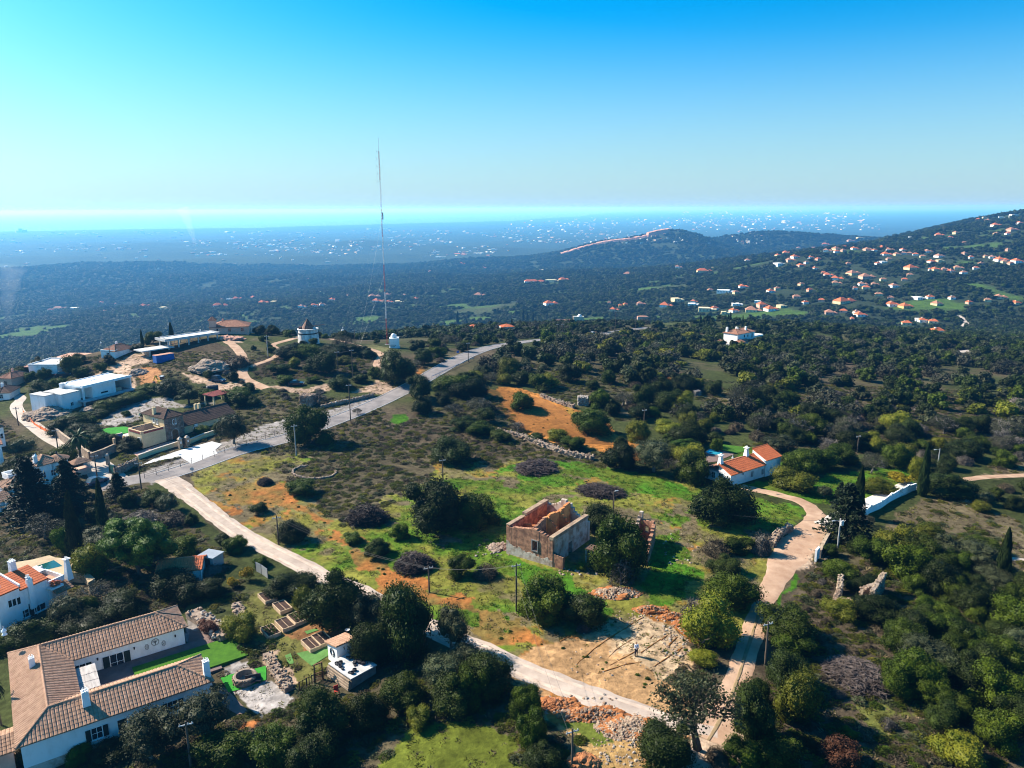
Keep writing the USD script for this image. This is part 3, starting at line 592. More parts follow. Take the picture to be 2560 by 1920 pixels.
def tree_kinds():
    for k in range(4): kind(f'carob_{k}', [('trunk', trunk(k, .3, .03), 'bark'), ('crown', crown(10 + k, 7000, .036, 18, z0=.05, zc=.50, rz=.50, zmin=-.7), 'leaf_dark')])
    for k in range(3): kind(f'green_{k}', [('trunk', trunk(10 + k, .28, .028), 'bark'), ('crown', crown(20 + k, 7000, .037, 20, z0=.03, zc=.46, rz=.50, zmin=-.8, lobe=(.11, .25)), 'leaf_green')])
    for k in range(2): kind(f'bright_{k}', [('trunk', trunk(20 + k, .25, .02), 'bark'), ('crown', crown(30 + k, 4500, .045, 16, z0=.02, zc=.45, rz=.50, zmin=-.8), 'leaf_bright')])
    for k in range(2): kind(f'yellow_{k}', [('trunk', trunk(25 + k, .25, .02), 'bark'), ('crown', crown(35 + k, 4500, .045, 18, z0=.02, zc=.45, rz=.50, zmin=-.8, lobe=(.16, .3)), 'leaf_yellow')])
    for k in range(3): kind(f'olive_{k}', [('trunk', trunk(30 + k, .36, .045), 'bark_pale'), ('crown', crown(40 + k, 5500, .034, 22, z0=.16, zc=.58, rz=.42, zmin=-.6, lobe=(.14, .25), core=.7, ragged=.28, spread=.75), 'leaf_olive')])
    for k in range(2): kind(f'airy_{k}', [('trunk', fit(branches(60 + k, 4, .04, .6, .34)), 'bark_pale'), ('crown', crown(50 + k, 3800, .040, 24, z0=.2, zc=.6, rz=.40, lobe=(.12, .22), core=0, ragged=.45, spread=.8), 'leaf_grey')])
    for k in range(2): kind(f'bare_{k}', [('trunk', fit(branches(70 + k, 5, .035, .7, .26)), 'bark_pale'), ('crown', brush(75 + k, 900, .13, 1.0, .07, core=0), 'twig_grey')])
    for k in range(3): kind(f'scrub_{k}', [('crown', brush(80 + k, 1500, .10, 1.0, .28), 'twig_brown')])
    for k in range(2): kind(f'greyscrub_{k}', [('crown', brush(85 + k, 1700, .11, 1.0, .2), 'twig_grey')])
    for k in range(3): kind(f'pile_{k}', [('branches', brush(90 + k, 2200, .16, 1.0, .10), 'twig_violet')])
    kind('gold_0', [('trunk', trunk(44, .3, .02), 'bark'), ('crown', crown(95, 900, .10, 12, z0=.05, core=.6, ragged=.3), 'leaf_gold')])
    kind('redbush_0', [('crown', crown(96, 2200, .06, 14, z0=.0, zc=.45, rz=.5, ragged=.25), 'leaf_red')])
    kind('clipped_0', [('trunk', trunk(45, .3, .05), 'bark'), ('crown', crown(97, 3600, .05, 30, z0=.25, zc=.62, rz=.36, lobe=(.16, .2), ragged=.05, fuzz=.35), 'leaf_dark')])
    kind('pine_0', [('trunk', trunk(46, .45, .03), 'bark'), ('crown', crown(98, 14000, .024, 80, z0=.16, zc=.58, rz=.40, rxy=.47, lobe=(.09, .15), spread=.86, core=.9, ragged=.14, fuzz=.35, zmin=-.6), 'leaf_pine')])
    for k in range(2):                                                      # cypress: a flame of upright sprays
        rng = np.random.default_rng(100 + k); n = 3000; z = rng.uniform(.0, 1, n) ** .85; a = rng.uniform(0, 6.28, n)
        r = .5 * np.clip(np.minimum(z / .12, 1) ** .5 * (1 - z) ** .62, 0, 1) * rng.uniform(.86, 1.12, n) * (1 + .16 * np.sin(a * 3 + z * 9 + k) + .1 * np.sin(a * 5 - z * 17)) + .02
        pos = np.c_[r * np.cos(a), r * np.sin(a), z * .98 + .02]; mb = MB().add(*cards(pos, np.c_[np.cos(a), np.sin(a), .2 + 0 * a] + rng.normal(size=(n, 3)) * .45, .075, rng, 1.0))
        zz = np.linspace(0, 1, 12); mb.lathe([(.4 * min(q / .12, 1) ** .5 * (1 - q) ** .62 + .004, q * .97 + .01) for q in zz], 9)
        kind(f'cypress_{k}', [('trunk', MB().tube([[0, 0, -.03], [0, 0, .2]], [.09, .06], 6), 'bark'), ('crown', mb, 'leaf_cypress')])
    for k in range(2):                                                      # conifer with tiers of drooping boughs
        rng = np.random.default_rng(110 + k); mb = MB(); br = MB().tube([[0, 0, -.03], [0, 0, .5], [0, 0, .97]], [.03, .02, .004], 6)
        for t in np.linspace(.10, .97, 17):
            L = .5 * (1 - t) ** .75 * rng.uniform(.85, 1.1) + .03; m = 9 if t < .7 else 6
            for q in range(m):
                a = q * 6.283 / m + rng.uniform(-.3, .3) + t * 20; l = L * rng.uniform(.72, 1.12); e = np.array([math.cos(a) * l, math.sin(a) * l, -.02 + .04 * rng.normal()])
                b0 = np.array([0, 0, t]); nn = 34; u = rng.uniform(.15, 1, nn)[:, None]
                pos = b0 + e * u + rng.normal(size=(nn, 3)) * [.028, .028, .012] * (1.2 - u * .6) - np.c_[np.zeros((nn, 2)), .05 * u[:, 0] ** 2]
                mb.add(*cards(pos, np.c_[rng.normal(size=(nn, 2)) * .5, np.ones(nn)], .06, rng, .8))
                if q % 2 == 0: br.tube([b0, b0 + e * .9 - [0, 0, .04]], [.008, .002], 3, cap=False)
        kind(f'conifer_{k}', [('trunk', br, 'bark'), ('crown', mb, 'leaf_conifer')])
    rng = np.random.default_rng(120); fr = MB(); st = MB().tube([[0, 0, -.02], [.02, 0, .3], [-.01, 0, .55], [0, 0, .78]], [.05, .035, .035, .045], 8)
    for q in range(44):
        a = rng.uniform(0, 6.28); el = rng.uniform(-.5, 1.2); L = rng.uniform(.42, .52); d = np.array([math.cos(a) * math.cos(el), math.sin(a) * math.cos(el), math.sin(el)]); p = np.array([0, 0, .8]); pts = [p]
        for s_ in range(5): d = d + [0, 0, -.22]; d /= np.linalg.norm(d); p = p + d * L / 5; pts.append(p)
        pts = np.array(pts); sd = np.cross(pts[-1] - pts[0], [0, 0, 1.0]); sd /= np.linalg.norm(sd) + 1e-9
        w = np.array([.012, .05, .06, .055, .04, .008])[:, None]
        for sg in (-1, 1):
            v = np.empty((12, 3)); v[0::2] = pts; v[1::2] = pts + sd * sg * w - [0, 0, .02]
            fr.add(v, [[i * 2, i * 2 + 1, i * 2 + 3, i * 2 + 2] for i in range(5)])
    kind('palm_0', [('trunk', st, 'bark'), ('fronds', fr, 'leaf_palm')])
    for k in range(2):                                                      # open oak: limbs in view, clumps at the tips
        tips = []; br = branches(130 + k, 5, .03, .62, .25, n0=3, tips=tips, up=.12, lean=.18, shrink=.78); v, f = br.arrays(); w = max(np.ptp(v[:, 0]), np.ptp(v[:, 1])); sc = np.array([w, w, v[:, 2].max()])
        rng = np.random.default_rng(131 + k); T = np.array([t[0] for t in tips]) / sc; pos = np.repeat(T, 18, 0) + rng.normal(size=(len(T) * 18, 3)) * .034
        kind(f'oak_{k}', [('trunk', (v / sc, f), 'bark'), ('crown', MB().add(*cards(pos, rng.normal(size=pos.shape) + [0, 0, .6], .030, rng)), 'leaf_olive')])
    ag = MB(); rng = np.random.default_rng(140)
    for q in range(26):
        a = q * 2.4; el = .25 + 1.1 * q / 26; d = np.array([math.cos(a) * math.cos(el), math.sin(a) * math.cos(el), math.sin(el)]); sd = np.array([-math.sin(a), math.cos(a), 0]); p = np.array([0, 0, .03])
        ag.add([p + sd * .03, p + d * .25 + sd * .05, p + d * .5, p + d * .25 - sd * .05, p - sd * .03, p + d * .25 - [0, 0, .03]], [[0, 1, 5], [1, 2, 5], [2, 3, 5], [3, 4, 5]])
    kind('agave_0', [('leaves', ag, 'agave')])
tree_kinds()
TAKEN = []        # (x, y, radius) of plants already placed
def place(kindname, name, label, cat, x, y, w, h, rot=None, group=None, z=None, sink=.03):
    o = UsdGeom.Xform.Define(stage, uniq(name))
    o.AddTranslateOp().Set(Gf.Vec3d(float(x), float(y), (gh(x, y) if z is None else z) - sink * h)); o.AddRotateZOp().Set(float(R.uniform(0, 360) if rot is None else rot)); o.AddScaleOp().Set(Gf.Vec3f(float(w * (q := R.uniform(.85, 1.18))), float(w / q), float(h)))
    o.GetPrim().GetReferences().AddInternalReference(Sdf.Path(KINDS[kindname])); o.GetPrim().SetInstanceable(True)
    TAKEN.append((x, y, w / 2)); return tag(o, label, cat, group)
def plant(kindname, name, label, cat, k, x, y, wpx, hpx, group=None, back=.0):
    """a plant whose foot is seen at a place of the photograph, wpx and hpx wide and high there"""
    s = CROP[k][2]; p = g(k, x, y); dz = (p - CP) @ CF; dep = math.atan2(CZ - p[2], p[1])
    w = wpx / s * dz / FPX; h = max(hpx / s * dz / FPX - (.55 if 'pile' in kindname else .35) * w * math.sin(dep), (.16 if 'pile' in kindname else .32 if 'scrub' in kindname else .42) * w) / math.cos(dep) if cat not in ('cypress', 'palm') else hpx / s * dz / FPX / math.cos(dep)
    f = p[:2] / np.linalg.norm(p[:2]); q = p[:2] + f * (.38 * w * ('oak' not in kindname))
    return place(kindname, name, label, cat, q[0], q[1], w, h, 185 if 'oak' in kindname else None, group=group)
def scatter(name, label, protos, P, S, kind_='stuff', rz=None):
    """very many small plants or stones as one object"""
    path = uniq(name); pi = UsdGeom.PointInstancer.Define(stage, path); rel = pi.CreatePrototypesRel()
    for i, (mesh, m, pn) in enumerate(protos):
        if isinstance(mesh, MB): mesh = mesh.arrays()
        usdkit.mesh(stage, f'{path}/{pn}_{i}', mesh, M[m]); rel.AddTarget(f'{path}/{pn}_{i}')
    n = len(P); rng = np.random.default_rng(len(P) + len(name)); pi.CreateProtoIndicesAttr(Vt.IntArray.FromNumpy(rng.integers(0, len(protos), n).astype(np.int32)))
    pi.CreatePositionsAttr(Vt.Vec3fArray.FromNumpy(np.asarray(P, np.float32))); S = np.asarray(S, np.float32)
    pi.CreateScalesAttr(Vt.Vec3fArray.FromNumpy(S if S.ndim == 2 else np.repeat(S[:, None], 3, 1)))
    a = rng.uniform(0, 2 * np.pi, n) / 2
    pi.CreateOrientationsAttr(Vt.QuathArray([Gf.Quath(float(math.cos(t)), 0.0, 0.0, float(math.sin(t))) for t in a]))
    return tag(pi, label, None, None, kind_)
# ------------------------------------------------------------ building helpers
CROP.update({'OH': (1740, 1090, 9.217), 'RU': (1240, 1220, 5.267), 'WL': (0, 1380, 6.9125), 'VI': (290, 970, 6.9125), 'WV': (1780, 800, 13.825), 'TH': (0, 1120, 8.508), 'WM': (730, 780, 7.373)})
FOOT = []         # building footprints, kept free of plants
class Frame:
    """a building's own axes: x along its front, y to the back, z up from its base"""
    def __init__(s, O, ang): s.O, s.a = np.asarray(O, float), ang; s.c, s.s = math.cos(ang), math.sin(ang)
    def L(s, p):
        d = np.asarray(p, float) - s.O; return np.array([d[0] * s.c + d[1] * s.s, -d[0] * s.s + d[1] * s.c, d[2]])
    def W(s, p): return s.O + [p[0] * s.c - p[1] * s.s, p[0] * s.s + p[1] * s.c, p[2] if len(p) > 2 else 0]
    def at(s, k, x, y, z=0.0): return s.L(PZ(*c(k, x, y), s.O[2] + z))                       # on the level z
    def y(s, k, x, y_, yw=0.0): return s.L(onwall(*c(k, x, y_), s.W([0, yw, 0]), [-s.s, s.c, 0]))   # on the wall y = yw
    def x(s, k, x, y_, xw=0.0): return s.L(onwall(*c(k, x, y_), s.W([xw, 0, 0]), [s.c, s.s, 0]))    # on the wall x = xw
    def foot(s, x0, x1, y0, y1, m=.6):
        FOOT.append(Polygon([s.W(q)[:2] for q in ((x0 - m, y0 - m), (x1 + m, y0 - m), (x1 + m, y1 + m), (x0 - m, y1 + m))]))
def frame_px(k, p, q, z=None):
    """frame whose origin is the ground point seen at p and whose front runs towards q"""
    O = g(k, *p) if z is None else PZ(*c(k, *p), z); b = PZ(*c(k, *q), O[2]); return Frame(O, math.atan2(b[1] - O[1], b[0] - O[0]))
def tiles(mb, poly, s=.30, seg=.48, amp=.055, rng=None):
    """barrel tiles over a planar roof slope; the first edge of the outline is its eave"""
    P = np.asarray(poly, float); A, B = P[0], P[1]; e = (B - A) / np.linalg.norm(B - A); w = P[2:].mean(0) - A; n = np.cross(e, w); n /= np.linalg.norm(n)
    if n[2] < 0: n = -n
    up = np.cross(n, e)
    if up @ w < 0: up = -up
    q = np.c_[(P - A) @ e, (P - A) @ up]; m = len(q); u0, u1 = q[:, 0].min(), q[:, 0].max(); k = max(1, int(round((u1 - u0) / s))); s = (u1 - u0) / k
    mb.add(P - n * .05, [[0, i, i + 1] for i in range(1, m - 1)]); mb.add(P - n * .14, [[0, i + 1, i] for i in range(1, m - 1)])
    i = np.arange(m); j = (i + 1) % m; mb.add(np.vstack([P - n * .14, P - n * .05]), np.c_[i, j, j + m, i + m])
    prof = [(-.5, -.03), (-.26, .8), (.26, .8), (.5, -.03)]
    for t in range(k):
        uc = u0 + (t + .5) * s; v = []
        for a in range(m):
            (xa, ya), (xb, yb) = q[a], q[(a + 1) % m]
            if (xa - uc) * (xb - uc) < 0: v.append(ya + (yb - ya) * (uc - xa) / (xb - xa))
        if len(v) < 2: continue
        v0, v1 = min(v), max(v); nn = max(1, int(round((v1 - v0) / seg)))
        for r in range(nn):
            a, b = v0 + (v1 - v0) * r / nn, v0 + (v1 - v0) * (r + 1) / nn + .03
            vv = [A + e * (uc + pu * s * .98) + up * vv_ + n * (ph * amp + li) for vv_, li in ((a, .025), (b, 0.0)) for pu, ph in prof]
            mb.add(vv, [[0, 1, 5, 4], [1, 2, 6, 5], [2, 3, 7, 6], [0, 3, 2, 1]])
    return mb
def caps(mb, a, b, r=.13, seg=.45):
    a, b = np.asarray(a, float), np.asarray(b, float); L = np.linalg.norm(b - a); n = max(1, int(L / seg)); d = (b - a) / L
    for i in range(n): mb.tube([a + d * (L * i / n), a + d * (L * (i + 1) / n + .03)], [r * 1.08, r * .88], 7, cap=False)
    return mb
def panel(mb, cx, along, out, w, h, t, d0=0.0):
    """an upright slab centred at cx on a wall, t thick, standing d0 off it"""
    cx = np.asarray(cx, float); a = np.array([*along, 0.0]); o = np.array([*out, 0.0]); z = np.array([0, 0, 1.0])
    v = [cx + a * i * w / 2 + z * j * h / 2 + o * q for q in (d0, d0 + t) for i, j in ((-1, -1), (1, -1), (1, 1), (-1, 1))]
    f = [[0, 1, 2, 3], [7, 6, 5, 4], [0, 4, 5, 1], [1, 5, 6, 2], [2, 6, 7, 3], [3, 7, 4, 0]]
    if np.cross(a, z) @ o > 0: f = [q[::-1] for q in f]
    return mb.add(v, f)
def window(par, cx, along, out, w, h, fm='white_wall', pm='dark_glass', shutters=None, bars=True, name='window', ft=.09, sh_open=True, sill=True):
    cx = np.asarray(cx, float); a = np.array([*along, 0.0]); m = MB()
    for sg in (-1, 1): panel(m, cx + a * sg * (w / 2 + ft / 2), along, out, ft, h + 2 * ft, .07); panel(m, cx + [0, 0, sg * (h / 2 + ft / 2)], along, out, w, ft, .07)
    f = part(name, m, fm, par); part('pane', panel(MB(), cx, along, out, w, h, .02, .008), pm, f)
    if bars:
        b = MB(); panel(b, cx, along, out, .05, h, .04, .012)
        if h > .9: panel(b, cx, along, out, w, .04, .035, .012)
        part('glazing_bar', b, fm, f)
    if sill: part('sill', panel(MB(), cx - [0, 0, h / 2 + ft + .03], along, out, w + .35, .06, .14), fm, f)
    if shutters:
        for sg in (-1, 1): part('shutter', panel(MB(), cx + a * sg * (w * .75 + ft), along, out, w / 2, h, .05, .072), shutters, f)
    return f
def chimney(par, x, y, z, w, h, m='white_wall', taper=.7, cap=True):
    mb = MB().box(x, y, z - .4, w, w, h + .4, 0, taper); mb.box(x, y, z + h - .08, w * .95, w * .95, .1)
    ch = part('chimney', mb, m, par)
    if cap:
        k = MB(); r = w * taper * .36
        for i in range(6): k.box(x + r * math.cos(i * 1.047), y + r * math.sin(i * 1.047), z + h + .02, .07, .07, .28)
        k.lathe([(r * 1.35, z + h + .3), (r * 1.2, z + h + .42), (r * .5, z + h + .62), (.04, z + h + .72), (.035, z + h + .95), (.005, z + h + .98)], 10); part('chimney_cap', k, m, ch)
    return ch
def shell(par, x0, x1, y0, y1, z0, z1, m, name='wall', t=.0):
    return part(name, MB().box((x0 + x1) / 2, (y0 + y1) / 2, z0, x1 - x0, y1 - y0, z1 - z0), m, par)
def hip_roof(par, x0, x1, y0, y1, z, rise, m, cm=None, s=.3, seg=.48, ov=.35, simple=False, name='roof'):
    """hipped roof; the ridge runs along the longer side"""
    x0, x1, y0, y1 = x0 - ov, x1 + ov, y0 - ov, y1 + ov; w, d = x1 - x0, y1 - y0; r = min(w, d) / 2
    if w >= d: a, b = np.array([x0 + r, (y0 + y1) / 2, z + rise]), np.array([x1 - r, (y0 + y1) / 2, z + rise])
    else: a, b = np.array([(x0 + x1) / 2, y0 + r, z + rise]), np.array([(x0 + x1) / 2, y1 - r, z + rise])
    p = [np.array(q, float) for q in ((x0, y0, z), (x1, y0, z), (x1, y1, z), (x0, y1, z))]
    ap = (lambda q: a if np.linalg.norm(q - a) < np.linalg.norm(q - b) else b)
    mb = MB()
    for i in range(4):
        A, B = p[i], p[(i + 1) % 4]; C_, D_ = ap(B), ap(A); poly = [A, B, C_] if np.allclose(C_, D_) else [A, B, C_, D_]
        if simple: mb.add(poly, [[0, k, k + 1] for k in range(1, len(poly) - 1)])
        else: tiles(mb, poly, s, seg)
    if simple: mb.add(p, [[0, 3, 2, 1]])
    o = part(name, mb, m, par)
    if cm:
        k = MB(); [caps(k, q, ap(q)) for q in p]
        if np.linalg.norm(a - b) > .3: caps(k, a, b)
        part('ridge_tiles', k, cm, o, kind='stuff')
    return o
def gable_roof(par, x0, x1, y0, y1, z, rise, m, cm=None, s=.3, seg=.48, ov=.3, yr=None, zb=None, name='roof'):
    yr = (y0 + y1) / 2 if yr is None else yr; x0, x1, y0, y1 = x0 - ov, x1 + ov, y0 - ov, y1 + ov; zb = z if zb is None else zb
    mb = MB(); tiles(mb, [(x0, y0, z), (x1, y0, z), (x1, yr, z + rise), (x0, yr, z + rise)], s, seg); tiles(mb, [(x1, y1, zb), (x0, y1, zb), (x0, yr, z + rise), (x1, yr, z + rise)], s, seg)
    o = part(name, mb, m, par)
    if cm: part('ridge_tiles', caps(MB(), (x0, yr, z + rise), (x1, yr, z + rise)), cm, o, kind='stuff')
    return o
def gable_end(mb, x0, x1, y0, y1, z, rise, yr=None):
    yr = (y0 + y1) / 2 if yr is None else yr
    v = [(x, y, zz) for x in (x0, x1) for y, zz in ((y0, z), (y1, z), (yr, z + rise))]
    return mb.add(v, [[0, 2, 1], [3, 4, 5], [0, 3, 5], [0, 5, 2], [4, 1, 2], [4, 2, 5]])
def draped(poly_w, dz=.05, step=1.2):
    """a sheet lying on the ground inside an outline of world points"""
    q = Polygon([p[:2] for p in poly_w]).buffer(0); ring = q.segmentize(step)
    v, f = trimesh.creation.triangulate_polygon(ring, engine='earcut'); tm = trimesh.Trimesh(np.c_[v, 0 * v[:, 0]], f, process=False)
    for _ in range(2): tm = tm.subdivide()
    v = np.array(tm.vertices); f = np.array(tm.faces)
    n = np.cross(v[f[:, 1]] - v[f[:, 0]], v[f[:, 2]] - v[f[:, 0]])[:, 2]; f = np.where(n[:, None] < 0, f[:, ::-1], f)
    v[:, 2] = gh(v[:, 0], v[:, 1]) + dz; return v, f
def sheet(name, k, poly, m, label, dz=.05, kind_='structure'):
    w = [g(k, *p) for p in poly]; FOOT.append(Polygon([p[:2] for p in w]).buffer(0)); return solid(name, draped(w, dz), m, label, None, None, kind_)
def ragged_wall(mb, a, b, t, z0, za, zb, holes=(), rag=.12, seed=0, step=.45):
    """a broken masonry wall from a to b (local xy): heights za to zb at its ends, holes = (from, to, bottom, top) along it"""
    rng = np.random.default_rng(seed); a, b = np.asarray(a, float), np.asarray(b, float); L = np.linalg.norm(b - a); d = (b - a) / L; ang = math.atan2(d[1], d[0])
    cuts = sorted({0.0, L, *[min(max(x, 0), L) for h in holes for x in h[:2]], *np.arange(step, L - .2, step)})
    for u, v in zip(cuts[:-1], cuts[1:]):
        if v - u < .02: continue
        m = (u + v) / 2; p = a + d * m; top = np.interp(m, np.linspace(0, L, np.size(za) if np.ndim(za) else 2), za if np.ndim(za) else (za, zb)) + rng.uniform(-rag, rag); w = t * rng.uniform(.94, 1.04); hs = [h for h in holes if h[0] < m < h[1]]
        if not hs: mb.box(p[0], p[1], z0, v - u, w, top - z0, ang)
        for h in hs:
            if h[2] > z0 + .05: mb.box(p[0], p[1], z0, v - u, w, h[2] - z0, ang)
            if h[3] < top - .05: mb.box(p[0], p[1], h[3], v - u, w, top - h[3], ang)
    return mb
def drystone(name, label, pts, h, t, mats=('stone_pale', 'stone_brown'), size=.34, cat='stone wall', group=None, core='stone_wall'):
    """a wall of single stones along world points; stones past the countable ones stay one joined part"""
    p = chaikin(np.asarray(pts, float)[:, :2], 2); L = np.r_[0, np.cumsum(np.linalg.norm(np.diff(p, axis=0), axis=1))]; n = max(2, int(L[-1] / .8)); s = np.linspace(0, L[-1], n)
    xy = np.c_[np.interp(s, L, p[:, 0]), np.interp(s, L, p[:, 1])]; O = np.array([*xy[0], gh(*xy[0])]); o = thing(name, label, cat, O, 0, group)
    FOOT.append(LineString(xy).buffer(t / 2 + .3)); rng = np.random.default_rng(int(abs(O[0] * 31 + O[1] * 17)) % 9999)
    cm = MB()
    for i in range(n - 1):
        m = (xy[i] + xy[i + 1]) / 2; d = xy[i + 1] - xy[i]; z = gh(*m); cm.box(m[0] - O[0], m[1] - O[1], z - O[2] - .4, np.linalg.norm(d) + .05, t * .78, h * .86 + .4, math.atan2(d[1], d[0]), 1)
    part('core', cm, core, o)
    ms = [MB() for _ in mats]; N = int(min(L[-1] * (h * 1.7 + t) / size ** 2 * .8, 2600))
    for _ in range(N):
        u = rng.uniform(0, L[-1]); q = np.array([np.interp(u, L, p[:, 0]), np.interp(u, L, p[:, 1])]); q2 = np.array([np.interp(min(u + .5, L[-1]), L, p[:, 0]), np.interp(min(u + .5, L[-1]), L, p[:, 1])]); d = q2 - q
        d = d / (np.linalg.norm(d) + 1e-9) if np.linalg.norm(d) > 1e-6 else np.array([1, 0]); nn = np.array([-d[1], d[0]]); z = gh(*q)
        if rng.random() < t / (t + 1.6 * h): off, zz = rng.uniform(-t / 2, t / 2), h * rng.uniform(.82, 1.06)
        else: off, zz = (t / 2) * (1 if rng.random() < .5 else -1), rng.uniform(.0, h)
        r_ = q + nn * off; ms[rng.integers(len(mats))].rock([r_[0] - O[0], r_[1] - O[1], z - O[2] + zz], size * rng.uniform(.6, 1.35), rng, .75)
    for m, mm in zip(ms, mats):
        if m.v: part('stones', m, mm, o, kind='stuff')
    return o
def rubble(name, label, k, x, y, rx, ry, h, n=260, mats=('stone_pale', 'stone_brown'), size=.55, core='stone_wall', cat='rubble heap'):
    p = g(k, x, y); o = thing(name, label, cat, p); rng = np.random.default_rng(int(abs(p[0] * 13 + p[1] * 7)) % 9999)
    ic = trimesh.creation.icosphere(4); v = ic.vertices * (.42 + .95 * fbm(ic.vertices + p * .1, 1.9, 5, 3))[:, None] * [rx * 1.1, ry * 1.1, h * (.5 if 'red' in core else .75)]; v += (fbm(v, 2.2, 4, 7)[:, None] - .5) * .5; v[:, 2] = np.maximum(v[:, 2], -.4); part('earth', (v, ic.faces), core, o)
    if 'red' in core: n, size = n * 4, size * .75
    ms = [MB() for _ in mats]
    for _ in range(n):
        a, r = rng.uniform(0, 6.283), rng.uniform(0, 1.12) ** .6; zz = .72 * h * max(0, 1 - r ** 1.4) * rng.uniform(.7, 1.05); ms[rng.integers(len(mats))].rock([rx * r * math.cos(a), ry * r * math.sin(a), zz], size * rng.uniform(.35, 1.3) ** 1.4, rng)
    for m, mm in zip(ms, mats): part('stones', m, mm, o, kind='stuff')
    FOOT.append(shapely.Point(p[0], p[1]).buffer(max(rx, ry))); return o
# ------------------------------------------------------------ the U-shaped house with sand-coloured tiles
def u_house():
    ze = 3.1; z0 = -3.2
    nw, ne, sw = (PZ(*c('I', *q), z0 + ze) for q in ((68, 668), (1535, 265), (180, 1465)))
    a = math.atan2(ne[1] - nw[1], ne[0] - nw[0]) * .6 + .4 * (math.atan2(sw[1] - nw[1], sw[0] - nw[0]) + math.pi / 2)
    F = Frame([nw[0], nw[1], z0], a); at = lambda x, y: F.at('I', x, y, ze)
    LN = (at(1535, 265)[0] + at(1620, 440)[0]) / 2; LS = (at(1765, 690)[0] + at(1830, 925)[0]) / 2; D = -(at(180, 1465)[1] + at(1830, 925)[1]) / 2; w = -at(1620, 440)[1] * .5 + .5 * (D + at(660, 1030)[1] * 1.0); w = max(5.2, min(6.2, w)); rs = 1.45
    t = thing('courtyard_house', 'long white U-shaped house with sand-coloured barrel-tile roof around a lawn courtyard', 'house', F.O, a)
    F.foot(0, LN, -w, 0); F.foot(0, LS, -D, -D + w); F.foot(0, w, -D, 0); o = .4
    wl = MB().prism([(o, -o), (o, -D + o), (LS - o, -D + o), (LS - o, -D + w - o), (w - o, -D + w - o), (w - o, -w + o), (LN - o, -w + o), (LN - o, -o)], -1.2, ze - .08); W_ = part('wall', wl, 'white_wall', t)
    pl = MB()
    for p, q in (((o, -D + o), (LS - o, -D + o)), ((w - o, -w + o), (LN - o, -w + o))): panel(pl, [(p[0] + q[0]) / 2, p[1], -.35], (1, 0), (0, -1), q[0] - p[0], 1.5, .03)
    part('plinth', pl, 'plaster_pale', W_)
    h = w / 2; zr = ze + rs; N1, N2, W2, S2 = (h, -h, zr), (LN - h, -h, zr), (h, -D + h, zr), (LS - h, -D + h, zr)
    for lab, poly in (('north', [(LN, 0, ze), (0, 0, ze), N1, N2]), ('courtyard north', [(w, -w, ze), (LN, -w, ze), N2, N1]), ('north end', [(LN, -w, ze), (LN, 0, ze), N2]), ('west', [(0, 0, ze), (0, -D, ze), W2, N1]),
                      ('courtyard west', [(w, -D + w, ze), (w, -w, ze), N1, W2]), ('south', [(0, -D, ze), (LS, -D, ze), S2, W2]), ('courtyard south', [(LS, -D + w, ze), (w, -D + w, ze), W2, S2]), ('south end', [(LS, -D, ze), (LS, -D + w, ze), S2])):
        part('roof_slope', tiles(MB(), poly, .36, .5, .07), 'tile_sand', t, kind='stuff')
    rc = MB()
    for p, q in ((N1, N2), (N1, W2), (W2, S2), ((LN, 0, ze), N2), ((LN, -w, ze), N2), ((LS, -D, ze), S2), ((LS, -D + w, ze), S2), ((0, 0, ze), N1), ((0, -D, ze), W2), ((w, -w, ze), N1), ((w, -D + w, ze), W2)): caps(rc, p, q, .14)
    part('ridge_tiles', rc, 'tile_sand', t, kind='stuff')
    for (x, y), wd, hh, z in (((280, 775), .62, 1.0, zr - .3), ((745, 1085), .72, 1.25, zr - .15), ((1822, 905), .72, 2.6, ze - .5)):
        q = F.at('I', x, y, z); chimney(t, min(max(q[0], .5), LS - .45), q[1], z, wd, hh, 'white_wall', .85)
    def wy(x, y, yw): return F.y('I', x, y, yw)
    ys, yn = -D + o, -w + o
    for x0, x1, y0, y1 in ((740, 935, 1290, 1400), (1170, 1355, 1150, 1262), (1405, 1585, 1070, 1185)):
        cx = wy((x0 + x1) / 2, (y0 + y1) / 2, ys); wd = abs(wy(x1, (y0 + y1) / 2, ys)[0] - wy(x0, (y0 + y1) / 2, ys)[0]); cx[1] = ys; cx[2] = 1.55; window(t, cx, (1, 0), (0, -1), wd * .48, 1.25, 'white_wall', 'dark_glass', 'shutter')
    cx = wy(1060, 1292, ys); cx[1] = ys; cx[2] = 1.05; window(t, cx, (1, 0), (0, -1), .85, 2.1, 'white_wall', 'shutter', None, False, 'door', sill=False)
    cx = wy(1010, 720, yn); cx[1] = yn; cx[2] = 1.08; window(t, cx, (1, 0), (0, -1), 1.35, 2.1, 'white_wall', 'dark_glass', 'shutter', name='french_door', sill=False)
    cx = wy(688, 772, yn); cx[1] = yn; cx[2] = 1.5; window(t, cx, (1, 0), (0, -1), 1.1, 1.2, 'white_wall', 'dark_glass', 'shutter')
    for x, y in ((1158, 622), (1512, 515), (842, 715)):
        q = wy(x, y, yn); part('wall_lamp', MB().box(q[0], yn - .1, q[2] - .13, .13, .2, .26, 0, 1.3), 'metal_dark', t)
    q = wy(1340, 570, yn); m = MB(); r = .42
    m.tube([[q[0] + r * math.cos(b), yn - .03, q[2] + r * math.sin(b)] for b in np.linspace(0, 6.2832, 25)], .03, 5)
    m.tube([[q[0], yn - .03, q[2] - r], [q[0], yn - .03, q[2]]], .035, 5)
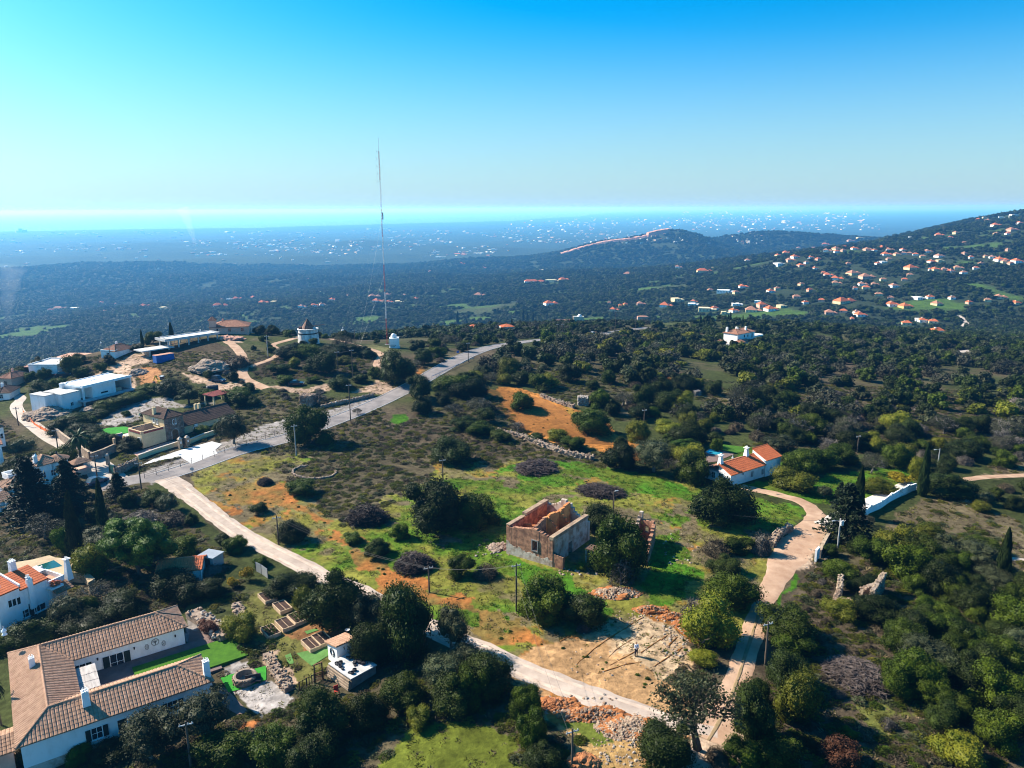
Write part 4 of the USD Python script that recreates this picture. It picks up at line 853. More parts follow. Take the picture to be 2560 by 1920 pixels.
    for b in np.linspace(.35, 2.8, 7): m.tube([[q[0], yn - .03, q[2] - .1], [q[0] + .22 * math.cos(b), yn - .03, q[2] + .02 + .16 * math.sin(b)], [q[0] + .38 * math.cos(b), yn - .03, q[2] + .36 * math.sin(b)]], .018, 4)
    part('tree_medallion', m, 'metal_dark', t)
    for x, y in ((1268, 612), (1414, 580)):
        q = wy(x, y, yn); m = MB(); m.tube([[q[0] + .2 * math.cos(b), yn - .03, q[2] + .36 * math.sin(b)] for b in np.linspace(0, 6.2832, 21)], .022, 5)
        for dz in (-.12, .12): m.tube([[q[0] + .12 * math.cos(b), yn - .03, q[2] + dz + .1 * math.sin(b)] for b in np.linspace(0, 6.2832, 13)], .016, 4)
        part('wall_ornament', m, 'metal_dark', t)
    x0, y0 = F.at('I', 65, 1300, 2.2)[:2]; t2 = MB().box(-2.6, -D + 3.6, -1, 4.6, 3.6, 3.0); part('porch_wall', t2, 'pink_wall', t)
    part('porch_roof', tiles(tiles(MB(), [(-5, -D + 1.5, 1.95), (-.02, -D + 1.5, 1.95), (-.02, -D + 3.6, 2.7), (-5, -D + 3.6, 2.7)], .36), [(-.02, -D + 5.7, 1.95), (-5, -D + 5.7, 1.95), (-5, -D + 3.6, 2.7), (-.02, -D + 3.6, 2.7)], .36), 'tile_sand', t, kind='stuff')
    # pergola of reed mats in the courtyard
    q = [F.at('I', x, y, 2.45) for x, y in ((628, 815), (812, 775), (862, 958), (672, 1000))]; x0, x1, y1, y0 = w + .1, (q[1][0] + q[2][0]) / 2, (q[0][1] + q[1][1]) / 2, (q[2][1] + q[3][1]) / 2
    y0, y1 = min(y0, y1), max(y0, y1); O = F.W([x0, y0, 0]); pg = thing('pergola', 'reed-matted pergola in the courtyard against the white house', 'pergola', O, a); X, Y = x1 - x0, y1 - y0
    for x in (.1, X - .1):
        for y in (.1, Y - .1): part('post', MB().box(x, y, -.2, .12, .12, 2.55), 'wood', pg)
    for i in range(6): part('beam', MB().box(X / 2, .1 + (Y - .2) * i / 5, 2.35, X + .2, .08, .1), 'wood', pg)
    rng = np.random.default_rng(3)
    for i, (a0, a1) in enumerate(((0, .36), (.34, .68), (.66, 1.0))):
        m = MB()
        for k in range(44):
            x = -.1 + (X + .2) * k / 43; m.bar([x, Y * a0 - .1 + rng.uniform(-.06, .06), 2.5 + .03 * i + rng.uniform(0, .02)], [x, Y * a1 + .1 + rng.uniform(-.06, .06), 2.5 + .03 * i + rng.uniform(0, .02)], (X + .2) / 40, .025)
        part('reed_mat', m, 'reed', pg)
    # courtyard floor and lawn
    def lev(name, pts, z, m, lab, kd='structure'):
        v = np.array([F.W([*p, 0])[:2] for p in pts]); return solid(name, MB().prism(v, z0 - .35, max(z0 + z, max(gh(*q) for q in v) + .03 + z * .4)), m, lab, None, None, kd)
    lev('courtyard_paving', [(w - .3, -w + .3), (LN + 2, -w + .3), (LN + 2, -D + w - .3), (w - .3, -D + w - .3)], .05, 'paving_dark', 'dark tiled courtyard floor between the two white wings'); F.foot(w, LN + 4, -D + w, -w)
    q0, q1 = F.at('I', 1160, 880, 0), F.at('I', 2120, 690, 0)
    lev('courtyard_lawn', [(q0[0], -w - 1.6), (q1[0], -w - 1.6), (q1[0], -D + w + .4), (q0[0], -D + w + .4)], .09, 'lawn', 'bright mown lawn in the courtyard of the U-shaped house')
    kb = MB()
    for p_, q_ in (((q0[0], -w - 1.5), (q1[0] + .1, -w - 1.5)), ((q1[0] + .1, -w - 1.5), (q1[0] + .1, -D + w + .3))): kb.bar([*F.W([*p_, .08])], [*F.W([*q_, .08])], .18, .12)
    solid('lawn_edging', kb, 'paving_pale', 'pale stone edging around the courtyard lawn', 'edging')
    return F, LN, LS, D, w
UF, ULN, ULS, UD, Uw = u_house()
# ------------------------------------------------------------ white house with terrace and pool at the left edge
def white_house():
    z0 = -3.0; zb = 5.0
    e0, e1 = PZ(*c('WL', 0, 740), z0 + zb), PZ(*c('WL', 320, 600), z0 + zb); F = Frame([e0[0], e0[1], z0], math.atan2(e1[1] - e0[1], e1[0] - e0[0]))
    at = F.at; t = thing('white_house', 'white two-storey house with orange roofs, roof terrace and pool behind', 'house', F.O, F.a); x1 = at('WL', 320, 600, zb)[0]; x2 = at('WL', 850, 450, 4.6)[0]; x3 = at('WL', 1085, 600, 3.6)[0]; dp = 4.6
    shell(t, -.5, x1, 0, dp + 2.6, -1.2, zb - .1, 'white_wall'); shell(t, x1, x2, .12, dp, -1.2, 4.35, 'white_wall'); shell(t, x2, x3, -.1, dp, -1.2, 3.2, 'white_wall')
    part('roof', tiles(MB(), [(-.8, -.25, zb), (x1 + .1, -.25, zb), (x1 + .1, dp + 2.6, zb + 1.55), (-.8, dp + 2.6, zb + 1.55)], .3), 'tile_orange', t)
    part('parapet', MB().bar([x1, -.2, zb + .12], [x1, dp + 1.5, zb + 1.25], .22, .5), 'white_wall', t)
    part('roof', tiles(MB(), [(x1 + .1, -.1, 4.45), (x2 + .1, -.1, 4.45), (x2 + .1, dp - .6, 5.55), (x1 + .1, dp - .6, 5.55)], .3), 'tile_orange', t)
    part('pergola_roof', tiles(MB(), [(x2 + .4, dp + 2.2, 4.2), (x1 + 1, dp + 2.2, 4.2), (x1 + 1, dp - .4, 5.0), (x2 + .4, dp - .4, 5.0)], .3), 'tile_sand', t)
    xt = x3 + 2.2; shell(t, x3, xt, .3, dp, -1.2, 2.2, 'white_wall', 'annex_wall'); part('lean_to_roof', tiles(MB(), [(x3 - .1, -1.2, 2.2), (xt + .2, -1.2, 2.2), (xt + .2, .35, 2.95), (x3 - .1, .35, 2.95)], .3), 'tile_sand', t)
    tr = part('terrace_floor', MB().box((x2 + x3) / 2 + .9, dp / 2, 3.2, x3 - x2 + 1.6, dp - .3, .08), 'terracotta', t)
    pr = MB(); pr.box((x2 + x3) / 2 + .9, -.02, 3.2, x3 - x2 + 1.9, .2, .75); pr.box(x3 + 1.75, dp / 2, 3.2, .2, dp - .2, .75); pr.box((x2 + x3) / 2 + .9, dp, 3.2, x3 - x2 + 1.9, .2, 1.1); part('terrace_parapet', pr, 'white_wall', t)
    cv = MB()
    for i in range(8): cv.bar([x2 + .2 + i * .16, dp - 2.0, 4.5], [x2 + .2 + i * .16, dp - .2, 4.75], .15, .03)
    part('awning', cv, 'membrane', t)
    st = MB(); rng = np.random.default_rng(5)
    for i in range(46): st.tube([(p0 := np.array([x2 + .55 + rng.uniform(-.5, .55), -.55 + rng.uniform(-.35, .3), 3.25 + .7 * rng.random()])), p0 + [rng.uniform(-.3, .3), rng.uniform(-.3, .3), rng.uniform(-.05, .1)]], .09, 6)
    part('balcony_ledge', MB().box(x2 + .6, -.5, 2.95, 1.7, 1.2, .25), 'white_wall', t)
    part('stacked_tiles', st, 'tile_orange', t, kind='stuff')
    for k, x, y, w_, h_, yw in (('WL', 172, 895, .42, .95, 0), ('WL', 245, 868, .42, .95, 0), ('WL', 322, 842, .42, .95, 0)):
        q = F.y(k, x, y, yw); window(t, [q[0], yw, q[2]], (1, 0), (0, -1), w_, h_, 'white_wall', 'shutter', bars=False)
    for x, y, w_, h_ in ((440, 1070, 1.0, 1.0), (700, 960, 1.4, .85)):
        q = F.y('WL', x, y, 0); window(t, [q[0], .0 if q[0] < x1 else .12, q[2]], (1, 0), (0, -1), w_, h_, 'white_wall', 'dark_glass')
    q = F.y('WL', 590, 1110, 0); window(t, [q[0], .12 if q[0] > x1 else 0, 1.0], (1, 0), (0, -1), .9, 2.0, 'white_wall', 'shutter', bars=False, name='door', sill=False)
    cs = F.y('WL', 500, 500, .0); part('chimney_breast', MB().box(cs[0], -.08, 1.2, .75, .36, 4.3, 0, .82), 'white_wall', t); chimney(t, cs[0], .2, 5.2, .5, .5, 'white_wall', .8)
    q = at('WL', 225, 330, 5.4); chimney(t, q[0], q[1], 5.3, .8, 1.6, 'white_wall', .8); q = at('WL', 1185, 400, 3.4); chimney(t, q[0], min(q[1], dp), 3.2, .85, 2.7, 'white_wall', .5)
    F.foot(-1, xt, -.6, dp + 2.6)
    lev = lambda name, k, pts, z, m, lab, th=.4: solid(name, MB().prism([PZ(*c(k, *p), z0 + z)[:2] for p in pts], z0 + z - th, z0 + z), m, lab, None, None, 'structure')
    TP = [(235, 180), (560, 130), (850, 55), (960, 95), (1130, 110), (1250, 190), (1500, 330), (1640, 460), (1520, 530), (1450, 380), (1240, 360), (900, 420), (400, 470), (265, 350)]
    lev('pool_terrace', 'WL', TP, 2.0, 'paving_tan', 'tan paved pool terrace behind the white house', 3.2); FOOT.append(Polygon([PZ(*c('WL', *p), z0 + 2)[:2] for p in TP]).buffer(.3))
    lev('swimming_pool', 'WL', [(275, 360), (930, 140), (1080, 240), (700, 330), (400, 420)], 2.012, 'pool_water_green', 'dark green swimming pool on the terrace of the white house', .3)
    return F
WH = white_house()
# ------------------------------------------------------------ orange-roofed house
def orange_house():
    z0 = gh(*g('OH', 620, 1110)[:2]) - .1; ze = 2.45
    e0, e1 = PZ(*c('OH', 820, 905), z0 + ze), PZ(*c('OH', 1615, 655), z0 + ze); F = Frame([e0[0], e0[1], z0], math.atan2(e1[1] - e0[1], e1[0] - e0[0])); at = F.at
    L = F.L(e1)[0]; r0 = at('OH', 490, 680, ze + 1.15); yr = r0[1]; bk = at('OH', 245, 640, ze - .1)[1]; bk = min(max(bk, yr + 1.5), yr + 3.4); t = thing('orange_roofed_house', 'white farmhouse with bright orange tiled roofs and two white chimneys beside the orchard', 'house', F.O, F.a)
    rs = 1.4; x2a = L + .05; H2 = F.x('OH', 1600, 555, L)[2]; L2 = at('OH', 1965, 450, H2)[0]; F.foot(0, L2, -.4, yr + 3.2)
    w = MB().box(L / 2, yr / 2 + .15, -.8, L - .3, yr - .2, ze + .75); gable_end(w, .15, L - .15, .25, yr + .2, ze - .08, rs - .1, yr); part('wall', w, 'white_wall', t)
    w = MB().box((L + L2) / 2, (yr + .4) / 2, -.8, L2 - L - .1, yr + .2, H2 + .72); part('upper_wall', w, 'white_wall', t); g2 = MB(); gable_end(g2, L + .06, L2 - .2, .1, yr + .3, H2 - .1, rs - .1, yr + .3); part('gable_wall', g2, 'white_wall', t)
    w = MB().box(L / 2, (yr + bk) / 2, -.8, L - .3, bk - yr - .2, ze + .4); part('rear_wall', w, 'white_wall', t)
    part('roof_slope', tiles(MB(), [(-.15, -.15, ze), (L, -.15, ze), (L, yr, ze + rs), (-.15, yr, ze + rs)], .42, .5, .07), 'tile_orange', t, kind='stuff')
    part('roof_slope', tiles(MB(), [(L + .3, bk, ze - .3), (-.3, bk, ze - .3), (-.3, yr, ze + rs - .12), (L + .3, yr, ze + rs - .12)], .42, .5, .05), 'tile_rose', t, kind='stuff')
    part('roof_slope', tiles(MB(), [(L + .02, -.2, H2), (L2, -.2, H2), (L2, yr + .4, H2 + rs + .1), (L + .02, yr + .4, H2 + rs + .1)], .42, .5, .07), 'tile_orange', t, kind='stuff')
    part('ridge_tiles', caps(caps(MB(), (-.1, yr, ze + rs), (L, yr, ze + rs), .1), (L, yr + .4, H2 + rs + .1), (L2, yr + .4, H2 + rs + .1), .1), 'tile_orange', t, kind='stuff')
    for x, y in ((535, 650), (1165, 450)):
        q = at('OH', x, y, ze + rs); chimney(t, max(q[0], .5), yr + .1, ze + rs - .15, .95, 1.75, 'white_wall', .45)
    for x, y in ((1297, 880), (1540, 820)):
        q = F.y('OH', x, y, .1); q[1] = .15; m = MB()
        for i in range(4): panel(m, q + [(-.27 + .18 * i), 0, 0], (1, 0), (0, -1), .07, 1.1, .03, .002)
        part('vent_slots', m, 'concrete_dark', t)
    q = F.y('OH', 1085, 875, .1); part('wall_lamp', MB().box(q[0], .08, q[2] - .1, .16, .14, .22), 'metal_dark', t)
    q = F.x('OH', 575, 960, .15); window(t, [.15, q[1], 1.05], (0, -1), (-1, 0), .95, 2.0, 'white_wall', 'green_paint', name='door', bars=True, sill=False)
    q = F.x('OH', 400, 950, .15); window(t, [.15, min(q[1], bk - .8), 1.25], (0, -1), (-1, 0), .8, 1.15, 'white_wall', 'green_paint')
    sheet('lawn', 'OH', [(455, 245), (560, 195), (900, 230), (1140, 270), (1150, 350), (900, 405), (620, 345), (470, 310)], 'lawn', 'bright green lawn behind the orange-roofed house', .07)
    sheet('pool_terrace', 'OH', [(240, 620), (240, 430), (200, 380), (300, 290), (470, 300), (880, 420), (560, 560), (480, 590)], 'paving_dark', 'dark red paving around the small blue pool', .06)
    sheet('swimming_pool', 'OH', [(225, 370), (330, 310), (500, 330), (620, 405), (480, 440), (300, 420)], 'pool_water', 'small blue pool half hidden behind trees at the orange-roofed house', .10)
    return F
OHF = orange_house()
# ------------------------------------------------------------ the roofless ruin
def ruin():
    z0 = -.1; H = 4.3
    a0, a1 = PZ(*c('RU', 135, 500), z0 + H), PZ(*c('RU', 745, 675), z0 + H); b = PZ(*c('RU', 735, 145), z0 + H + .3)
    F = Frame([a0[0], a0[1], z0], math.atan2(a1[1] - a0[1], a1[0] - a0[0])); at = F.at; X = F.L(a1)[0]; Y = (F.L(b)[1] + at('RU', 1170, 375, H)[1]) / 2
    t = thing('ruined_house', 'roofless ruined farmhouse with crumbling plaster and bare orange inner walls', 'ruin', F.O, F.a); F.foot(-.3, X + 1, -.3, Y + .3)
    xm = F.y('RU', 590, 390, 1.0)[0]; xm = X * .58; zm = H + 1.5; th = .55
    w = MB(); q = F.y('RU', 512, 700, 0); wx = q[0]; ragged_wall(w, (0, th / 2), (X, th / 2), th, -.6, [H, H + .05, H + .2, H + .5, H + .75, H + .6, H + .2, H], 0, [(wx - .42, wx + .42, 1.75, 3.25)], .09, 1); part('front_wall', w, 'plaster_ruin', t)
    xs = np.linspace(0, X, 90); tz = .25 + 1.5 * (1 - xs / X) * fbm(np.c_[xs, xs * 0], .5, 3, 2) + 1.3 * fbm(np.c_[xs, xs * 0], 1.3, 4, 5); m = MB().add(np.vstack([np.c_[xs, xs * 0 - .03, xs * 0 - .6], np.c_[xs, xs * 0 - .03, tz], np.c_[xs, xs * 0 + .02, tz + .02]]), [[i + o, i + 1 + o, i + 91 + o, i + 90 + o] for o in (0, 90) for i in range(89)])
    part('limewash', m, 'plaster_pale', t)
    f = MB()
    for sg in (-1, 1): panel(f, [wx + sg * .5, 0, 2.5], (1, 0), (0, -1), .16, 1.85, .09)
    for dz in (-.83, .83): panel(f, [wx, 0, 2.5 + dz], (1, 0), (0, -1), .84, .16, .09)
    part('window_surround', f, 'concrete_dark', t)
    w = MB(); ragged_wall(w, (th / 2, th), (th / 2, Y), th, -.6, [H, H, H + .15, H + .2, H + .3], 0, [], .04, 2); part('left_wall', w, 'plaster_ruin', t)
    part('coping', MB().bar([.25, .1, H + .22], [.25, Y * .38, H + .22], .7, .16).bar([.28, Y * .40, H + .5], [.28, Y * .98, H + .55], .78, .42), 'wall_top', t)
    w = MB(); ragged_wall(w, (X - th / 2, th), (X - th / 2, Y * .93), th, -.6, H - .05, H - .1, [(Y * .36, Y * .46, -.6, 2.0)], .02, 3); part('right_wall', w, 'plaster_pale', t)
    part('cornice', MB().bar([X - .22, -.02, H + .02], [X - .22, Y * .93, H - .06], .72, .5), 'wall_top', t)
    w = MB(); ragged_wall(w, (0, Y - th / 2), (X, Y - th / 2), th, -.6, [H + .2, H + .1, H + .4, zm, zm - .3, H - .3, H - .8, H - 1.2], 0, [], .1, 4); part('back_wall', w, 'plaster_pale', t)
    w = MB(); ragged_wall(w, (xm, Y * .30), (xm, Y - th), .42, -.4, [zm - .2, zm - .1, zm - .5, zm - .3, zm], 0, [(Y * .02, Y * .12, -.4, 2.1)], .1, 5); part('spine_wall', w, 'plaster_orange', t)
    w = MB(); ragged_wall(w, (xm, th), (xm, Y * .30), .4, -.4, [H + .8, zm - .4, zm - .1], 0, [], .12, 15); part('spine_wall', w, 'plaster_ruin', t)
    w = MB(); ragged_wall(w, (xm, Y * .34), (X - th, Y * .34), .38, -.4, [zm - .1, H + .7, H - .1, H - .6], 0, [(1.2, 2.0, -.4, 2.0)], .1, 6); part('cross_wall', w, 'plaster_orange', t)
    w = MB(); ragged_wall(w, (xm, Y * .66), (X - th, Y * .66), .38, -.4, [zm - .2, H + .4, H - .5, H - 1.0], 0, [], .1, 7); part('cross_wall', w, 'plaster_orange', t)
    w = MB(); ragged_wall(w, (th, Y * .36), (xm, Y * .36), .36, -.4, [H - .9, H - .6, H - .3], 0, [(1.4, 2.2, -.4, 2.1)], .08, 8); part('cross_wall', w, 'plaster_orange', t)
    w = MB(); ragged_wall(w, (th, Y * .74), (xm, Y * .74), .36, -.4, [H - 1.2, H - 1.0, H - .6], 0, [], .08, 18); part('cross_wall', w, 'plaster_orange', t)
    part('beam', MB().bar([xm + .2, Y * .1, H + .3], [X - .4, Y * .2, H - .9], .12).bar([xm + .1, Y * .22, H - .1], [X - .6, Y * .12, H - .7], .1), 'wood', t)
    w = MB(); ragged_wall(w, (X + .02, .3), (X + 1.7, .3), .5, -.6, [2.0, 1.9, 1.7], 0, [], .12, 9); part('buttress', w, 'plaster_ruin', t)
    part('floor_debris', MB().prism([(th, th), (X - th, th), (X - th, Y - th), (th, Y - th)], -.4, .12), 'stone_wall', t)
    w = MB(); rn = np.random.default_rng(41)
    for _ in range(260): w.rock([rn.uniform(th, X - th), rn.uniform(th, Y - th), .15 + rn.uniform(0, .5)], rn.uniform(.25, .6), rn, .6)
    part('fallen_tiles', w, 'tile_orange', t, kind='stuff')
    for i in range(5): u, v = rn.uniform(xm, X - 1), rn.uniform(1, Y - 1); part('beam', MB().bar([u, v, .5], [u + rn.uniform(-2, 1), v + rn.uniform(-1, 1), rn.uniform(1.2, 3)], .16), 'wood', t)
    # outbuildings to the right, half under the trees
    q = g('RU', 1270, 975); b = thing('brick_oven_shed', 'small flat-roofed open shed in the shade between ruin and tree', 'shed', q, F.a); FOOT.append(shapely.Point(q[:2]).buffer(1.8))
    for x, y in ((-.75, -.5), (.75, -.5), (-.75, .7), (.75, .7)): part('pillar', MB().box(x, y, -.2, .22, .22, 2.3), 'plaster_pale', b)
    part('roof_slab', MB().box(0, .1, 2.1, 1.9, 1.7, .14), 'tile_brown', b); part('back_wall', MB().box(0, .75, -.2, 1.4, .16, 2.28), 'plaster_pale', b); part('hearth', MB().box(0, .2, -.2, 1.3, .7, 1.0), 'stone_brown', b)
    q = g('RU', 1975, 1020); t2 = thing('ruined_barn', 'broken barn walls of rough stone behind the tree beside the ruin', 'ruin', q, F.a); p = [F.L(g('RU', *s_))[:2] - F.L(q)[:2] for s_ in ((1975, 1020), (2075, 700), (1880, 640), (1600, 560))]
    w = MB(); ragged_wall(w, p[0], p[1], .5, -.6, [1.6, 2.3, 2.6, 3.0], 0, [], .35, 21); part('right_wall', w, 'plaster_ruin', t2)
    w = MB(); ragged_wall(w, p[1], p[2], .5, -.6, [3.4, 3.0, 3.2], 0, [(.8, 1.6, 1.2, 2.2)], .15, 22); part('back_wall', w, 'plaster_ruin', t2)
    w = MB(); ragged_wall(w, p[2], p[2] + (p[0] - p[1]) * .45, .45, -.6, [3.6, 3.0, 2.4], 0, [], .2, 23); part('inner_wall', w, 'stone_wall', t2)
    w = MB(); ragged_wall(w, p[2], p[3], .45, -.6, [2.2, 1.6, 1.4], 0, [], .15, 24); part('yard_wall', w, 'stone_wall', t2)
    w = MB().box(p[2][0] + .3, p[2][1], 3.2, .5, .5, 1.1); part('pillar_stub', w, 'plaster_pale', t2)
    for s_ in ((2075, 860), (1750, 650)): FOOT.append(shapely.Point(g('RU', *s_)[:2]).buffer(1.5))
    return F
RUF = ruin()
# ------------------------------------------------------------ stone-towered villa
def villa():
    F = frame_px('VI', (470, 1045), (875, 935)); at = F.at; t = thing('stone_towered_villa', 'cream villa with brown tiled roofs and a rough stone entrance tower', 'villa', F.O, F.a)
    xa = F.y('VI', 872, 900)[0]; xt = F.y('VI', 1198, 850)[0]; hp = F.y('VI', 455, 760)[2]; ht = (F.y('VI', 825, 520)[2] + F.y('VI', 1160, 462)[2]) / 2; y0 = .6; hm = (F.y('VI', 1310, 612, .2)[2] + F.y('VI', 2070, 448, .2)[2]) / 2; xm = F.y('VI', 2075, 450, .2)[0]
    da = min(max(at('VI', 275, 680, hp)[1], 4), 8); dt = min(max(at('VI', 565, 412, ht)[1], 5), 10)
    F.foot(0, xm, 0, 8); F.foot(0, xt, 0, dt)
    w = part('annex_wall', MB().box(xa / 2, da / 2, -.8, xa, da, hp + .8 - .5), 'cream_wall', t); p = MB()
    for a, b in (((.1, .1), (xa, .1)), ((.1, .1), (.1, da - .1)), ((.1, da - .1), (xa, da - .1))): p.bar([*a, hp - .22], [*b, hp - .22], .26, .6)
    part('parapet', p, 'peach_wall', t); p = MB(); panel(p, [xa / 2, -.03, hp - .28], (1, 0), (0, -1), xa * .82, .42, .02); panel(p, [-.03, da / 2, hp - .28], (0, -1), (-1, 0), da * .8, .42, .02); part('frieze', p, 'tile_dark_red', t)
    hip_roof(t, .4, xa - .6, .4, da - .4, hp - .42, 1.0, 'tile_brown', None, .3, .5, 0, name='annex_roof')
    part('tower_wall', MB().box((xa + xt) / 2, dt / 2, -.8, xt - xa, dt, ht + .75), 'stone_wall', t); part('tower_side_wall', MB().box(xa - .03, dt / 2 + .05, hp - .3, .08, dt - .1, ht - hp + .2), 'cream_wall', t)
    st = MB(); rng = np.random.default_rng(11)
    for i in range(330):
        x, z = rng.uniform(xa + .1, xt - .1), rng.uniform(.1, ht - .2)
        if abs(x - (xa + (xt - xa) * .53)) < 1.0 and z < 2.9: continue
        st.rock([x, -.0, z], rng.uniform(.18, .42), rng, .6)
    part('facing_stones', st, 'stone_brown', t, kind='stuff')
    hip_roof(t, xa, xt, 0, dt, ht, 1.35, 'tile_brown', 'tile_brown', .3, .5, .35, name='tower_roof')
    q = F.y('VI', 1005, 582); window(t, [q[0], 0, q[2]], (1, 0), (0, -1), .62, .85, 'white_wall', 'dark_glass', ft=.16)
    q = F.y('VI', 1035, 900); ax = q[0]; a = MB(); r = .85
    a.tube([[ax - r, -.06, 0], [ax - r, -.06, 1.7], *[[ax + r * math.cos(b), -.06, 1.7 + r * math.sin(b)] for b in np.linspace(math.pi, 0, 13)], [ax + r, -.06, 1.7], [ax + r, -.06, 0]], .13, 6)
    d = part('entrance_arch', a, 'plaster_pale', t); dv = [[ax - r, -.03, 0], [ax + r, -.03, 0]] + [[ax + r * math.cos(b), -.03, 1.7 + r * math.sin(b)] for b in np.linspace(0, math.pi, 13)]
    part('door', MB().add(dv, [[0, i, i + 1] for i in range(1, len(dv) - 1)]), 'wood', d); part('shield', MB().box(ax, -.1, 3.3, .4, .12, .5, 0, .7), 'plaster_pale', t)
    wl = MB().box((xt + xm) / 2, y0 + 3.3, -.8, xm - xt - .3, 6.4, hm + .75); gable_end(wl, xt + .2, xm - .35, y0 + .1, y0 + 6.5, hm - .1, 1.9); part('main_wall', wl, 'cream_wall', t)
    gable_roof(t, xt + .1, xm - .3, y0, y0 + 6.6, hm - .02, 2.05, 'tile_brown', 'tile_brown', .3, .5, .35, name='main_roof')
    for x, y, h_ in ((1375, 712, 1.15), (1790, 600, .95), (1957, 580, .95)):
        q = F.y('VI', x, y, y0 + .1); window(t, [q[0], y0 + .1, q[2]], (1, 0), (0, -1), .85, h_, 'white_wall', 'green_paint' if x != 1375 else 'dark_glass', ft=.13)
    q = F.y('VI', 1370, 632, y0 + .1); part('air_conditioner', MB().box(q[0], y0 - .12, q[2] - .3, .75, .36, .55), 'white_wall', t)
    for x, y in ((655, 560), (712, 585)):
        q = F.x('VI', x, y, xa - .07); window(t, [xa - .07, q[1], min(q[2], ht - .8)], (0, -1), (-1, 0), .55, .9, 'white_wall', 'dark_glass')
    q = F.x('VI', 400, 860, 0); window(t, [0, min(q[1], da - 1), 1.5], (0, -1), (-1, 0), .9, 1.4, 'white_wall', 'green_paint')
    q = at('VI', 660, 430, ht + .6); chimney(t, q[0], q[1], ht + .3, .7, 1.5, 'cream_wall', .85)
    for dx in (0, .9): chimney(t, at('VI', 1395, 360, hm + 2)[0] + dx, y0 + 4.6, hm + 1.2, .6, 1.9, 'cream_wall', .9, cap=False)
    part('rear_parapet', MB().bar([xt + .3, y0 + 7.3, hm + .4], [xm - 3, y0 + 7.3, hm + .4], .25, 1.0), 'cream_wall', t)
    O = F.W([at('VI', 1760, 200, 2.9)[0], at('VI', 1760, 200, 2.9)[1], 0]); O[2] = gh(*O[:2]); pv = thing('garden_pavilion', 'open pavilion with a dull red hipped roof behind the villa', 'pavilion', O, F.a)
    for x in (-2.4, 2.4):
        for y in (-1.8, 1.8): part('post', MB().box(x, y, -.5, .3, .3, 3.2), 'cream_wall', pv)
    hip_roof(pv, -2.6, 2.6, -2, 2, 2.7, .75, 'tile_dark_red', None, .3, .5, .2); FOOT.append(shapely.Point(O[:2]).buffer(4))
    # garden and frontage
    sheet('villa_lawn', 'A', [(800, 1115), (860, 1080), (1065, 1060), (1140, 1072), (1142, 1108), (1070, 1120), (960, 1145)], 'artificial_lawn', 'vivid green lawn in the villa garden', .07)
    sheet('driveway_paving', 'A', [(1150, 1290), (1440, 1195), (1520, 1180), (1540, 1225), (1200, 1330)], 'paving_pink', 'pinkish block paving in front of the villa annex', .06)
    sheet('white_forecourt', 'A', [(1215, 1400), (1330, 1340), (1560, 1265), (1830, 1190), (1920, 1212), (1860, 1262), (1880, 1295), (1655, 1385), (1560, 1325), (1400, 1350)], 'paving_white', 'white concrete forecourt before the villa gate', .09)
    sheet('patio', 'A', [(965, 1150), (1060, 1130), (1150, 1105), (1150, 1140), (1000, 1180)], 'paving_pale', 'pale patio strip beside the villa lawn', .08)
    def lowwall(name, lab, k, pts, h, th_, m, cap=None):
        W = [g(k, *p) for p in pts]; O = W[0]; o = thing(name, lab, 'wall', O); b = MB()
        for i, (p, q) in enumerate(zip(W[:-1], W[1:])):
            d = (q - p)[:2]; L = np.linalg.norm(d); n = max(1, int(L / 2)); 
            for j in range(n):
                u, v = p + (q - p) * j / n, p + (q - p) * (j + 1) / n; z = min(gh(*u[:2]), gh(*v[:2])); m_ = (u + v) / 2; b.box(m_[0] - O[0], m_[1] - O[1], z - O[2] - .4, L / n + .02, th_, h + .4, math.atan2(d[1], d[0]))
        part('masonry', b, m, o)
        if cap:
            cb = MB()
            for p, q in zip(W[:-1], W[1:]):
                n = max(1, int(np.linalg.norm(q - p) / 1.2))
                for j in range(n):
                    u, v = p + (q - p) * (j + .04) / n, p + (q - p) * (j + .96) / n; z = [gh(*u[:2]), gh(*v[:2])]; cb.bar([u[0] - O[0], u[1] - O[1], z[0] - O[2] + h + .03], [v[0] - O[0], v[1] - O[1], z[1] - O[2] + h + .03], th_ + .1, .08)
            part('coping_stones', cb, cap, o, kind='stuff')
        FOOT.append(LineString([p[:2] for p in W]).buffer(th_ / 2 + .4)); return o
    globals()['lowwall'] = lowwall
    lowwall('front_wall', 'low cream wall with pale coping in front of the villa annex', 'VI', [(390, 1235), (700, 1120), (1040, 1010), (1095, 995)], .95, .3, 'cream_wall', 'paving_pale')
    lowwall('front_wall', 'low cream wall in front of the villa main wing, right of the gate', 'VI', [(1280, 960), (1500, 870), (1800, 770), (2080, 680)], 1.0, .3, 'cream_wall', 'paving_pale')
    for (x, y), lab in (((1115, 1035), 'left stone gate pillar before the villa tower'), ((1240, 1005), 'right stone gate pillar with a niche before the villa tower')):
        q = g('VI', x, y); o = thing('gate_pillar', lab, 'pillar', q, F.a); part('shaft', MB().box(0, 0, -.3, .7, .7, 2.3), 'stone_pale', o); part('cap', MB().box(0, 0, 2.0, .9, .9, .45, 0, .3), 'plaster_pale', o); part('niche', MB().box(0, -.36, 1.0, .3, .06, .5), 'white_wall', o)
    p, q = g('VI', 1150, 1030), g('VI', 1205, 1012); o = thing('entrance_gate', 'dark iron entrance gate between the stone pillars', 'gate', p); b = MB()
    for i in range(9): u = p + (q - p) * i / 8; b.box(u[0] - p[0], u[1] - p[1], 0, .05, .05, 1.9)
    part('bars', b, 'metal_dark', o, kind='stuff'); [part('rail', MB().bar([0, 0, zz], [*(q - p)[:2], zz], .06), 'metal_dark', o) for zz in (.3, 1.75)]
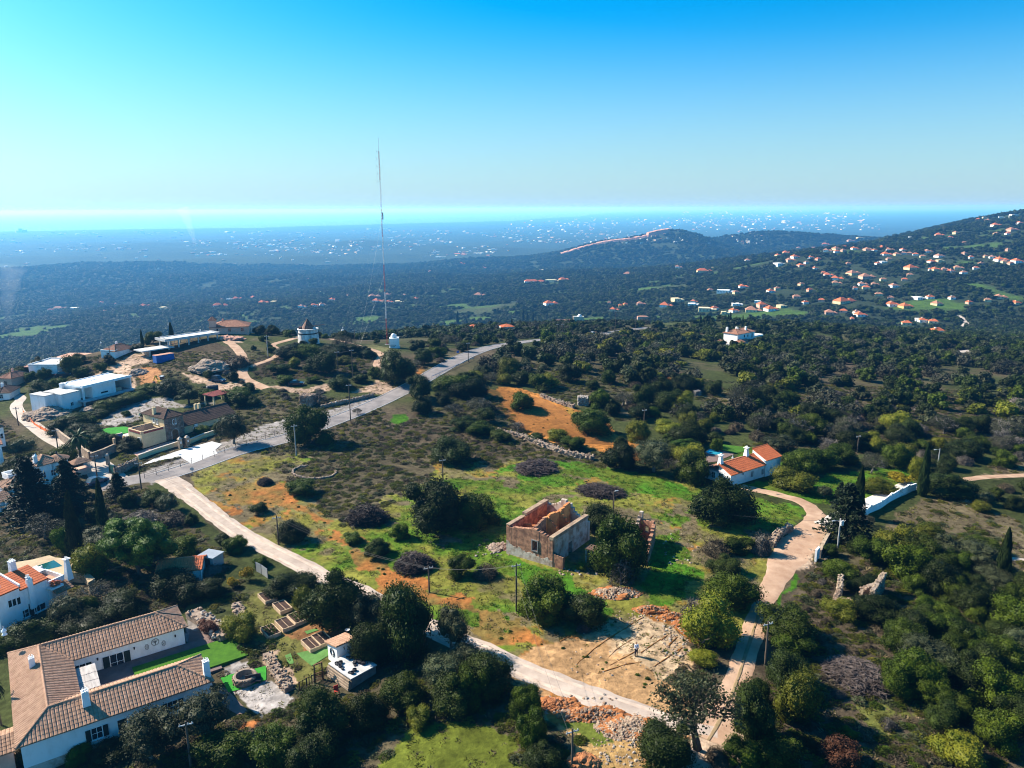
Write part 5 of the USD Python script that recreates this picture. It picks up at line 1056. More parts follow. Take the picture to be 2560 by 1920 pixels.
    lowwall('garden_wall', 'high stone garden wall along the concrete lane, topped by hedge', 'A', [(462, 1120), (560, 1200), (660, 1270), (780, 1355)], 1.9, .35, 'stone_wall', 'stone_pale')
    lowwall('garden_wall', 'high stone wall from the lane corner towards the villa gate', 'A', [(790, 1360), (900, 1320), (1000, 1275)], 1.7, .35, 'stone_wall', 'stone_pale')
    lowwall('courtyard_wall', 'white wall with a blue base beside the arched garden door', 'A', [(975, 1185), (1065, 1165)], 1.4, .25, 'blue_paint', 'paving_pale')
    q = g('A', 1035, 1220); o = thing('garden_door', 'dark arched garden door between orange pillars', 'door', q, F.a); b = MB(); vv = [[-.8, 0, 0], [.8, 0, 0]] + [[.8 * math.cos(b_), 0, 1.3 + .7 * math.sin(b_)] for b_ in np.linspace(0, math.pi, 9)]
    part('leaf', MB().add(vv, [[0, i, i + 1] for i in range(1, len(vv) - 1)]), 'shutter', o)
    for x in (-1.1, 1.1): part('pillar', MB().box(x, 0, -.3, .45, .45, 2.2), 'peach_wall', o)
    drystone('stone_wall_corner', 'broken stone wall corner beside the green lane gate', [g('A', 990, 1480), g('A', 1060, 1455), g('A', 1190, 1400)], 1.7, .6, ('stone_grey', 'stone_brown'), .4)
    p, q = g('A', 950, 1460), g('A', 1000, 1480); o = thing('lane_gate', 'dark green sheet gate at the lane entrance beside the stone wall', 'gate', p); d = q - p; b = MB().bar([0, 0, .95], [d[0], d[1], .95 + d[2]], .06, 1.8); part('leaf', b, 'green_paint', o)
    for u in (0, 1): part('post', MB().box(d[0] * u, d[1] * u, -.2, .16, .16, 2.2), 'metal_dark', o)
    for b, (x, y, hh, lab) in enumerate(((935, 1390, 2.3, 'pale rounded gate pillar at the lane entrance'),)):
        q = g('A', x, y); o = thing('gate_pillar', lab, 'pillar', q); part('shaft', MB().box(0, 0, -.3, .55, .55, hh), 'stone_pale', o); part('cap', MB().box(0, 0, hh - .3, .65, .65, .35, 0, .5), 'plaster_pale', o)
    return F
VF = villa()
# ------------------------------------------------------------ unfinished modern house, concrete pavilion
def modern_house():
    F = frame_px('A', (735, 885), (1145, 778)); t = thing('modern_house', 'unfinished white flat-roofed modern house with dark basement storey', 'house', F.O, F.a); X = F.y('A', 1142, 740)[0]; H = F.y('A', 732, 722)[2]; hb = F.y('A', 800, 812)[2]; dp = max(6, min(10, F.at('A', 692, 662, H)[1])); F.foot(-9, X, -.5, dp)
    xo = F.y('A', 1002, 740)[0]; xs = F.y('A', 795, 740)[0]
    part('basement_wall', MB().box(X / 2, dp / 2 + .3, -1, X, dp - .6, hb + 1), 'concrete_dark', t); part('wall', MB().box((xs + xo) / 2, dp / 2, hb, xo - xs, dp, H - hb - .1), 'white_wall', t)
    part('recessed_wall', MB().box(xs / 2, dp / 2 + 1.4, hb, xs, dp - 2.8, H - hb - .1), 'white_wall', t); part('terrace_back_wall', MB().box((xo + X) / 2, dp - .3, hb, X - xo, .5, H - hb - .1), 'concrete_dark', t); part('corner_wall', MB().box(X - .15, dp / 2, hb, .3, dp, H - hb - .1), 'white_wall', t)
    part('corner_pillar', MB().box(.15, .2, -1, .35, .4, H + .9), 'white_wall', t); part('terrace_slab', MB().box(X / 2 - .3, dp / 2 - .8, hb - .3, X + 1.4, dp + 1.8, .28), 'concrete', t)
    part('roof_slab', MB().box(X / 2, dp / 2 - .1, H - .1, X + .4, dp + .4, .35), 'white_wall', t); part('roof_membrane', MB().box(X / 2, dp / 2, H + .252, X - .2, dp - .3, .05), 'membrane', t)
    kb = MB(); [kb.box(X / 2, y, H + .25, X + .2, .22, .25) for y in (.05, dp - .1)]; kb.box(.05, dp / 2, H + .25, .22, dp - .3, .25); kb.box(xs, dp / 2, H + .3, .2, dp - .4, .14); part('roof_kerb', kb, 'white_wall', t)
    for i in range(3): part('skylight', MB().box(X * .42 + i * .8, dp * .6, H + .3, .5, 1.2, .12), 'membrane', t)
    q = F.y('A', 902, 760); window(t, [q[0], 0, q[2]], (1, 0), (0, -1), 2.1, .42, 'white_wall', 'dark_glass', bars=False, sill=False)
    part('stacked_boards', MB().box(xo + 1.2, .6, hb + .1, 1.7, .5, .9), 'wood_pale', t); part('red_band', panel(MB(), [(xs + xo) / 2, -.01, hb - .16], (1, 0), (0, -1), xo - xs, .18, .02), 'tile_dark_red', t)
    q0 = F.y('A', 570, 865, 1.0); xl = -F.at('A', 500, 780, 2.4)[0]; H2 = H - .75
    part('wing_wall', MB().box(-2.6, dp / 2 + .6, -1.4, 5.2, dp - 1.2, H2 + 1.3), 'white_wall', t); part('wing_wall', MB().box(-6.4, dp / 2 + 2.2, -1.4, 2.9, dp - 3, H2 + 1.3), 'white_wall', t); part('wing_roof', MB().box(-2.6, dp / 2 + .6, H2 - .09, 5.5, dp - .9, .2), 'concrete', t); part('wing_roof', MB().box(-6.4, dp / 2 + 2.2, H2 - .09, 3.1, dp - 2.8, .2), 'concrete', t)
    part('chimney', MB().box(-.4, dp - 1.2, H2, .7, .9, 1.5), 'white_wall', t); part('chimney', MB().box(.9, dp - .9, H2, .5, .9, 1.3), 'white_wall', t)
    window(t, [-2.6, .0 + 1.2 - .0, 1.2], (1, 0), (0, -1), .7, .9, 'white_wall', 'dark_glass'); window(t, [-6.4, 3.7, 1.0], (1, 0), (0, -1), .6, .8, 'white_wall', 'dark_glass')
def pavilion():
    F = frame_px('A', (1478, 395), (1905, 330)); t = thing('unfinished_building', 'unfinished concrete frame with a long white flat roof on columns', 'building', F.O, F.a); X = F.y('A', 1905, 325)[0]; H = max(3.0, F.y('A', 1425, 318)[2]); dp = 6.5; x0 = F.y('A', 1425, 320)[0]; F.foot(x0 - 6, X, 0, dp + 3)
    part('roof_slab', MB().box((x0 + X) / 2, dp / 2, H - .35, X - x0, dp, .4), 'concrete', t); part('roof_membrane', MB().box((x0 + X) / 2 + .6, dp / 2, H + .052, X - x0 - 2.2, dp - 1.2, .08), 'membrane', t)
    kb = MB(); [kb.box((x0 + X) / 2, y, H + .05, X - x0, .3, .35) for y in (.15, dp - .15)]; [kb.box(x, dp / 2, H + .05, .3, dp - .6, .35) for x in (x0 + .15, x0 + 1.6, X - .15)]; part('roof_kerb', kb, 'concrete', t); part('mast_stub', MB().box(X - 3.5, dp - .5, H + .3, .3, .3, .9), 'concrete', t)
    for i in range(6):
        for y in (.4, dp - .6): part('column', MB().box(x0 + 1.2 + (X - x0 - 2) * i / 5, y, -3, .34, .34, H + 2.66), 'concrete', t)
    part('floor_slab', MB().box((x0 + X) / 2, dp / 2 + .3, -.6, X - x0 - .6, dp, .35), 'concrete', t); part('rear_wall', MB().box((x0 + X) / 2 + 2, dp - .2, -.25, X - x0 - 5, .2, 1.1), 'tile_rose', t)
    for i in range(7): part('prop', MB().box(x0 + 3 + i * 1.7, 2 + (i % 3), -.25, .09, .09, H - .12), 'metal_grey', t)
    x1, y1 = F.at('A', 1232, 372, .9)[:2]; part('lower_roof_slab', MB().box(x0 - 3.0, 1.5, .75, 10.5, 5.5, .35), 'concrete', t); part('lower_wall', MB().box(x0 - 5.6, 1.6, -3.5, .5, 4.8, 4.25), 'plaster_pale', t); part('lower_wall', MB().box(x0 - 2.5, 3.6, -3.5, 6, .3, 4.25), 'tile_rose', t)
    q = g('A', 1430, 495); o = thing('site_container', 'blue site container with a rusty red roof below the unfinished building', 'container', q, F.a); part('box', MB().box(0, 1, -.2, 5.6, 2.3, 2.3), 'blue_paint', o)
    r = MB(); [r.box(-2.6 + i * .4, 1, 2.1, .2, 2.3, .07) for i in range(14)]; r.box(0, 1, 2.08, 5.7, 2.4, .05); part('roof_sheet', r, 'terracotta', o); b = MB(); [b.box(-2.7 + i * .3, -.17, -.1, .1, .05, 2.1) for i in range(19)]; part('corrugation', b, 'blue_paint', o); FOOT.append(shapely.Point(q[:2]).buffer(3))
modern_house(); pavilion()
# ------------------------------------------------------------ simple houses of the left slope
def simple_house(name, label, k, a, b, top, dp, roof='tile_rose', wall='white_wall', hip=True, rise=1.2, wins=3, storeys=1, cat='house', chim=1, detail=True, group=None, ground=None):
    """front base corners a, b seen in the photograph; top = a pixel on the eave above a"""
    F = frame_px(k, a, b, ground); X = F.y(k, *b)[0]; H = max(2.2, F.y(k, *top)[2]); t = thing(name, label, cat, F.O, F.a, group); F.foot(0, X, 0, dp)
    part('wall', MB().box(X / 2, dp / 2, -2.5, X, dp, H + 2.45), wall, t)
    if roof == 'flat': part('roof', MB().box(X / 2, dp / 2, H - .05, X + .2, dp + .2, .15), 'concrete', t); kb = MB(); [kb.box(X / 2, y, H + .1, X + .2, .2, .3) for y in (0, dp)]; [kb.box(x, dp / 2, H + .1, .2, dp - .3, .3) for x in (0, X)]; part('parapet', kb, wall, t)
    elif hip: hip_roof(t, 0, X, 0, dp, H, rise, roof, roof if detail else None, .32, .6, .3)
    else:
        gable_roof(t, 0, X, 0, dp, H, rise, roof, None, .32, .6, .3); m = MB(); gable_end(m, .05, X - .05, .05, dp - .05, H - .06, rise); part('gable_wall', m, wall, t)
    for s_ in range(storeys):
        for i in range(wins): window(t, [X * (i + .5) / wins, 0, H * (s_ + .55) / storeys], (1, 0), (0, -1), .9, 1.1, wall, 'dark_glass', bars=detail, sill=detail)
    window(t, [0, dp * .5, H * .55], (0, -1), (-1, 0), .9, 1.1, wall, 'dark_glass', bars=detail, sill=detail)
    for i in range(chim): chimney(t, X * (.3 + .35 * i), dp * .55, H + rise * .5, .6, 1.3, wall, .85)
    return F, t, X, H
simple_house('hip_roofed_house', 'small pink-roofed white house on the edge of the dirt yard', 'A', (888, 462), (1000, 470), (888, 405), 8, 'tile_rose', hip=True, wins=1, rise=1.6)
simple_house('annexe', 'low white annexe with sloping wall beside the small pink-roofed house', 'A', (1000, 470), (1105, 440), (1000, 420), 5, 'flat', wins=1, chim=0)
F_, t_, X_, H_ = simple_house('terraced_house', 'white house under a broad flat pink terrace with a yellow-green tree in front', 'A', (500, 600), (680, 540), (498, 530), 9, 'flat', wins=2, chim=0); part('terrace', MB().box(X_ * .5 + 6, 6, H_ - .6, X_ + 12, 9, .25), 'terracotta', t_)
simple_house('hip_roofed_house', 'pink hip-roofed house at the left edge above the dark valley', 'A', (5, 730), (110, 735), (5, 640), 7, 'tile_rose', 'pink_wall', wins=1, rise=1.3)
simple_house('edge_house', 'brown-roofed white house cut by the left edge, below the lane', 'A', (-60, 840), (92, 832), (-60, 780), 7, 'tile_brown', wins=1)
simple_house('edge_house', 'white house with pink tiles cut by the left edge, level with the lane trees', 'A', (-80, 1260), (55, 1230), (-80, 1080), 9, 'tile_rose', wins=2)
simple_house('edge_house', 'tall plain white house wall at the left edge above the tower house', 'A', (-110, 1450), (45, 1420), (-110, 1230), 8, 'tile_rose', wins=1, hip=False)
F_, t_, X_, H_ = simple_house('pink_house', 'pink tiled house with a square turret on the hilltop skyline', 'A', (1820, 262), (2150, 248), (1820, 205), 9, 'tile_rose', 'pink_wall', wins=3, rise=1.8)
part('turret', MB().box(.9, 1.0, -1, 2.2, 2.2, H_ + 3.6), 'pink_wall', t_); hip_roof(t_, -.2, 2.0, -.1, 2.1, H_ + 2.6, 1.3, 'tile_rose', None, .3, .5, .3, name='turret_roof')
# house with a round tiled tower
def tower_house():
    z0 = gh(*g('TH', 800, 700)[:2]) - 1.0; z1 = 5.6
    p, q = PZ(*c('TH', 790, 390), z0 + z1), PZ(*c('TH', 1440, 220), z0 + z1); F = Frame([p[0], p[1], z0], math.atan2(q[1] - p[1], q[0] - p[0])); t = thing('tower_house', 'white house with sand tile roofs and a round tiled tower beside the lane', 'house', F.O, F.a); X = F.L(q)[0]; at = F.at
    F.foot(-9, X + 4, -1, 6); xr = F.y('TH', 1090, 340)[0]; dp = 4.6
    shell(t, 0, xr, 0, dp, -2, z1, 'white_wall'); tiles_ = MB(); hip_roof(t, 0, xr + 1.5, 0, dp, z1, 1.3, 'tile_sand', 'tile_sand', .32, .5, .3)
    c0 = at('TH', 1250, 230, z1 + .2); R_ = (X - xr) / 2 + .2; cx, cy = xr + R_, max(R_ * .75, .5)
    part('tower_wall', MB().lathe([(R_, -2), (R_, z1 + .15)], 28, (cx, cy)), 'white_wall', t, smooth=True); m = MB()
    for i in range(30):
        a = i * 6.2832 / 30; u = np.array([math.cos(a), math.sin(a), 0]); o = np.array([cx, cy, z1 + 1.0])
        m.tube([o + u * .15, o + u * (R_ + .35) - [0, 0, .95]], [.05, .17], 6); b_ = a + .105; m.add([o, o + np.array([math.cos(a - .105), math.sin(a - .105), 0]) * (R_ + .3) - [0, 0, .97], o + np.array([math.cos(b_), math.sin(b_), 0]) * (R_ + .3) - [0, 0, .97]], [[0, 1, 2]])
    part('tower_roof', m, 'tile_sand', t); part('finial', MB().lathe([(.16, z1 + 1), (.1, z1 + 1.25), (.18, z1 + 1.4), (.01, z1 + 1.6)], 10, (cx, cy)), 'metal_dark', t)
    q = at('TH', 650, 240, z1); chimney(t, .3, 1.2, z1 - .5, .7, 2.2, 'white_wall', .9); part('gutter_pipe', MB().tube([[-.08, -.08, 1], [-.08, -.08, z1 + .2]], .05, 6), 'white_wall', t)
    xl = at('TH', 120, 860, 3.2)[0]; zl = 3.2; shell(t, xl, 0, -1.3, dp, -2, zl, 'white_wall', 'lower_wall'); hip_roof(t, xl, .2, -1.3, dp - 1.2, zl, 1.3, 'tile_sand', 'tile_sand', .32, .5, .3, name='lower_roof')
    part('roof_terrace_parapet', MB().bar([xl + 1.6, 1.7, zl + 1.45], [0, 1.7, zl + 1.45], .2, .5).bar([xl + 1.6, 4.2, zl + 1.45], [0, 4.2, zl + 1.45], .2, .5).bar([xl + 1.6, 1.6, zl + 1.45], [xl + 1.6, 4.3, zl + 1.45], .2, .5), 'white_wall', t); part('roof_terrace', MB().box(xl / 2 + .8, 2.95, zl + .6, -xl - 1.4, 2.6, .5), 'membrane', t)
    shell(t, xl - 5, xl + .05, -3.4, 1, -2, 1.9, 'white_wall', 'porch_wall'); gable_roof(t, xl - 5, xl, -3.2, 1, 1.9, 1.2, 'tile_sand', None, .32, .5, .25, name='porch_roof'); pb = MB(); [pb.lathe([(.17, -1), (.12, -.2), (.14, 1.7)], 10, (xl - .6 - i * 1.0, -3.9)) for i in range(4)]; part('porch_columns', pb, 'white_wall', t)
    o = thing('gatehouse_roof', 'small tile-roofed pink shed between the tower house and the palm', 'shed', F.W([X + 1.2, .5, 0]), F.a); part('wall', MB().box(1.6, 1.2, -2, 3, 2.4, z1 - 1.2), 'pink_wall', o); hip_roof(o, .1, 3.1, 0, 2.4, z1 - 3.2 + 1.4, .8, 'tile_sand', None, .32, .5, .25)
    for x, y, zz in ((.8, 0, 3.6), (2.6, 0, 3.6)): window(t, [x, 0, zz], (1, 0), (0, -1), .8, 1.1, 'white_wall', 'dark_glass')
tower_house()
# ------------------------------------------------------------ windmill, marker pillar, domed hut, mast
def hilltop():
    p = g('WM', 310, 595); dz = (p - CP) @ CF; r = 195 / 7.373 * dz / FPX; q = np.array([p[0] + p[0] / p[1] * r, p[1] + r, 0]); q[2] = gh(*q[:2]) - .2; t = thing('windmill', 'old round whitewashed windmill tower with a rusty conical cap on the hilltop', 'windmill', q); H = 275 / 7.373 * dz / FPX; R1 = 178 / 7.373 * dz / FPX
    part('tower', MB().lathe([(r * 1.03, -1.2), (r, .4), (R1 * 1.02, H * .70), (R1 * 1.02, H * .74), (R1, H * .76), (R1 * .98, H), (R1 * .98, H + .02), (R1 * .55, H + .12), (.01, H + .12)], 40), 'windmill_white', t, smooth=40)
    part('band', MB().lathe([(R1 * 1.045, H * .685), (R1 * 1.06, H * .69), (R1 * 1.06, H * .755), (R1 * 1.03, H * .765)], 40), 'metal_dark', t); part('rim', MB().lathe([(R1 * 1.0, H - .2), (R1 * 1.08, H - .12), (R1 * 1.08, H + .12), (R1 * .8, H + .16)], 40), 'windmill_white', t)
    hc = 178 / 7.373 * dz / FPX; n = 14; cp = MB()
    for i in range(n):
        a0, a1 = i * 6.2832 / n, (i + 1) * 6.2832 / n; rr = R1 * .72; v = [[rr * math.cos(a0), rr * math.sin(a0), H + .1], [rr * math.cos(a1), rr * math.sin(a1), H + .1], [.12 * math.cos(a1), .12 * math.sin(a1), H + .1 + hc], [.12 * math.cos(a0), .12 * math.sin(a0), H + .1 + hc]]
        cp.add(np.array(v) * (1 + .012 * (i % 2)), [[0, 1, 2, 3]]); cp.bar(v[0], v[3], .08, .08)
    part('conical_cap', cp, 'rusty_sheet', t); part('tail_pole', MB().bar([R1 * .4, .3, H + .9], [R1 * 1.75, .5, H + 1.35], .14), 'wood', t); part('dormer', MB().box(R1 * .75, -R1 * .2, H + .1, .9, .7, .55), 'windmill_white', t); part('dormer', MB().box(-R1 * .72, -R1 * .3, H + .1, .9, .7, .7), 'rusty_sheet', t)
    a = math.radians(-100); part('door', MB().box(r * .99 * math.cos(a), r * .99 * math.sin(a), 0, .9, .12, 1.7, math.radians(-10)), 'plaster_pale', t); FOOT.append(shapely.Point(q[:2]).buffer(r + .5))
    p = g('WM', 945, 470); t = thing('survey_pillar', 'slim white survey pillar with a dark band on the hilltop', 'pillar', p); s_ = ((p - CP) @ CF) / FPX / 7.373
    part('shaft', MB().lathe([(36 * s_, -.3), (33 * s_, 85 * s_), (35 * s_, 86 * s_), (35 * s_, 130 * s_), (20 * s_, 150 * s_), (.01, 152 * s_)], 20), 'windmill_white', t, smooth=40); part('band', MB().lathe([(36 * s_, 84 * s_), (37 * s_, 88 * s_), (37 * s_, 100 * s_), (36 * s_, 103 * s_)], 20), 'metal_dark', t); part('beacon', MB().lathe([(8 * s_, 150 * s_), (6 * s_, 180 * s_), (10 * s_, 185 * s_), (.01, 200 * s_)], 10), 'metal_grey', t)
    F = frame_px('WM', (1800, 665), (1960, 665)); s_ = ((F.O - CP) @ CF) / FPX / 7.373; F = Frame(F.O, F.a); X = 168 * s_; H = 175 * s_; t = thing('domed_hut', 'small white flat-roofed equipment hut with a dome and tube on top', 'hut', F.O, 0.08); part('wall', MB().box(X / 2, X / 2, -.3, X, X, H + .3), 'white_wall', t); part('base', MB().box(X / 2, X / 2, -.4, X + .5, X + .6, .5), 'concrete', t)
    window(t, [X * .78, 0, H * .32], (1, 0), (0, -1), X * .2, H * .58, 'white_wall', 'white_wall', bars=False, sill=False, name='door', ft=.05); pn = MB(); [panel(pn, [X * .33, 0, H * .12 + i * .22], (1, 0), (0, -1), X * .5, .1, .012, .003) for i in range(4)]; part('painted_notice', pn, 'concrete_dark', t)
    dr = 50 * s_; part('dome', MB().lathe([(dr * .95, H), (dr, H + dr * .5), (dr * .92, H + dr * 1.0), (dr * .7, H + dr * 1.38), (dr * .38, H + dr * 1.6), (.01, H + dr * 1.68)], 24, (X * .42, X * .5)), 'white_wall', t, smooth=True); part('tube', MB().box(X * .72, X * .3, H, 22 * s_, 22 * s_, 62 * s_), 'white_wall', t); part('roof', MB().box(X / 2, X / 2, H, X + .12, X + .12, .1), 'white_wall', t)
    # the guyed mast
    p = g('WM', 1755, 605); t = thing('lattice_mast', 'very tall slim red and white guyed radio mast on the hilltop', 'mast', p); top = PY(940, 345, p[1])[2] - p[2]; n = 7; hw = .2
    for i in range(n):
        z0, z1 = top * .94 * i / n, top * .94 * (i + 1) / n; b = MB(); cs = [(hw * math.cos(a), hw * math.sin(a)) for a in (.5, 2.59, 4.69)]
        for x, y in cs: b.tube([[x, y, z0], [x, y, z1]], .03, 5)
        m = int((z1 - z0) / .9)
        for j in range(m):
            za, zb = z0 + (z1 - z0) * j / m, z0 + (z1 - z0) * (j + 1) / m
            for a in range(3): b.bar([*cs[a], za], [*cs[(a + 1) % 3], zb], .022)
        part('lattice_section', b, 'mast_red' if i % 2 == 0 else 'mast_white', t)
    part('antenna', MB().tube([[0, 0, top * .93], [0, 0, top]], .05, 6), 'mast_white', t); part('antenna_box', MB().box(.4, 0, top * .62, .35, .3, 2.4), 'mast_white', t); an = MB()
    for i in range(5): an.bar([0, 0, top * (.80 + .035 * i)], [-.9, 0, top * (.80 + .035 * i)], .06); an.bar([-.9, 0, top * (.80 + .035 * i) - .5], [-.9, 0, top * (.80 + .035 * i) + .5], .05)
    part('dipole', an, 'mast_white', t); part('footing', MB().box(0, 0, -.5, 1.6, 1.6, .7), 'concrete_dark', t); gw = MB()
    for a in (.3, 2.4, 4.5):
        R_ = 27; e = np.array([R_ * math.cos(a), R_ * math.sin(a)]); ez = gh(p[0] + e[0], p[1] + e[1]) - p[2]
        for f_ in (.35, .62, .9): gw.tube([[0, 0, top * f_], [*(e * .5), (top * f_ + ez) / 2 - 1], [*e, ez]], .007, 3)
    part('guy_wire', gw, 'metal_grey', t)
hilltop()
# ------------------------------------------------------------ white villa on the right slope, domed house
def white_villa():
    z0 = gh(*g('WV', 765, 880)[:2]) - .6
    p = PZ(*c('WV', 770, 860), z0); e = PZ(*c('WV', 1770, 745), z0 + 1.5); H = 6.6
    q0, q1 = PZ(*c('WV', 885, 500), z0 + H), PZ(*c('WV', 1480, 385), z0 + H); F = Frame([q0[0], q0[1], z0], math.atan2(q1[1] - q0[1], q1[0] - q0[0])); X = F.L(q1)[0]; dp = max(6.5, min(11, F.at('WV', 430, 430, H)[1])); t = thing('white_villa', 'large white hip-roofed villa on the wooded right slope', 'villa', F.O, F.a); F.foot(-2, X * 1.7, -3, dp)
    shell(t, 0, X, 0, dp, -4, H - .05, 'white_wall'); hip_roof(t, 0, X, 0, dp, H, 1.7, 'tile_rose', 'tile_rose', .36, .6, .45)
    for x, y in ((1120, 560), (1235, 540), (1380, 530)): q = F.y('WV', x, y); window(t, [q[0], 0, q[2]], (1, 0), (0, -1), .9, 1.1 if x < 1300 else 2.0, 'white_wall', 'dark_glass', bars=False)
    for x, y in ((915, 690), (1358, 690), (1405, 695)): q = F.y('WV', x, y); window(t, [q[0], 0, max(q[2], 1.2)], (1, 0), (0, -1), .6, .9, 'white_wall', 'dark_glass', bars=False)
    for i, fx in enumerate((.05, .4, .75)): q = [X * (.02 + .3 * i), dp * (.85 - .3 * i)]; chimney(t, q[0] + .5, q[1], H + .7, .9, 1.7, 'white_wall', .85)
    xw = X * .45; shell(t, -1.8, xw, -3.2, .1, -4, 3.4, 'white_wall', 'wing_wall'); hip_roof(t, -1.8, xw, -3.2, .3, 3.4, 1.0, 'tile_rose', None, .36, .6, .35, name='wing_roof')
    window(t, [1.0, -3.2, 1.7], (1, 0), (0, -1), 1.0, 1.2, 'white_wall', 'dark_glass', bars=False)
    for y in (-2.4, -1.2): window(t, [-1.8, y, 1.8], (0, -1), (-1, 0), .6, 1.1, 'white_wall', 'dark_glass', bars=False)
    shell(t, X, X * 1.62, .8, dp, -4, 3.5, 'white_wall', 'terrace_wall'); part('terrace_floor', MB().box(X * 1.31, dp / 2 + .4, 3.5, X * .62, dp - .9, .12), 'paving_pale', t); part('terrace_parapet', MB().bar([X, .85, 3.8], [X * 1.62, .85, 3.8], .2, .7).bar([X * 1.62, .8, 3.8], [X * 1.62, dp, 3.8], .2, .7), 'white_wall', t)
    shell(t, -5.5, -1.8, .5, dp - 1, -4, 1.6, 'white_wall', 'garden_wall'); part('porch_roof', tiles(MB(), [(-6.5, dp - 3, 2.6), (-1, dp - 3, 2.6), (-1, dp + .5, 3.4), (-6.5, dp + .5, 3.4)], .36, .6), 'tile_rose', t)
white_villa()
F_, t_, X_, H_ = simple_house('domed_house', 'peach-coloured house with a big white dome beside the far road', 'C', (528, 165), (620, 165), (528, 112), 7, 'flat', 'peach_wall', wins=2, chim=0, detail=False)
part('dome', MB().lathe([(2.7 * math.cos(a), H_ + .15 + 2.9 * math.sin(a)) for a in np.linspace(0, 1.56, 9)], 28, (X_ * .62, 3.4)), 'white_wall', t_, smooth=True)
simple_house('long_low_house', 'long low peach house with a terrace left of the domed house', 'C', (360, 168), (520, 162), (360, 148), 6, 'tile_rose', 'peach_wall', wins=3, chim=0, detail=False)
simple_house('ochre_house', 'pink flat-fronted house beside the bend of the far road', 'C', (1085, 160), (1175, 160), (1085, 112), 7, 'tile_rose', 'pink_wall', wins=2, chim=0, detail=False)
simple_house('roadside_house', 'small house with orange roof half hidden by trees near the far road', 'B', (2130, 240), (2230, 235), (2130, 200), 6, 'tile_orange', 'white_wall', wins=1, chim=0, detail=False)
simple_house('roadside_house', 'small orange roof among the trees left of the far cypress row', 'B', (1840, 235), (1910, 235), (1840, 208), 5, 'tile_orange', 'white_wall', wins=1, chim=0, detail=False)
# ------------------------------------------------------------ poles, signs, fences
mat('red_soil', (.40, .155, .05), rough=1, scale=1.2, col2=(.24, .085, .03), bump=.05, bscale=3)
mat('stone_red', (.42, .19, .08), rough=1, scale=1.2, col2=(.28, .10, .04))
TOPS = {}
def pole(k, b, top, label, m='pole_wood', lamp=0, arms=True, box=False, group=None):
    p = g(k, *b); q = PY(*c(k, *top), p[1]); H = min(max(q[2] - p[2], 4.0), 11.5); TOPS[(k, *b)] = p + [0, 0, H - .3]; t = thing('lamp_post' if lamp else 'utility_pole', label, 'lamp post' if lamp else 'pole', p, .4, group)
    r = .13 if m == 'pole_wood' else .15; part('shaft', MB().tube([[0, 0, -.4], [0, 0, H * .5], [0, 0, H]], [r, r * .85, r * .66], 8), m, t)
    if arms and not lamp:
        part('crossarm', MB().box(0, 0, H - .45, 1.3, .1, .1), 'metal_grey', t)
        ins = MB(); [ins.lathe([(.05, H - .35), (.06, H - .25), (.02, H - .15)], 6, (x, 0)) for x in (-.55, 0.2, .55)]; part('insulators', ins, 'concrete', t, kind='stuff')
    if lamp: part('lamp_arm', MB().tube([[0, 0, H - .3], [lamp * .5, 0, H - .05], [lamp * 1.1, 0, H]], .035, 5), 'metal_grey', t); part('lamp_head', MB().box(lamp * 1.35, 0, H - .06, .6, .22, .12), 'metal_grey', t)
    if box: part('junction_box', MB().box(.12, -.22, H - .9, .5, .3, .75), 'concrete', t)
    return t
for a in (('F', (197, 695), (180, 445), 'dark wooden pole beside the gravel track near a round bush'), ('F', (1497, 1110), (1495, 938), 'wooden pole standing behind the largest dark roadside tree'), ('G', (38, 1272), (28, 855), 'wooden pole left of the big dark bush below the ruin'),
          ('K', (2185, 775), (2200, 390), 'tall wooden pole beside the dirt track among right-hand bushes'), ('K', (518, 1640), (508, 1490), 'wooden pole among red earth at the bottom edge'), ('B', (818, 1015), (805, 690), 'wooden pole at the field edge of the asphalt road, halfway to the junction'),
          ('B', (1615, 1520), (1605, 1335), 'thin pole in the grass beside the lone field tree'), ('B', (710, 612), (700, 405), 'wooden pole in the scrub below the windmill hedge, leftmost of a pair'), ('B', (838, 655), (833, 390), 'tall wooden pole in the scrub below the windmill hedge, right of its twin'),
          ('B', (858, 370), (850, 220), 'wooden pole on the skyline between survey pillar and mast'), ('B', (1835, 500), (1833, 330), 'wooden pole beside the upper road bend'), ('A', (505, 1280), (465, 1080), 'leaning wooden pole at the garden wall corner of the lane'),
          ('A', (840, 1500), (805, 1300), 'wooden pole at the mouth of the concrete lane'), ('A', (1222, 1600), (1195, 1360), 'dark pole between road junction and the wire fence'), ('A', (958, 500), (942, 365), 'wooden pole beside the small pink-roofed house'), ('A', (160, 1050), (130, 890), 'wooden pole on the inner side of the lane bend'),
          ('C', (1140, 1050), (1138, 905), 'wooden pole in the scrub right of the ploughed field'), ('C', (890, 238), (888, 60), 'wooden pole beside the far road bend'), ('C', (392, 295), (392, 170), 'left one of two poles along the far road'), ('C', (437, 295), (437, 170), 'right one of two poles along the far road'),
          ('C', (1065, 215), (1065, 110), 'wooden pole at the end of the far road'), ('D', (770, 1285), (775, 1150), 'wooden pole behind the orchard trees'), ('I', (1650, 1655), (1610, 1255), 'dark pole between the two olive trees at the U-shaped house')): pole(*a)
pole('B', (348, 1312), (330, 1040), 'pale concrete pole at the roadside tree by the junction', 'pole_concrete'); pole('B', (105, 462), (92, 270), 'pale concrete pole left of the windmill', 'pole_concrete')
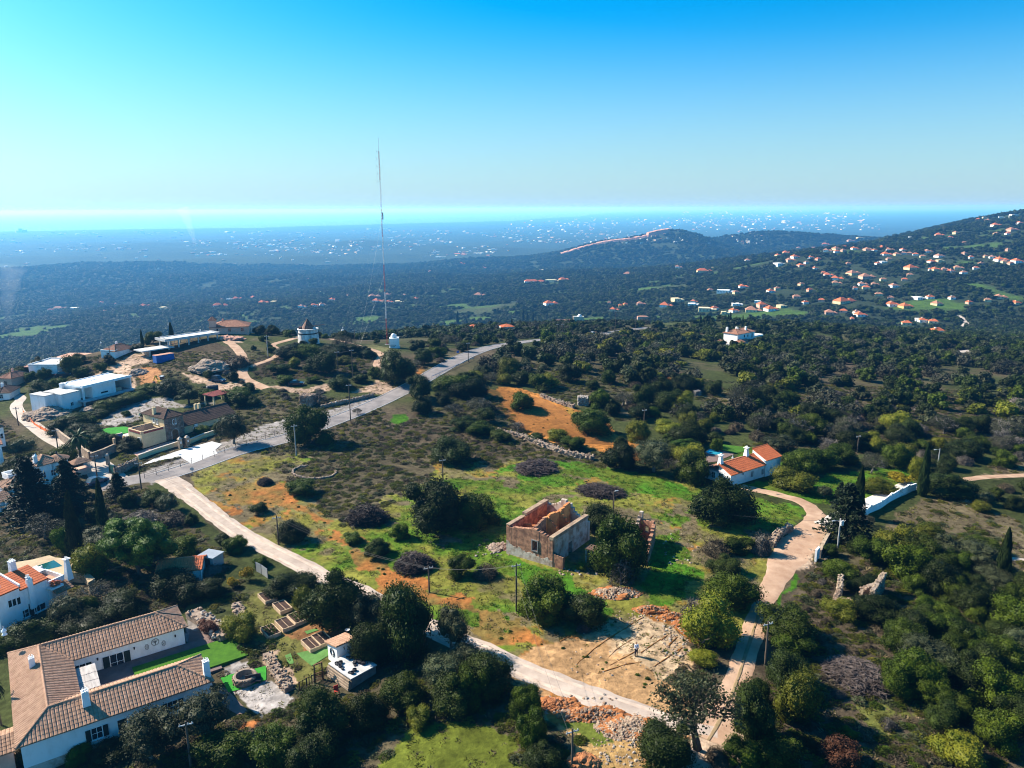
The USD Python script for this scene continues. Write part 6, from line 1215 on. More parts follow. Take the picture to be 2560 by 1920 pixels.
pole('H', (600, 738), (622, 478), 'concrete pole with a grey box and lamp beside the dark conifer', 'pole_concrete', -1, box=True); pole('G', (875, 432), (872, 235), 'lamp post behind the ruin beside a brush pile', 'pole_wood', .4); pole('B', (1345, 685), (1335, 515), 'lamp post beside the big dark tree at the road junction', 'pole_wood', -.8); pole('D', (1465, 1412), (1475, 1310), 'concrete lamp post right of the tallest cypress', 'pole_concrete', -1)
for a, b, lab in ((('F', 197, 695), ('F', 1497, 1110), 'across the lower field'), (('F', 1497, 1110), ('G', 38, 1272), 'above the gravel track trees'), (('G', 38, 1272), ('K', 518, 1640), 'down to the bottom pole'), (('A', 1222, 1600), ('A', 840, 1500), 'at the road junction'), (('A', 840, 1500), ('A', 505, 1280), 'along the concrete lane'), (('A', 505, 1280), ('A', 160, 1050), 'at the lane bend'), (('B', 348, 1312), ('B', 818, 1015), 'along the asphalt road'), (('B', 710, 612), ('B', 838, 655), 'between the twin poles'), (('G', 875, 432), ('H', 600, 738), 'from the ruin lamp to the conifer pole'), (('K', 2185, 775), ('H', 600, 738), 'along the dirt track'), (('F', 197, 695), ('A', 1222, 1600), 'along the gravel track')):
    p, q = TOPS[a], TOPS[b]; t = thing('overhead_wire', 'thin sagging overhead wires ' + lab, 'wire', p)
    for o in (-.4, .4): part('wire', MB().tube([(q - p) * u + [o, 0, -.035 * np.linalg.norm(q - p) * 4 * u * (1 - u)] for u in np.linspace(0, 1, 13)], .011, 3, cap=False), 'metal_dark', t)
def sign(k, b, top, label, disc=True, col='concrete'):
    p = g(k, *b); H = max(PY(*c(k, *top), p[1])[2] - p[2], 1.6); t = thing('road_sign', label, 'sign', p, .2); part('post', MB().tube([[0, 0, -.2], [0, 0, H]], .035, 6), 'metal_grey', t)
    m = MB()
    if disc: m.add(np.vstack([[[.35 * math.cos(a), y, H - .3 + .35 * math.sin(a)] for a in np.linspace(0, 6.2832, 21)[:-1]] for y in (-.05, -.08)]), [[i, (i + 1) % 20, (i + 1) % 20 + 20, i + 20] for i in range(20)]); m.add([[.35 * math.cos(a), -.08, H - .3 + .35 * math.sin(a)] for a in np.linspace(0, 6.2832, 21)[:-1]], [[0, i, i + 1] for i in range(1, 19)])
    else: m.box(0, -.05, H - .7, .8, .04, .7)
    part('plate', m, col, t)
sign('A', (1665, 1482), (1663, 1412), 'grey-backed round road sign at the junction'); sign('B', (1745, 445), (1745, 405), 'small blue-white rectangular sign beside the upper road', False, 'blue_paint')
q = g('B', 447, 950); t = thing('utility_cabinet', 'white utility cabinet at the roadside tree', 'cabinet', q, .5); part('box', MB().box(0, 0, -.1, .9, .5, 1.5), 'white_wall', t); part('door', MB().box(0, -.26, .15, .7, .03, 1.1), 'concrete', t)
def fence(name, label, cat, pts, h=1.2, post=.07, m='metal_dark', rails=(.4, .8, 1.15), rail=.02, step=None, pickets=0, pm='wood'):
    P = np.array([p for p in pts]); O = P[0].copy(); t = thing(name, label, cat, O)
    if step:
        L = np.r_[0, np.cumsum(np.linalg.norm(np.diff(P[:, :2], axis=0), axis=1))]; n = max(2, int(L[-1] / step) + 1); s = np.linspace(0, L[-1], n); P = np.c_[np.interp(s, L, P[:, 0]), np.interp(s, L, P[:, 1]), 0 * s]; P[:, 2] = gh(P[:, 0], P[:, 1])
    for p in P: part('post', MB().box(*(p - O)[:2], p[2] - O[2] - .2, post, post, h + .2), m, t)
    for z in rails: part('rail', MB().tube([p - O + [0, 0, z] for p in P], rail, 4, cap=False), m if rail < .03 else pm, t)
    if pickets:
        for a, b in zip(P[:-1], P[1:]):
            n = max(2, int(np.linalg.norm(b - a) / pickets))
            for j in range(1, n): q = a + (b - a) * j / n - O; part('picket', MB().box(q[0], q[1], q[2] + .12, .09, .05, h - .15), pm, t)
    return t
fence('wire_fence', 'rusty post-and-wire fence along the road in front of the villa', 'fence', [g('A', *q) for q in ((1250, 1508), (1352, 1478), (1456, 1445), (1560, 1410), (1657, 1383), (1752, 1352), (1852, 1320), (1944, 1288), (2040, 1255), (2130, 1225))] + [g('B', *q) for q in ((10, 1192), (82, 1168), (162, 1140), (242, 1112), (318, 1086))], 1.3)
fence('guard_rail', 'low guard rail along the field side of the upper road', 'guard rail', [g('B', *q) for q in ((1520, 640), (1600, 605), (1700, 560), (1800, 515), (1880, 480))], .75, .1, 'metal_grey', (.55,), .09, 4, pm='metal_grey')
fence('safety_net', 'sagging orange safety net along the lane beside the rubble', 'net', [g('A', *q) for q in ((200, 935), (240, 985), (295, 1045), (350, 1082), (400, 1105), (460, 1140))], 1.0, .06, 'metal_dark', (), .02)
n_ = MB(); W = [g('A', *q) for q in ((200, 935), (240, 985), (295, 1045), (350, 1082), (400, 1105), (460, 1140))]
for a, b in zip(W[:-1], W[1:]):
    for j in range(5): u, v = a + (b - a) * j / 5, a + (b - a) * (j + 1) / 5; n_.add([u + [0, 0, .1], v + [0, 0, .05 + R.uniform(0, .2)], v + [0, 0, R.uniform(.6, .95)], u + [0, 0, R.uniform(.6, .95)]], [[0, 1, 2, 3]])
part('netting', n_.shift(W[0]), 'safety_net', stage.GetPrimAtPath('/World/safety_net'))
for k_, pts in (('F', [(0, 925), (50, 950), (105, 990)]), ('F', [(262, 1100), (330, 1140), (398, 1185)])):
    W = [g(k_, *q) for q in pts]; t = thing('screen_fence', 'grey mesh screen fence beside the vegetable beds, %s length' % ('upper' if pts[0][0] == 0 else 'lower'), 'fence', W[0])
    for a, b in zip(W[:-1], W[1:]): part('panel', MB().bar(a - W[0] + [0, 0, .75], b - W[0] + [0, 0, .75], .04, 1.5), 'metal_grey', t)
    for p in W: part('post', MB().box(*(p - W[0])[:2], (p - W[0])[2] - .2, .08, .08, 1.8), 'metal_dark', t)
# ------------------------------------------------------------ dry-stone walls, ruins, heaps
G_ = lambda k, *pts: [g(k, *p) for p in pts]
drystone('dry_stone_wall', 'long tumbled dry-stone wall below the ploughed orange field', G_('C', (-160, 1110), (0, 1132), (130, 1172), (280, 1232), (430, 1290), (560, 1322), (705, 1345)), .9, 1.3, size=.5, cat='stone wall')
drystone('dry_stone_wall', 'short dry-stone wall above the ploughed orange field', G_('C', (250, 800), (350, 840), (450, 875), (530, 900)), .9, 1.0, size=.5)
drystone('dry_stone_wall', 'thin pale dry-stone wall in the scrub right of the orange-roofed house', G_('D', (-60, 1030), (160, 1042), (320, 1056)), .7, .7, size=.5)
drystone('dry_stone_wall', 'dry-stone wall on the outer bend of the dirt track near the conifer', G_('H', (30, 720), (60, 660), (110, 610), (200, 568)), 1.1, .9, ('stone_brown', 'stone_pale'), .4)
drystone('stone_bank', 'tumbled stone bank between gravel track and red-roofed shed', G_('E', (1660, 1310), (1760, 1370), (1860, 1430), (1960, 1520)), .9, 2.2, ('stone_grey', 'stone_brown'), .5)
drystone('stone_bank', 'tumbled stone bank between vegetable garden and well lawn', G_('J', (95, 700), (150, 800), (210, 900), (285, 1000)), .7, 1.2, ('stone_brown', 'stone_pale'), .32)
drystone('stone_bank', 'short stone bank beside the bush at the garden corner', G_('E', (2040, 1230), (2070, 1290), (2085, 1330)), .7, 1.2, ('stone_pale', 'stone_brown'), .42)
drystone('threshing_floor', 'round threshing floor edged with a low stone ring in the scrub', [g('B', 505 + 190 * math.cos(a), 1455 + 58 * math.sin(a)) for a in np.linspace(-.15, 4.4, 22)], .3, .4, ('stone_brown', 'stone_pale'), .32, cat='threshing floor')
drystone('dry_stone_wall', 'low wall under the roadside scrub beside the forecourt', G_('B', (560, 900), (700, 870), (860, 835), (1020, 795)), .9, .6, ('stone_grey', 'stone_brown'), .42)
for k_, x, y, lab, s in (('C', 615, 880, 'square stone hut ruin above the ploughed field', 2.6), ('C', 1008, 505, 'small pale stone hut ruin at the top of the brown field', 2.2), ('C', 1608, 795, 'narrow tall stone gable ruin in the scrub', 1.6), ('B', 425, 885, 'small square stone hut beside the roadside scrub', 3.2), ('C', 1010, 872, 'low heap of stones under the scrub trees', 1.2)):
    p = g(k_, x, y); t = thing('stone_hut', lab, 'hut', p, R.uniform(-.3, .5)); FOOT.append(shapely.Point(p[:2]).buffer(s * .8)); rng = np.random.default_rng(int(x)); h = s * .85
    part('wall', MB().box(0, s * .5, -.4, s, s, h + .4, 0, .94), 'stone_wall', t); m = MB()
    for _ in range(int(90 + s * 60)):
        u = rng.uniform(-.5, .5) * s; z = rng.uniform(0, h); f = rng.integers(0, 4); pos = [(u, 0, z), (-s / 2, s * .5 + u, z), (s / 2, s * .5 + u, z), (u, s * .5 + rng.uniform(-.5, .5) * s, h)][f]; m.rock(pos, rng.uniform(.25, .5), rng, .7)
    part('stones', m, 'stone_grey' if k_ == 'C' else 'stone_brown', t, kind='stuff')
def ruinlet():
    p0 = g('H', 760, 1200); t = thing('stone_ruin', 'small roofless stone ruin overgrown by bushes right of the dirt track', 'ruin', p0); rng = np.random.default_rng(77)
    for nm, a, b, h0, h1, th in (('tall_wall', (985, 1085), (885, 1240), 2.5, 2.2, .6), ('cross_wall', (925, 1160), (800, 1172), 2.0, 1.6, .7), ('left_wall', (612, 1150), (618, 1085), 1.2, 2.2, .6), ('front_wall', (570, 1255), (705, 1262), 1.5, 1.4, .55), ('side_wall', (575, 1250), (606, 1160), 1.5, 1.2, .5)):
        A, B = g('H', *a) - p0, g('H', *b) - p0; w = MB(); ragged_wall(w, A[:2], B[:2], th * .86, min(A[2], B[2]) - .5, h0, h1, [], .15, int(a[0])); w_ = part(nm, w, 'stone_wall', t); m = MB(); d = (B - A)[:2]; L = np.linalg.norm(d); d /= L; n = np.array([-d[1], d[0]])
        for _ in range(int(L * 75)):
            u = rng.uniform(0, L); hh = h0 + (h1 - h0) * u / L; s_ = rng.choice([-1, 1]); tp = rng.random() < .3; q = A[:2] + d * u + n * (rng.uniform(-.5, .5) * th if tp else s_ * th * .44); m.rock([q[0], q[1], A[2] + (hh + .05 if tp else rng.uniform(0, hh))], rng.uniform(.18, .42), rng, .7)
        part('stones', m, 'stone_pale' if nm in ('tall_wall', 'left_wall') else 'stone_brown', w_, kind='stuff'); FOOT.append(LineString([g('H', *a)[:2], g('H', *b)[:2]]).buffer(.8))
ruinlet()
rubble('rubble_heap', 'broad pale rubble heap at the lane bend behind the net', 'A', 420, 960, 5.0, 5.5, 2.6, 900, ('stone_pale', 'stone_brown'), .8); rubble('rubble_heap', 'large pale rubble heap on the grassy mound', 'A', 1810, 560, 5.5, 4.0, 3.4, 900, ('stone_pale', 'stone_grey'), .65)
rubble('rubble_heap', 'dark rock pile in the dirt yard of the construction site', 'A', 1205, 600, 2.6, 2.0, 1.8, 160, ('stone_grey', 'concrete_dark'), .8); rubble('rubble_heap', 'small earth heap in front of the modern house', 'A', 790, 915, 2.6, 2.0, 1.3, 110, ('stone_brown', 'stone_pale'), .5)
rubble('rubble_heap', 'pink earth heap beside the unfinished building', 'A', 1985, 300, 4.5, 3.0, 1.6, 90, ('stone_brown', 'stone_pale'), .6, 'terracotta'); rubble('rubble_heap', 'tumbled stones beside the left corner of the ruin', 'F', 2105, 720, 1.6, 1.5, .7, 90, ('stone_pale', 'stone_brown'), .4)
rubble('rubble_heap', 'brown earth and stone heap under the tree before the ruin', 'G', 900, 1120, 3.2, 1.6, .9, 200, ('stone_brown', 'stone_pale'), .4, 'red_soil'); rubble('earth_heap', 'orange clay heap along the lower side of the gravel track', 'K', 385, 1110, 2.4, 1.0, .8, 150, ('stone_red', 'stone_red'), .42, 'red_soil', 'earth heap')
rubble('earth_heap', 'longer orange clay heap with pale stones beside the gravel track', 'K', 690, 1200, 3.4, 1.1, .9, 220, ('stone_red', 'stone_brown'), .42, 'red_soil', 'earth heap'); rubble('rubble_heap', 'pale stone heap on the bank beside the oak', 'K', 1010, 1310, 3.2, 1.8, .7, 320, ('stone_pale', 'stone_brown'), .38, 'red_soil')
rubble('earth_heap', 'red broken rock heap beside the bottom pole', 'K', 620, 1610, 1.4, 1.0, .9, 60, ('stone_red', 'stone_red'), .7, 'red_soil', 'earth heap')
for (x, y, w_, d_) in ((1195, 300, 2.6, 1.6), (1400, 360, 2.2, 1.4), (1470, 420, 1.5, 1.6)): rubble('earth_bank', 'cut red earth bank on the %s edge of the cleared plot' % {1195: 'upper left', 1400: 'upper right', 1470: 'right'}[x], 'K', x, y, w_ * .8, d_ * .55, 1.0, 90, ('stone_red', 'stone_brown'), .32, 'red_soil', 'earth bank')
rng = np.random.default_rng(31); P_, S_ = [], []
for k_, x0, x1, y0, y1, n, s in (('K', 1300, 1540, 380, 700, 170, .25), ('K', 900, 1300, 290, 420, 60, .22), ('K', 820, 1120, 1180, 1420, 120, .25), ('K', 260, 900, 1030, 1200, 80, .3), ('G', 400, 760, 900, 960, 34, .3), ('H', 300, 560, 720, 900, 60, .22), ('K', 700, 1150, 1400, 1640, 110, .22), ('G', 1300, 1700, 600, 900, 50, .25), ('F', 1900, 2200, 700, 800, 40, .3), ('K', 500, 1500, 450, 900, 90, .16)):
    for _ in range(n): p = g(k_, rng.uniform(x0, x1), rng.uniform(y0, y1)); P_.append(p); S_.append(s * rng.uniform(.5, 1.6) ** 1.5)
scatter('loose_stones', 'loose pale stones strewn over the cleared plot and banks', [(MB().rock([0, 0, 0], 1, np.random.default_rng(i), .7), m, 'stone') for i, m in enumerate(('stone_pale', 'stone_brown', 'stone_grey'))], P_, S_)
# wheel ruts and bulldozer ridges on the cleared plot
rd = MB()
for pts in ([(520, 790), (640, 680), (760, 590), (900, 500), (960, 470)], [(780, 740), (860, 660), (1000, 570), (1060, 550)], [(820, 790), (900, 750), (1030, 680)], [(1150, 570), (1210, 520)], [(1090, 680), (1250, 570)], [(1240, 590), (1330, 520)], [(1320, 630), (1390, 555)], [(1200, 800), (1300, 740), (1420, 650)], [(950, 470), (1060, 400), (1100, 380)], [(380, 590), (450, 545)], [(1380, 700), (1440, 640)], [(700, 870), (900, 800), (1080, 770)]):
    w = chaikin(np.array([g('K', *p) for p in pts]), 2)
    w[:, :2] += fbm(w[:, :2], .9, 2, 4)[:, None] * 1.1; w[:, 2] = gh(w[:, 0], w[:, 1]) + .0; rd.tube(w, .02 + .17 * np.clip(fbm(w[:, :2], 1.6, 3) - .25, 0, 1) ** 1.0, 6)
solid('soil_ridges', rd, 'furrow', 'bulldozed soil ridges across the cleared plot', None, None, 'stuff')
fr = MB(); rng = np.random.default_rng(8)
for r in range(46):
    w = np.array([g('C', x, y) for x, y in ((-260 + r * 5, 740 + r * 9), (100 + r * 9, 770 + r * 9.5), (330 + r * 13, 860 + r * 8.2))]); w = chaikin(w, 3); w = w[np.r_[0:len(w)]]
    q = Polygon([g('C', *v)[:2] for v in [(-290, 730), (0, 745), (200, 800), (430, 900), (560, 945), (700, 1040), (880, 1040), (1050, 1110), (1050, 1210), (620, 1250), (420, 1180), (130, 1120), (0, 1060)]]); w[:, 2] = gh(w[:, 0], w[:, 1]) - .08
    ok = shapely.contains_xy(q, w[:, 0], w[:, 1]); 
    if ok.sum() > 3: fr.tube(w[ok] + np.c_[fbm(w[ok][:, :2], .3, 2)[:, None] * [[.6, .6]], 0 * w[ok][:, :1]], .20, 4, cap=False)
solid('plough_furrows', fr, 'furrow', 'curving plough furrows across the orange field', None, None, 'stuff')
# ------------------------------------------------------------ stepped white wall, gate stub
W = G_('H', (830, 465), (870, 425), (965, 385), (1050, 325), (1140, 275), (1200, 245), (1275, 222)); t = thing('stepped_wall', 'white garden wall stepping up beside the pale driveway between the cypresses', 'wall', W[0])
for i, (a, b) in enumerate(zip(W[:-1], W[1:])):
    d = b - a; L = np.linalg.norm(d[:2]); m_ = (a + b) / 2 - W[0]; an = math.atan2(d[1], d[0]); part('panel', MB().box(m_[0], m_[1], min(a[2], b[2]) - W[0][2] - .5, L - .02, .22, 1.7 + abs(d[2]), an), 'white_wall', t)
    part('step_cap', MB().box(a[0] - W[0][0] + d[0] * .12, a[1] - W[0][1] + d[1] * .12, max(a[2], b[2]) - W[0][2] + 1.15, .7, .3, .3, an), 'white_wall', t)
FOOT.append(LineString([p[:2] for p in W]).buffer(.6))
p = g('H', 420, 832); t = thing('gate_stub', 'white rendered gate slab at the edge of the dirt track', 'wall', p, .9); part('slab', MB().box(0, 0, -.3, 1.4, .3, 2.2), 'white_wall', t)
lowwall('track_wall', 'low rough wall between the white gate slab and the conifer', 'H', [(445, 810), (480, 730), (525, 650)], 1.2, .35, 'stone_wall', 'stone_pale')
# ------------------------------------------------------------ vehicles
def car(k, x, y, rot, label, m, h=1.5, L=4.2, name='parked_car'):
    p = g(k, x, y); t = thing(name, label, 'car', p, rot); suv = h > 1.6
    prof = [(-L / 2, .32), (-L / 2, .75), (-L / 2 + .08, .92), (-L * .40, .98), (L * .18, .95), (L * .44, .82), (L / 2, .66), (L / 2, .32)]
    def ext(pr, w0, w1, zs):
        n = len(pr); v = [(a, s * (w0 + (w1 - w0) * max(0, (b - zs)) / max(h - zs, .01)), b) for s in (-1, 1) for a, b in pr]; f = [[i, i + n, (i + 1) % n + n, (i + 1) % n] for i in range(n)]; mb = MB().add(v, f); mb.add(v[:n], [[0, i, i + 1] for i in range(1, n - 1)]); mb.add(v[n:], [[0, i + 1, i] for i in range(1, n - 1)]); return mb
    part('body', ext(prof, .86, .86, 5), m, t); cab = [(-L * (.46 if suv else .42), .96), (-L * (.42 if suv else .30), h - .08), (-L * .2, h), (L * .02, h - .02), (L * .22, .95)]; part('cabin_glass', ext(cab, .80, .66, .95), 'dark_glass', t); part('roof', ext([(a * .98, b + .012) for a, b in cab[1:4]] + [(L * .02, h - .05), (-L * .3, h - .1)], .68, .64, .95), m, t)
    for sx in (-.31, .31):
        for sy in (-1, 1): w = part('wheel', MB().lathe([(.01, -.1), (.32, -.1), (.33, 0), (.32, .1), (.01, .1)], 14), 'rubber', t); x_ = UsdGeom.Xformable(w); x_.AddTranslateOp().Set(Gf.Vec3d(L * sx, sy * .8, .32)); x_.AddRotateXOp().Set(90.0)
    for sy in (-.6, .6): part('headlight', MB().box(L / 2 - .06, sy, .62, .12, .34, .12), 'membrane', t); part('tail_light', MB().box(-L / 2 + .03, sy, .7, .1, .3, .14), 'plastic_red', t)
    FOOT.append(shapely.Point(p[:2]).buffer(2.6)); return t
car('A', 1890, 672, -.45, 'dark blue off-road car parked on the dirt track below the mound', 'car_blue', 1.8); car('B', 350, 703, .15, 'black hatchback parked on the pink dirt beside a bright bush', 'car_black', 1.5); car('A', 545, 625, .5, 'dark car beside the white house with the pink terrace', 'car_black', 1.6, 4.0); car('C', 700, 268, -.5, 'white car at the roadside bend of the far road', 'car_white', 1.5); car('TH', 2060, 760, 1.1, 'dark car in deep shade under the conifers at the lane mouth', 'car_blue', 1.5)
def excavator():
    p = g('A', 1400, 705); t = thing('excavator', 'small pale excavator with its bucket down in the dirt yard', 'excavator', p, 2.6)
    for y in (-.8, .8): part('track', MB().box(0, y, 0, 2.6, .45, .6, 0, .9), 'rubber', t)
    part('body', MB().box(-.3, 0, .65, 2.0, 1.7, .8), 'machine_yellow', t); part('cab', MB().box(.2, -.4, 1.45, 1.0, .8, 1.1, 0, .9), 'dark_glass', t); part('cab_roof', MB().box(.2, -.4, 2.55, 1.0, .85, .1), 'car_white', t); part('boom', MB().bar([.6, .3, 1.1], [2.2, .3, 2.6], .25), 'machine_yellow', t); part('stick', MB().bar([2.2, .3, 2.6], [3.2, .3, 1.0], .2), 'machine_yellow', t); part('bucket', MB().box(3.1, .3, .2, .6, .8, .7, 0, .7), 'metal_dark', t)
excavator()
p = g('A', 1838, 760); t = thing('water_tank', 'black cylindrical tank lying beside the dirt track', 'tank', p, .5); b = MB().lathe([(.01, -1.5), (.85, -1.45), (.95, -1.3)] + [(.95 + .04 * (i % 2), -1.2 + i * .2) for i in range(12)] + [(.95, 1.3), (.85, 1.45), (.01, 1.5)], 18); w = part('drum', b, 'metal_dark', t); x_ = UsdGeom.Xformable(w); x_.AddTranslateOp().Set(Gf.Vec3d(0, 0, .9)); x_.AddRotateYOp().Set(90.0)
# ------------------------------------------------------------ vegetable garden, shed, platform, well
lv, sv_ = g('F', 170, 1165) - g('F', 95, 1092), g('F', 90, 1092) - g('F', 20, 1122); ba = math.atan2(lv[1], lv[0])
for (x, y), lab in zip(((100, 1165), (228, 1250), (358, 1350), (252, 1400), (128, 1462), (485, 1570), (572, 1530)), ('uppermost', 'second from the top', 'nearest the screen fence', 'in the middle of its row', 'leftmost, with leafy plants', 'nearest the shed, left of a pair', 'nearest the shed, right of a pair')):
    p = g('F', x, y); t = thing('raised_bed', f'wooden raised vegetable bed with dark soil, {lab}', 'raised bed', p, ba); a, b = 2.7, 1.6
    for yy in (-b / 2, b / 2): part('plank', MB().box(0, yy, -.1, a, .09, .6), 'wood_pale', t)
    for xx in (-a / 2, a / 2): part('plank', MB().box(xx, 0, -.1, .09, b - .1, .6), 'wood_pale', t)
    part('soil', MB().box(0, 0, -.1, a - .1, b - .1, .5), 'soil', t); part('divider', MB().box(0, 0, .38, a - .15, .05, .06), 'wood_pale', t)
    if x in (128, 358): rng = np.random.default_rng(x); q = np.c_[rng.uniform(-1.1, 1.1, 120), rng.uniform(-.6, .6, 120), rng.uniform(.4, .75, 120)]; part('seedlings', MB().add(*cards(q, rng.normal(size=q.shape) + [0, 0, 1], .22, rng)), 'leaf_green', t, kind='stuff')
    FOOT.append(shapely.Point(p[:2]).buffer(1.7))
for i, poly in enumerate(([(350, 670), (440, 650), (640, 600), (640, 680), (480, 780), (380, 700)], [(250, 690), (300, 670), (330, 760), (280, 765)], [(420, 480), (520, 455), (540, 470), (440, 505)])): sheet('turf_mat', 'J', poly, 'turf_rug', ('large faded green turf mat on the garden earth', 'small faded green turf mat beside the stone bank', 'thin green turf mat above the pair of beds')[i], .06)
F_ = frame_px('J', (708, 785), (868, 712)); X = F_.y('J', 868, 712)[0]; H = 2.3; t = thing('garden_shed', 'small white garden shed with a sand tile roof and round mural', 'shed', F_.O, F_.a); part('wall', MB().box(X / 2, 1.1, -.5, X, 2.2, H + .5), 'white_wall', t); F_.foot(0, X, 0, 2.3)
part('roof', tiles(MB(), [(X + .2, 2.6, H - .1), (-.2, 2.6, H - .1), (-.2, -.2, H + .5), (X + .2, -.2, H + .5)], .32, .5), 'tile_sand', t); part('gable', MB().box(X / 2, .2, H, X, .4, .38), 'white_wall', t); m = MB(); [m.tube([[-.03, 1.1 + r_ * math.cos(a), 1.4 + r_ * math.sin(a)] for a in np.linspace(0, 6.2832, 19)], .04, 4) for r_ in (.5, .3)]; part('mural', m, 'metal_dark', t); part('side_door', MB().box(X + .02, 1.2, 0, .06, .9, 1.9), 'blue_paint', t); part('satellite_dish', MB().lathe([(.02, 0), (.25, .08), (.3, .16)], 12, (X, 1.8)).shift([0, 0, -H - .55]), 'concrete', t)
F_ = frame_px('J', (828, 978), (1040, 860)); X = F_.y('J', 1040, 860)[0]; Y = 4.2; t = thing('stone_platform', 'flat concrete terrace block cluttered with oddments beside the garden shed', 'platform', F_.O, F_.a); part('block', MB().box(X / 2, Y / 2, -.5, X, Y, 1.75), 'stone_grey', t); F_.foot(-1, X, 0, Y)
for i in range(4): part('step', MB().box(-.25 - .0 * i, Y / 2, .02 + i * .3, .5 - .1 * i, Y, .27), 'stone_pale', t)
part('top_slab', MB().box(X / 2, Y / 2, 1.25, X + .2, Y + .2, .12), 'concrete', t); rng = np.random.default_rng(12); m = MB()
for _ in range(26): q = (rng.uniform(.3, X * .8), rng.uniform(.3, Y - .6)); (m.box(*q, 1.37, rng.uniform(.2, .6), rng.uniform(.1, .4), rng.uniform(.08, .3), rng.uniform(0, 3)) if rng.random() < .6 else m.lathe([(.22, 1.37), (.26, 1.6), (.2, 1.62)], 9, q))
part('oddments', m, 'metal_dark', t, kind='stuff')
fence('picket_fence', 'brown wooden picket fence left of the garden gate frame', 'fence', G_('J', (378, 1000), (440, 965), (508, 928)), 1.3, .12, 'wood', (.3, 1.15), .045, pickets=.32)
fence('picket_fence', 'brown wooden picket fence between gate frame and shed', 'fence', G_('J', (582, 890), (640, 860), (705, 830)), 1.3, .12, 'wood', (.3, 1.15), .045, pickets=.32)
a, b = g('J', 512, 925), g('J', 578, 895); t = thing('garden_gate', 'brown wooden arch frame with a low mesh gate between the picket fences', 'gate', a); d = b - a
for u in (0, 1): part('post', MB().box(d[0] * u, d[1] * u, -.2, .13, .13, 2.5), 'wood', t)
part('lintel', MB().bar([0, 0, 2.3], [d[0], d[1], 2.3], .13), 'wood', t)
for z in (.2, .7, 1.15): part('gate_rail', MB().bar([d[0] * .06, d[1] * .06, z], [d[0] * .94, d[1] * .94, z], .07), 'wood', t)
for i in range(1, 7): part('gate_slat', MB().bar([d[0] * i / 7, d[1] * i / 7, .15], [d[0] * i / 7, d[1] * i / 7, 1.18], .05), 'wood', t)
p = g('I', 2120, 905); t = thing('stone_well', 'round low stone well on the vivid green lawn', 'well', p); part('ring', MB().lathe([(1.35, -.3), (1.3, .75), (1.2, .8), (1.0, .8), (.95, .1), (.01, .1)], 22), 'stone_wall', t); m = MB(); rng = np.random.default_rng(4)
for _ in range(150): a = rng.uniform(0, 6.283); m.rock([1.3 * math.cos(a), 1.3 * math.sin(a), rng.uniform(0, .8)], .28, rng)
part('stones', m, 'stone_brown', t, kind='stuff')
sheet('well_lawn', 'I', [(1905, 885), (1950, 865), (2110, 825), (2300, 780), (2300, 900), (2150, 960), (1975, 1010)], 'artificial_lawn', 'vivid green lawn around the stone well', .07); sheet('terrace_paving', 'I', [(1640, 470), (1980, 540), (1810, 580), (1640, 640), (1620, 600)], 'paving_dark', 'dark paving off the end of the courtyard wing', .055); sheet('house_end_paving', 'I', [(1860, 1060), (1920, 950), (1990, 1010), (2150, 1180), (2050, 1200), (1900, 1110)], 'paving_dark', 'dark paving off the end of the south wing', .055)
sheet('tiled_pad', 'I', [(805, 345), (880, 310), (892, 350), (830, 385)], 'terracotta', 'small square terracotta pad among the shrubs', .12)
p = g('I', 2190, 930); t = thing('garden_bench', 'dark garden bench on the vivid lawn beside the well', 'bench', p, .3); part('seat', MB().box(0, 0, .35, 1.7, .6, .12), 'metal_dark', t); part('backrest', MB().box(0, .3, .45, 1.7, .1, .55), 'metal_dark', t)
for x in (-.7, .7): part('leg', MB().box(x, 0, 0, .12, .5, .35), 'metal_dark', t)
F_, t_, X_, H_ = simple_house('red_roofed_shed', 'low white shed with a faded red tile roof shaded by the round pine', 'E', (1370, 1065), (1745, 1025), (1370, 985), 4.2, 'tile_orange', 'white_wall_old', hip=False, rise=.9, wins=0, chim=0); part('downpipe', MB().tube([[X_ + .05, -.1, 0], [X_ + .05, -.1, H_]], .05, 6), 'white_wall', t_)
p = g('E', 1790, 905); t = thing('metal_store', 'blue-grey sheet metal store beside the red-roofed shed', 'shed', p, -.35); part('wall', MB().box(0, 1, -.3, 2.6, 2.2, 2.2), 'metal_grey', t); part('roof', MB().box(0, 1, 1.92, 2.9, 2.5, .08), 'metal_grey', t); part('door', MB().box(.3, -.12, 0, .9, .05, 1.7), 'metal_dark', t)
p = g('J', 700, 1020); t = thing('garden_chair', 'small red plastic garden chair below the terrace block', 'chair', p, .6); part('seat', MB().box(0, 0, .4, .5, .5, .06), 'plastic_red', t); part('backrest', MB().box(0, .25, .45, .5, .06, .5), 'plastic_red', t)
for x in (-.2, .2):
    for y in (-.2, .2): part('leg', MB().box(x, y, 0, .06, .06, .4), 'plastic_red', t)
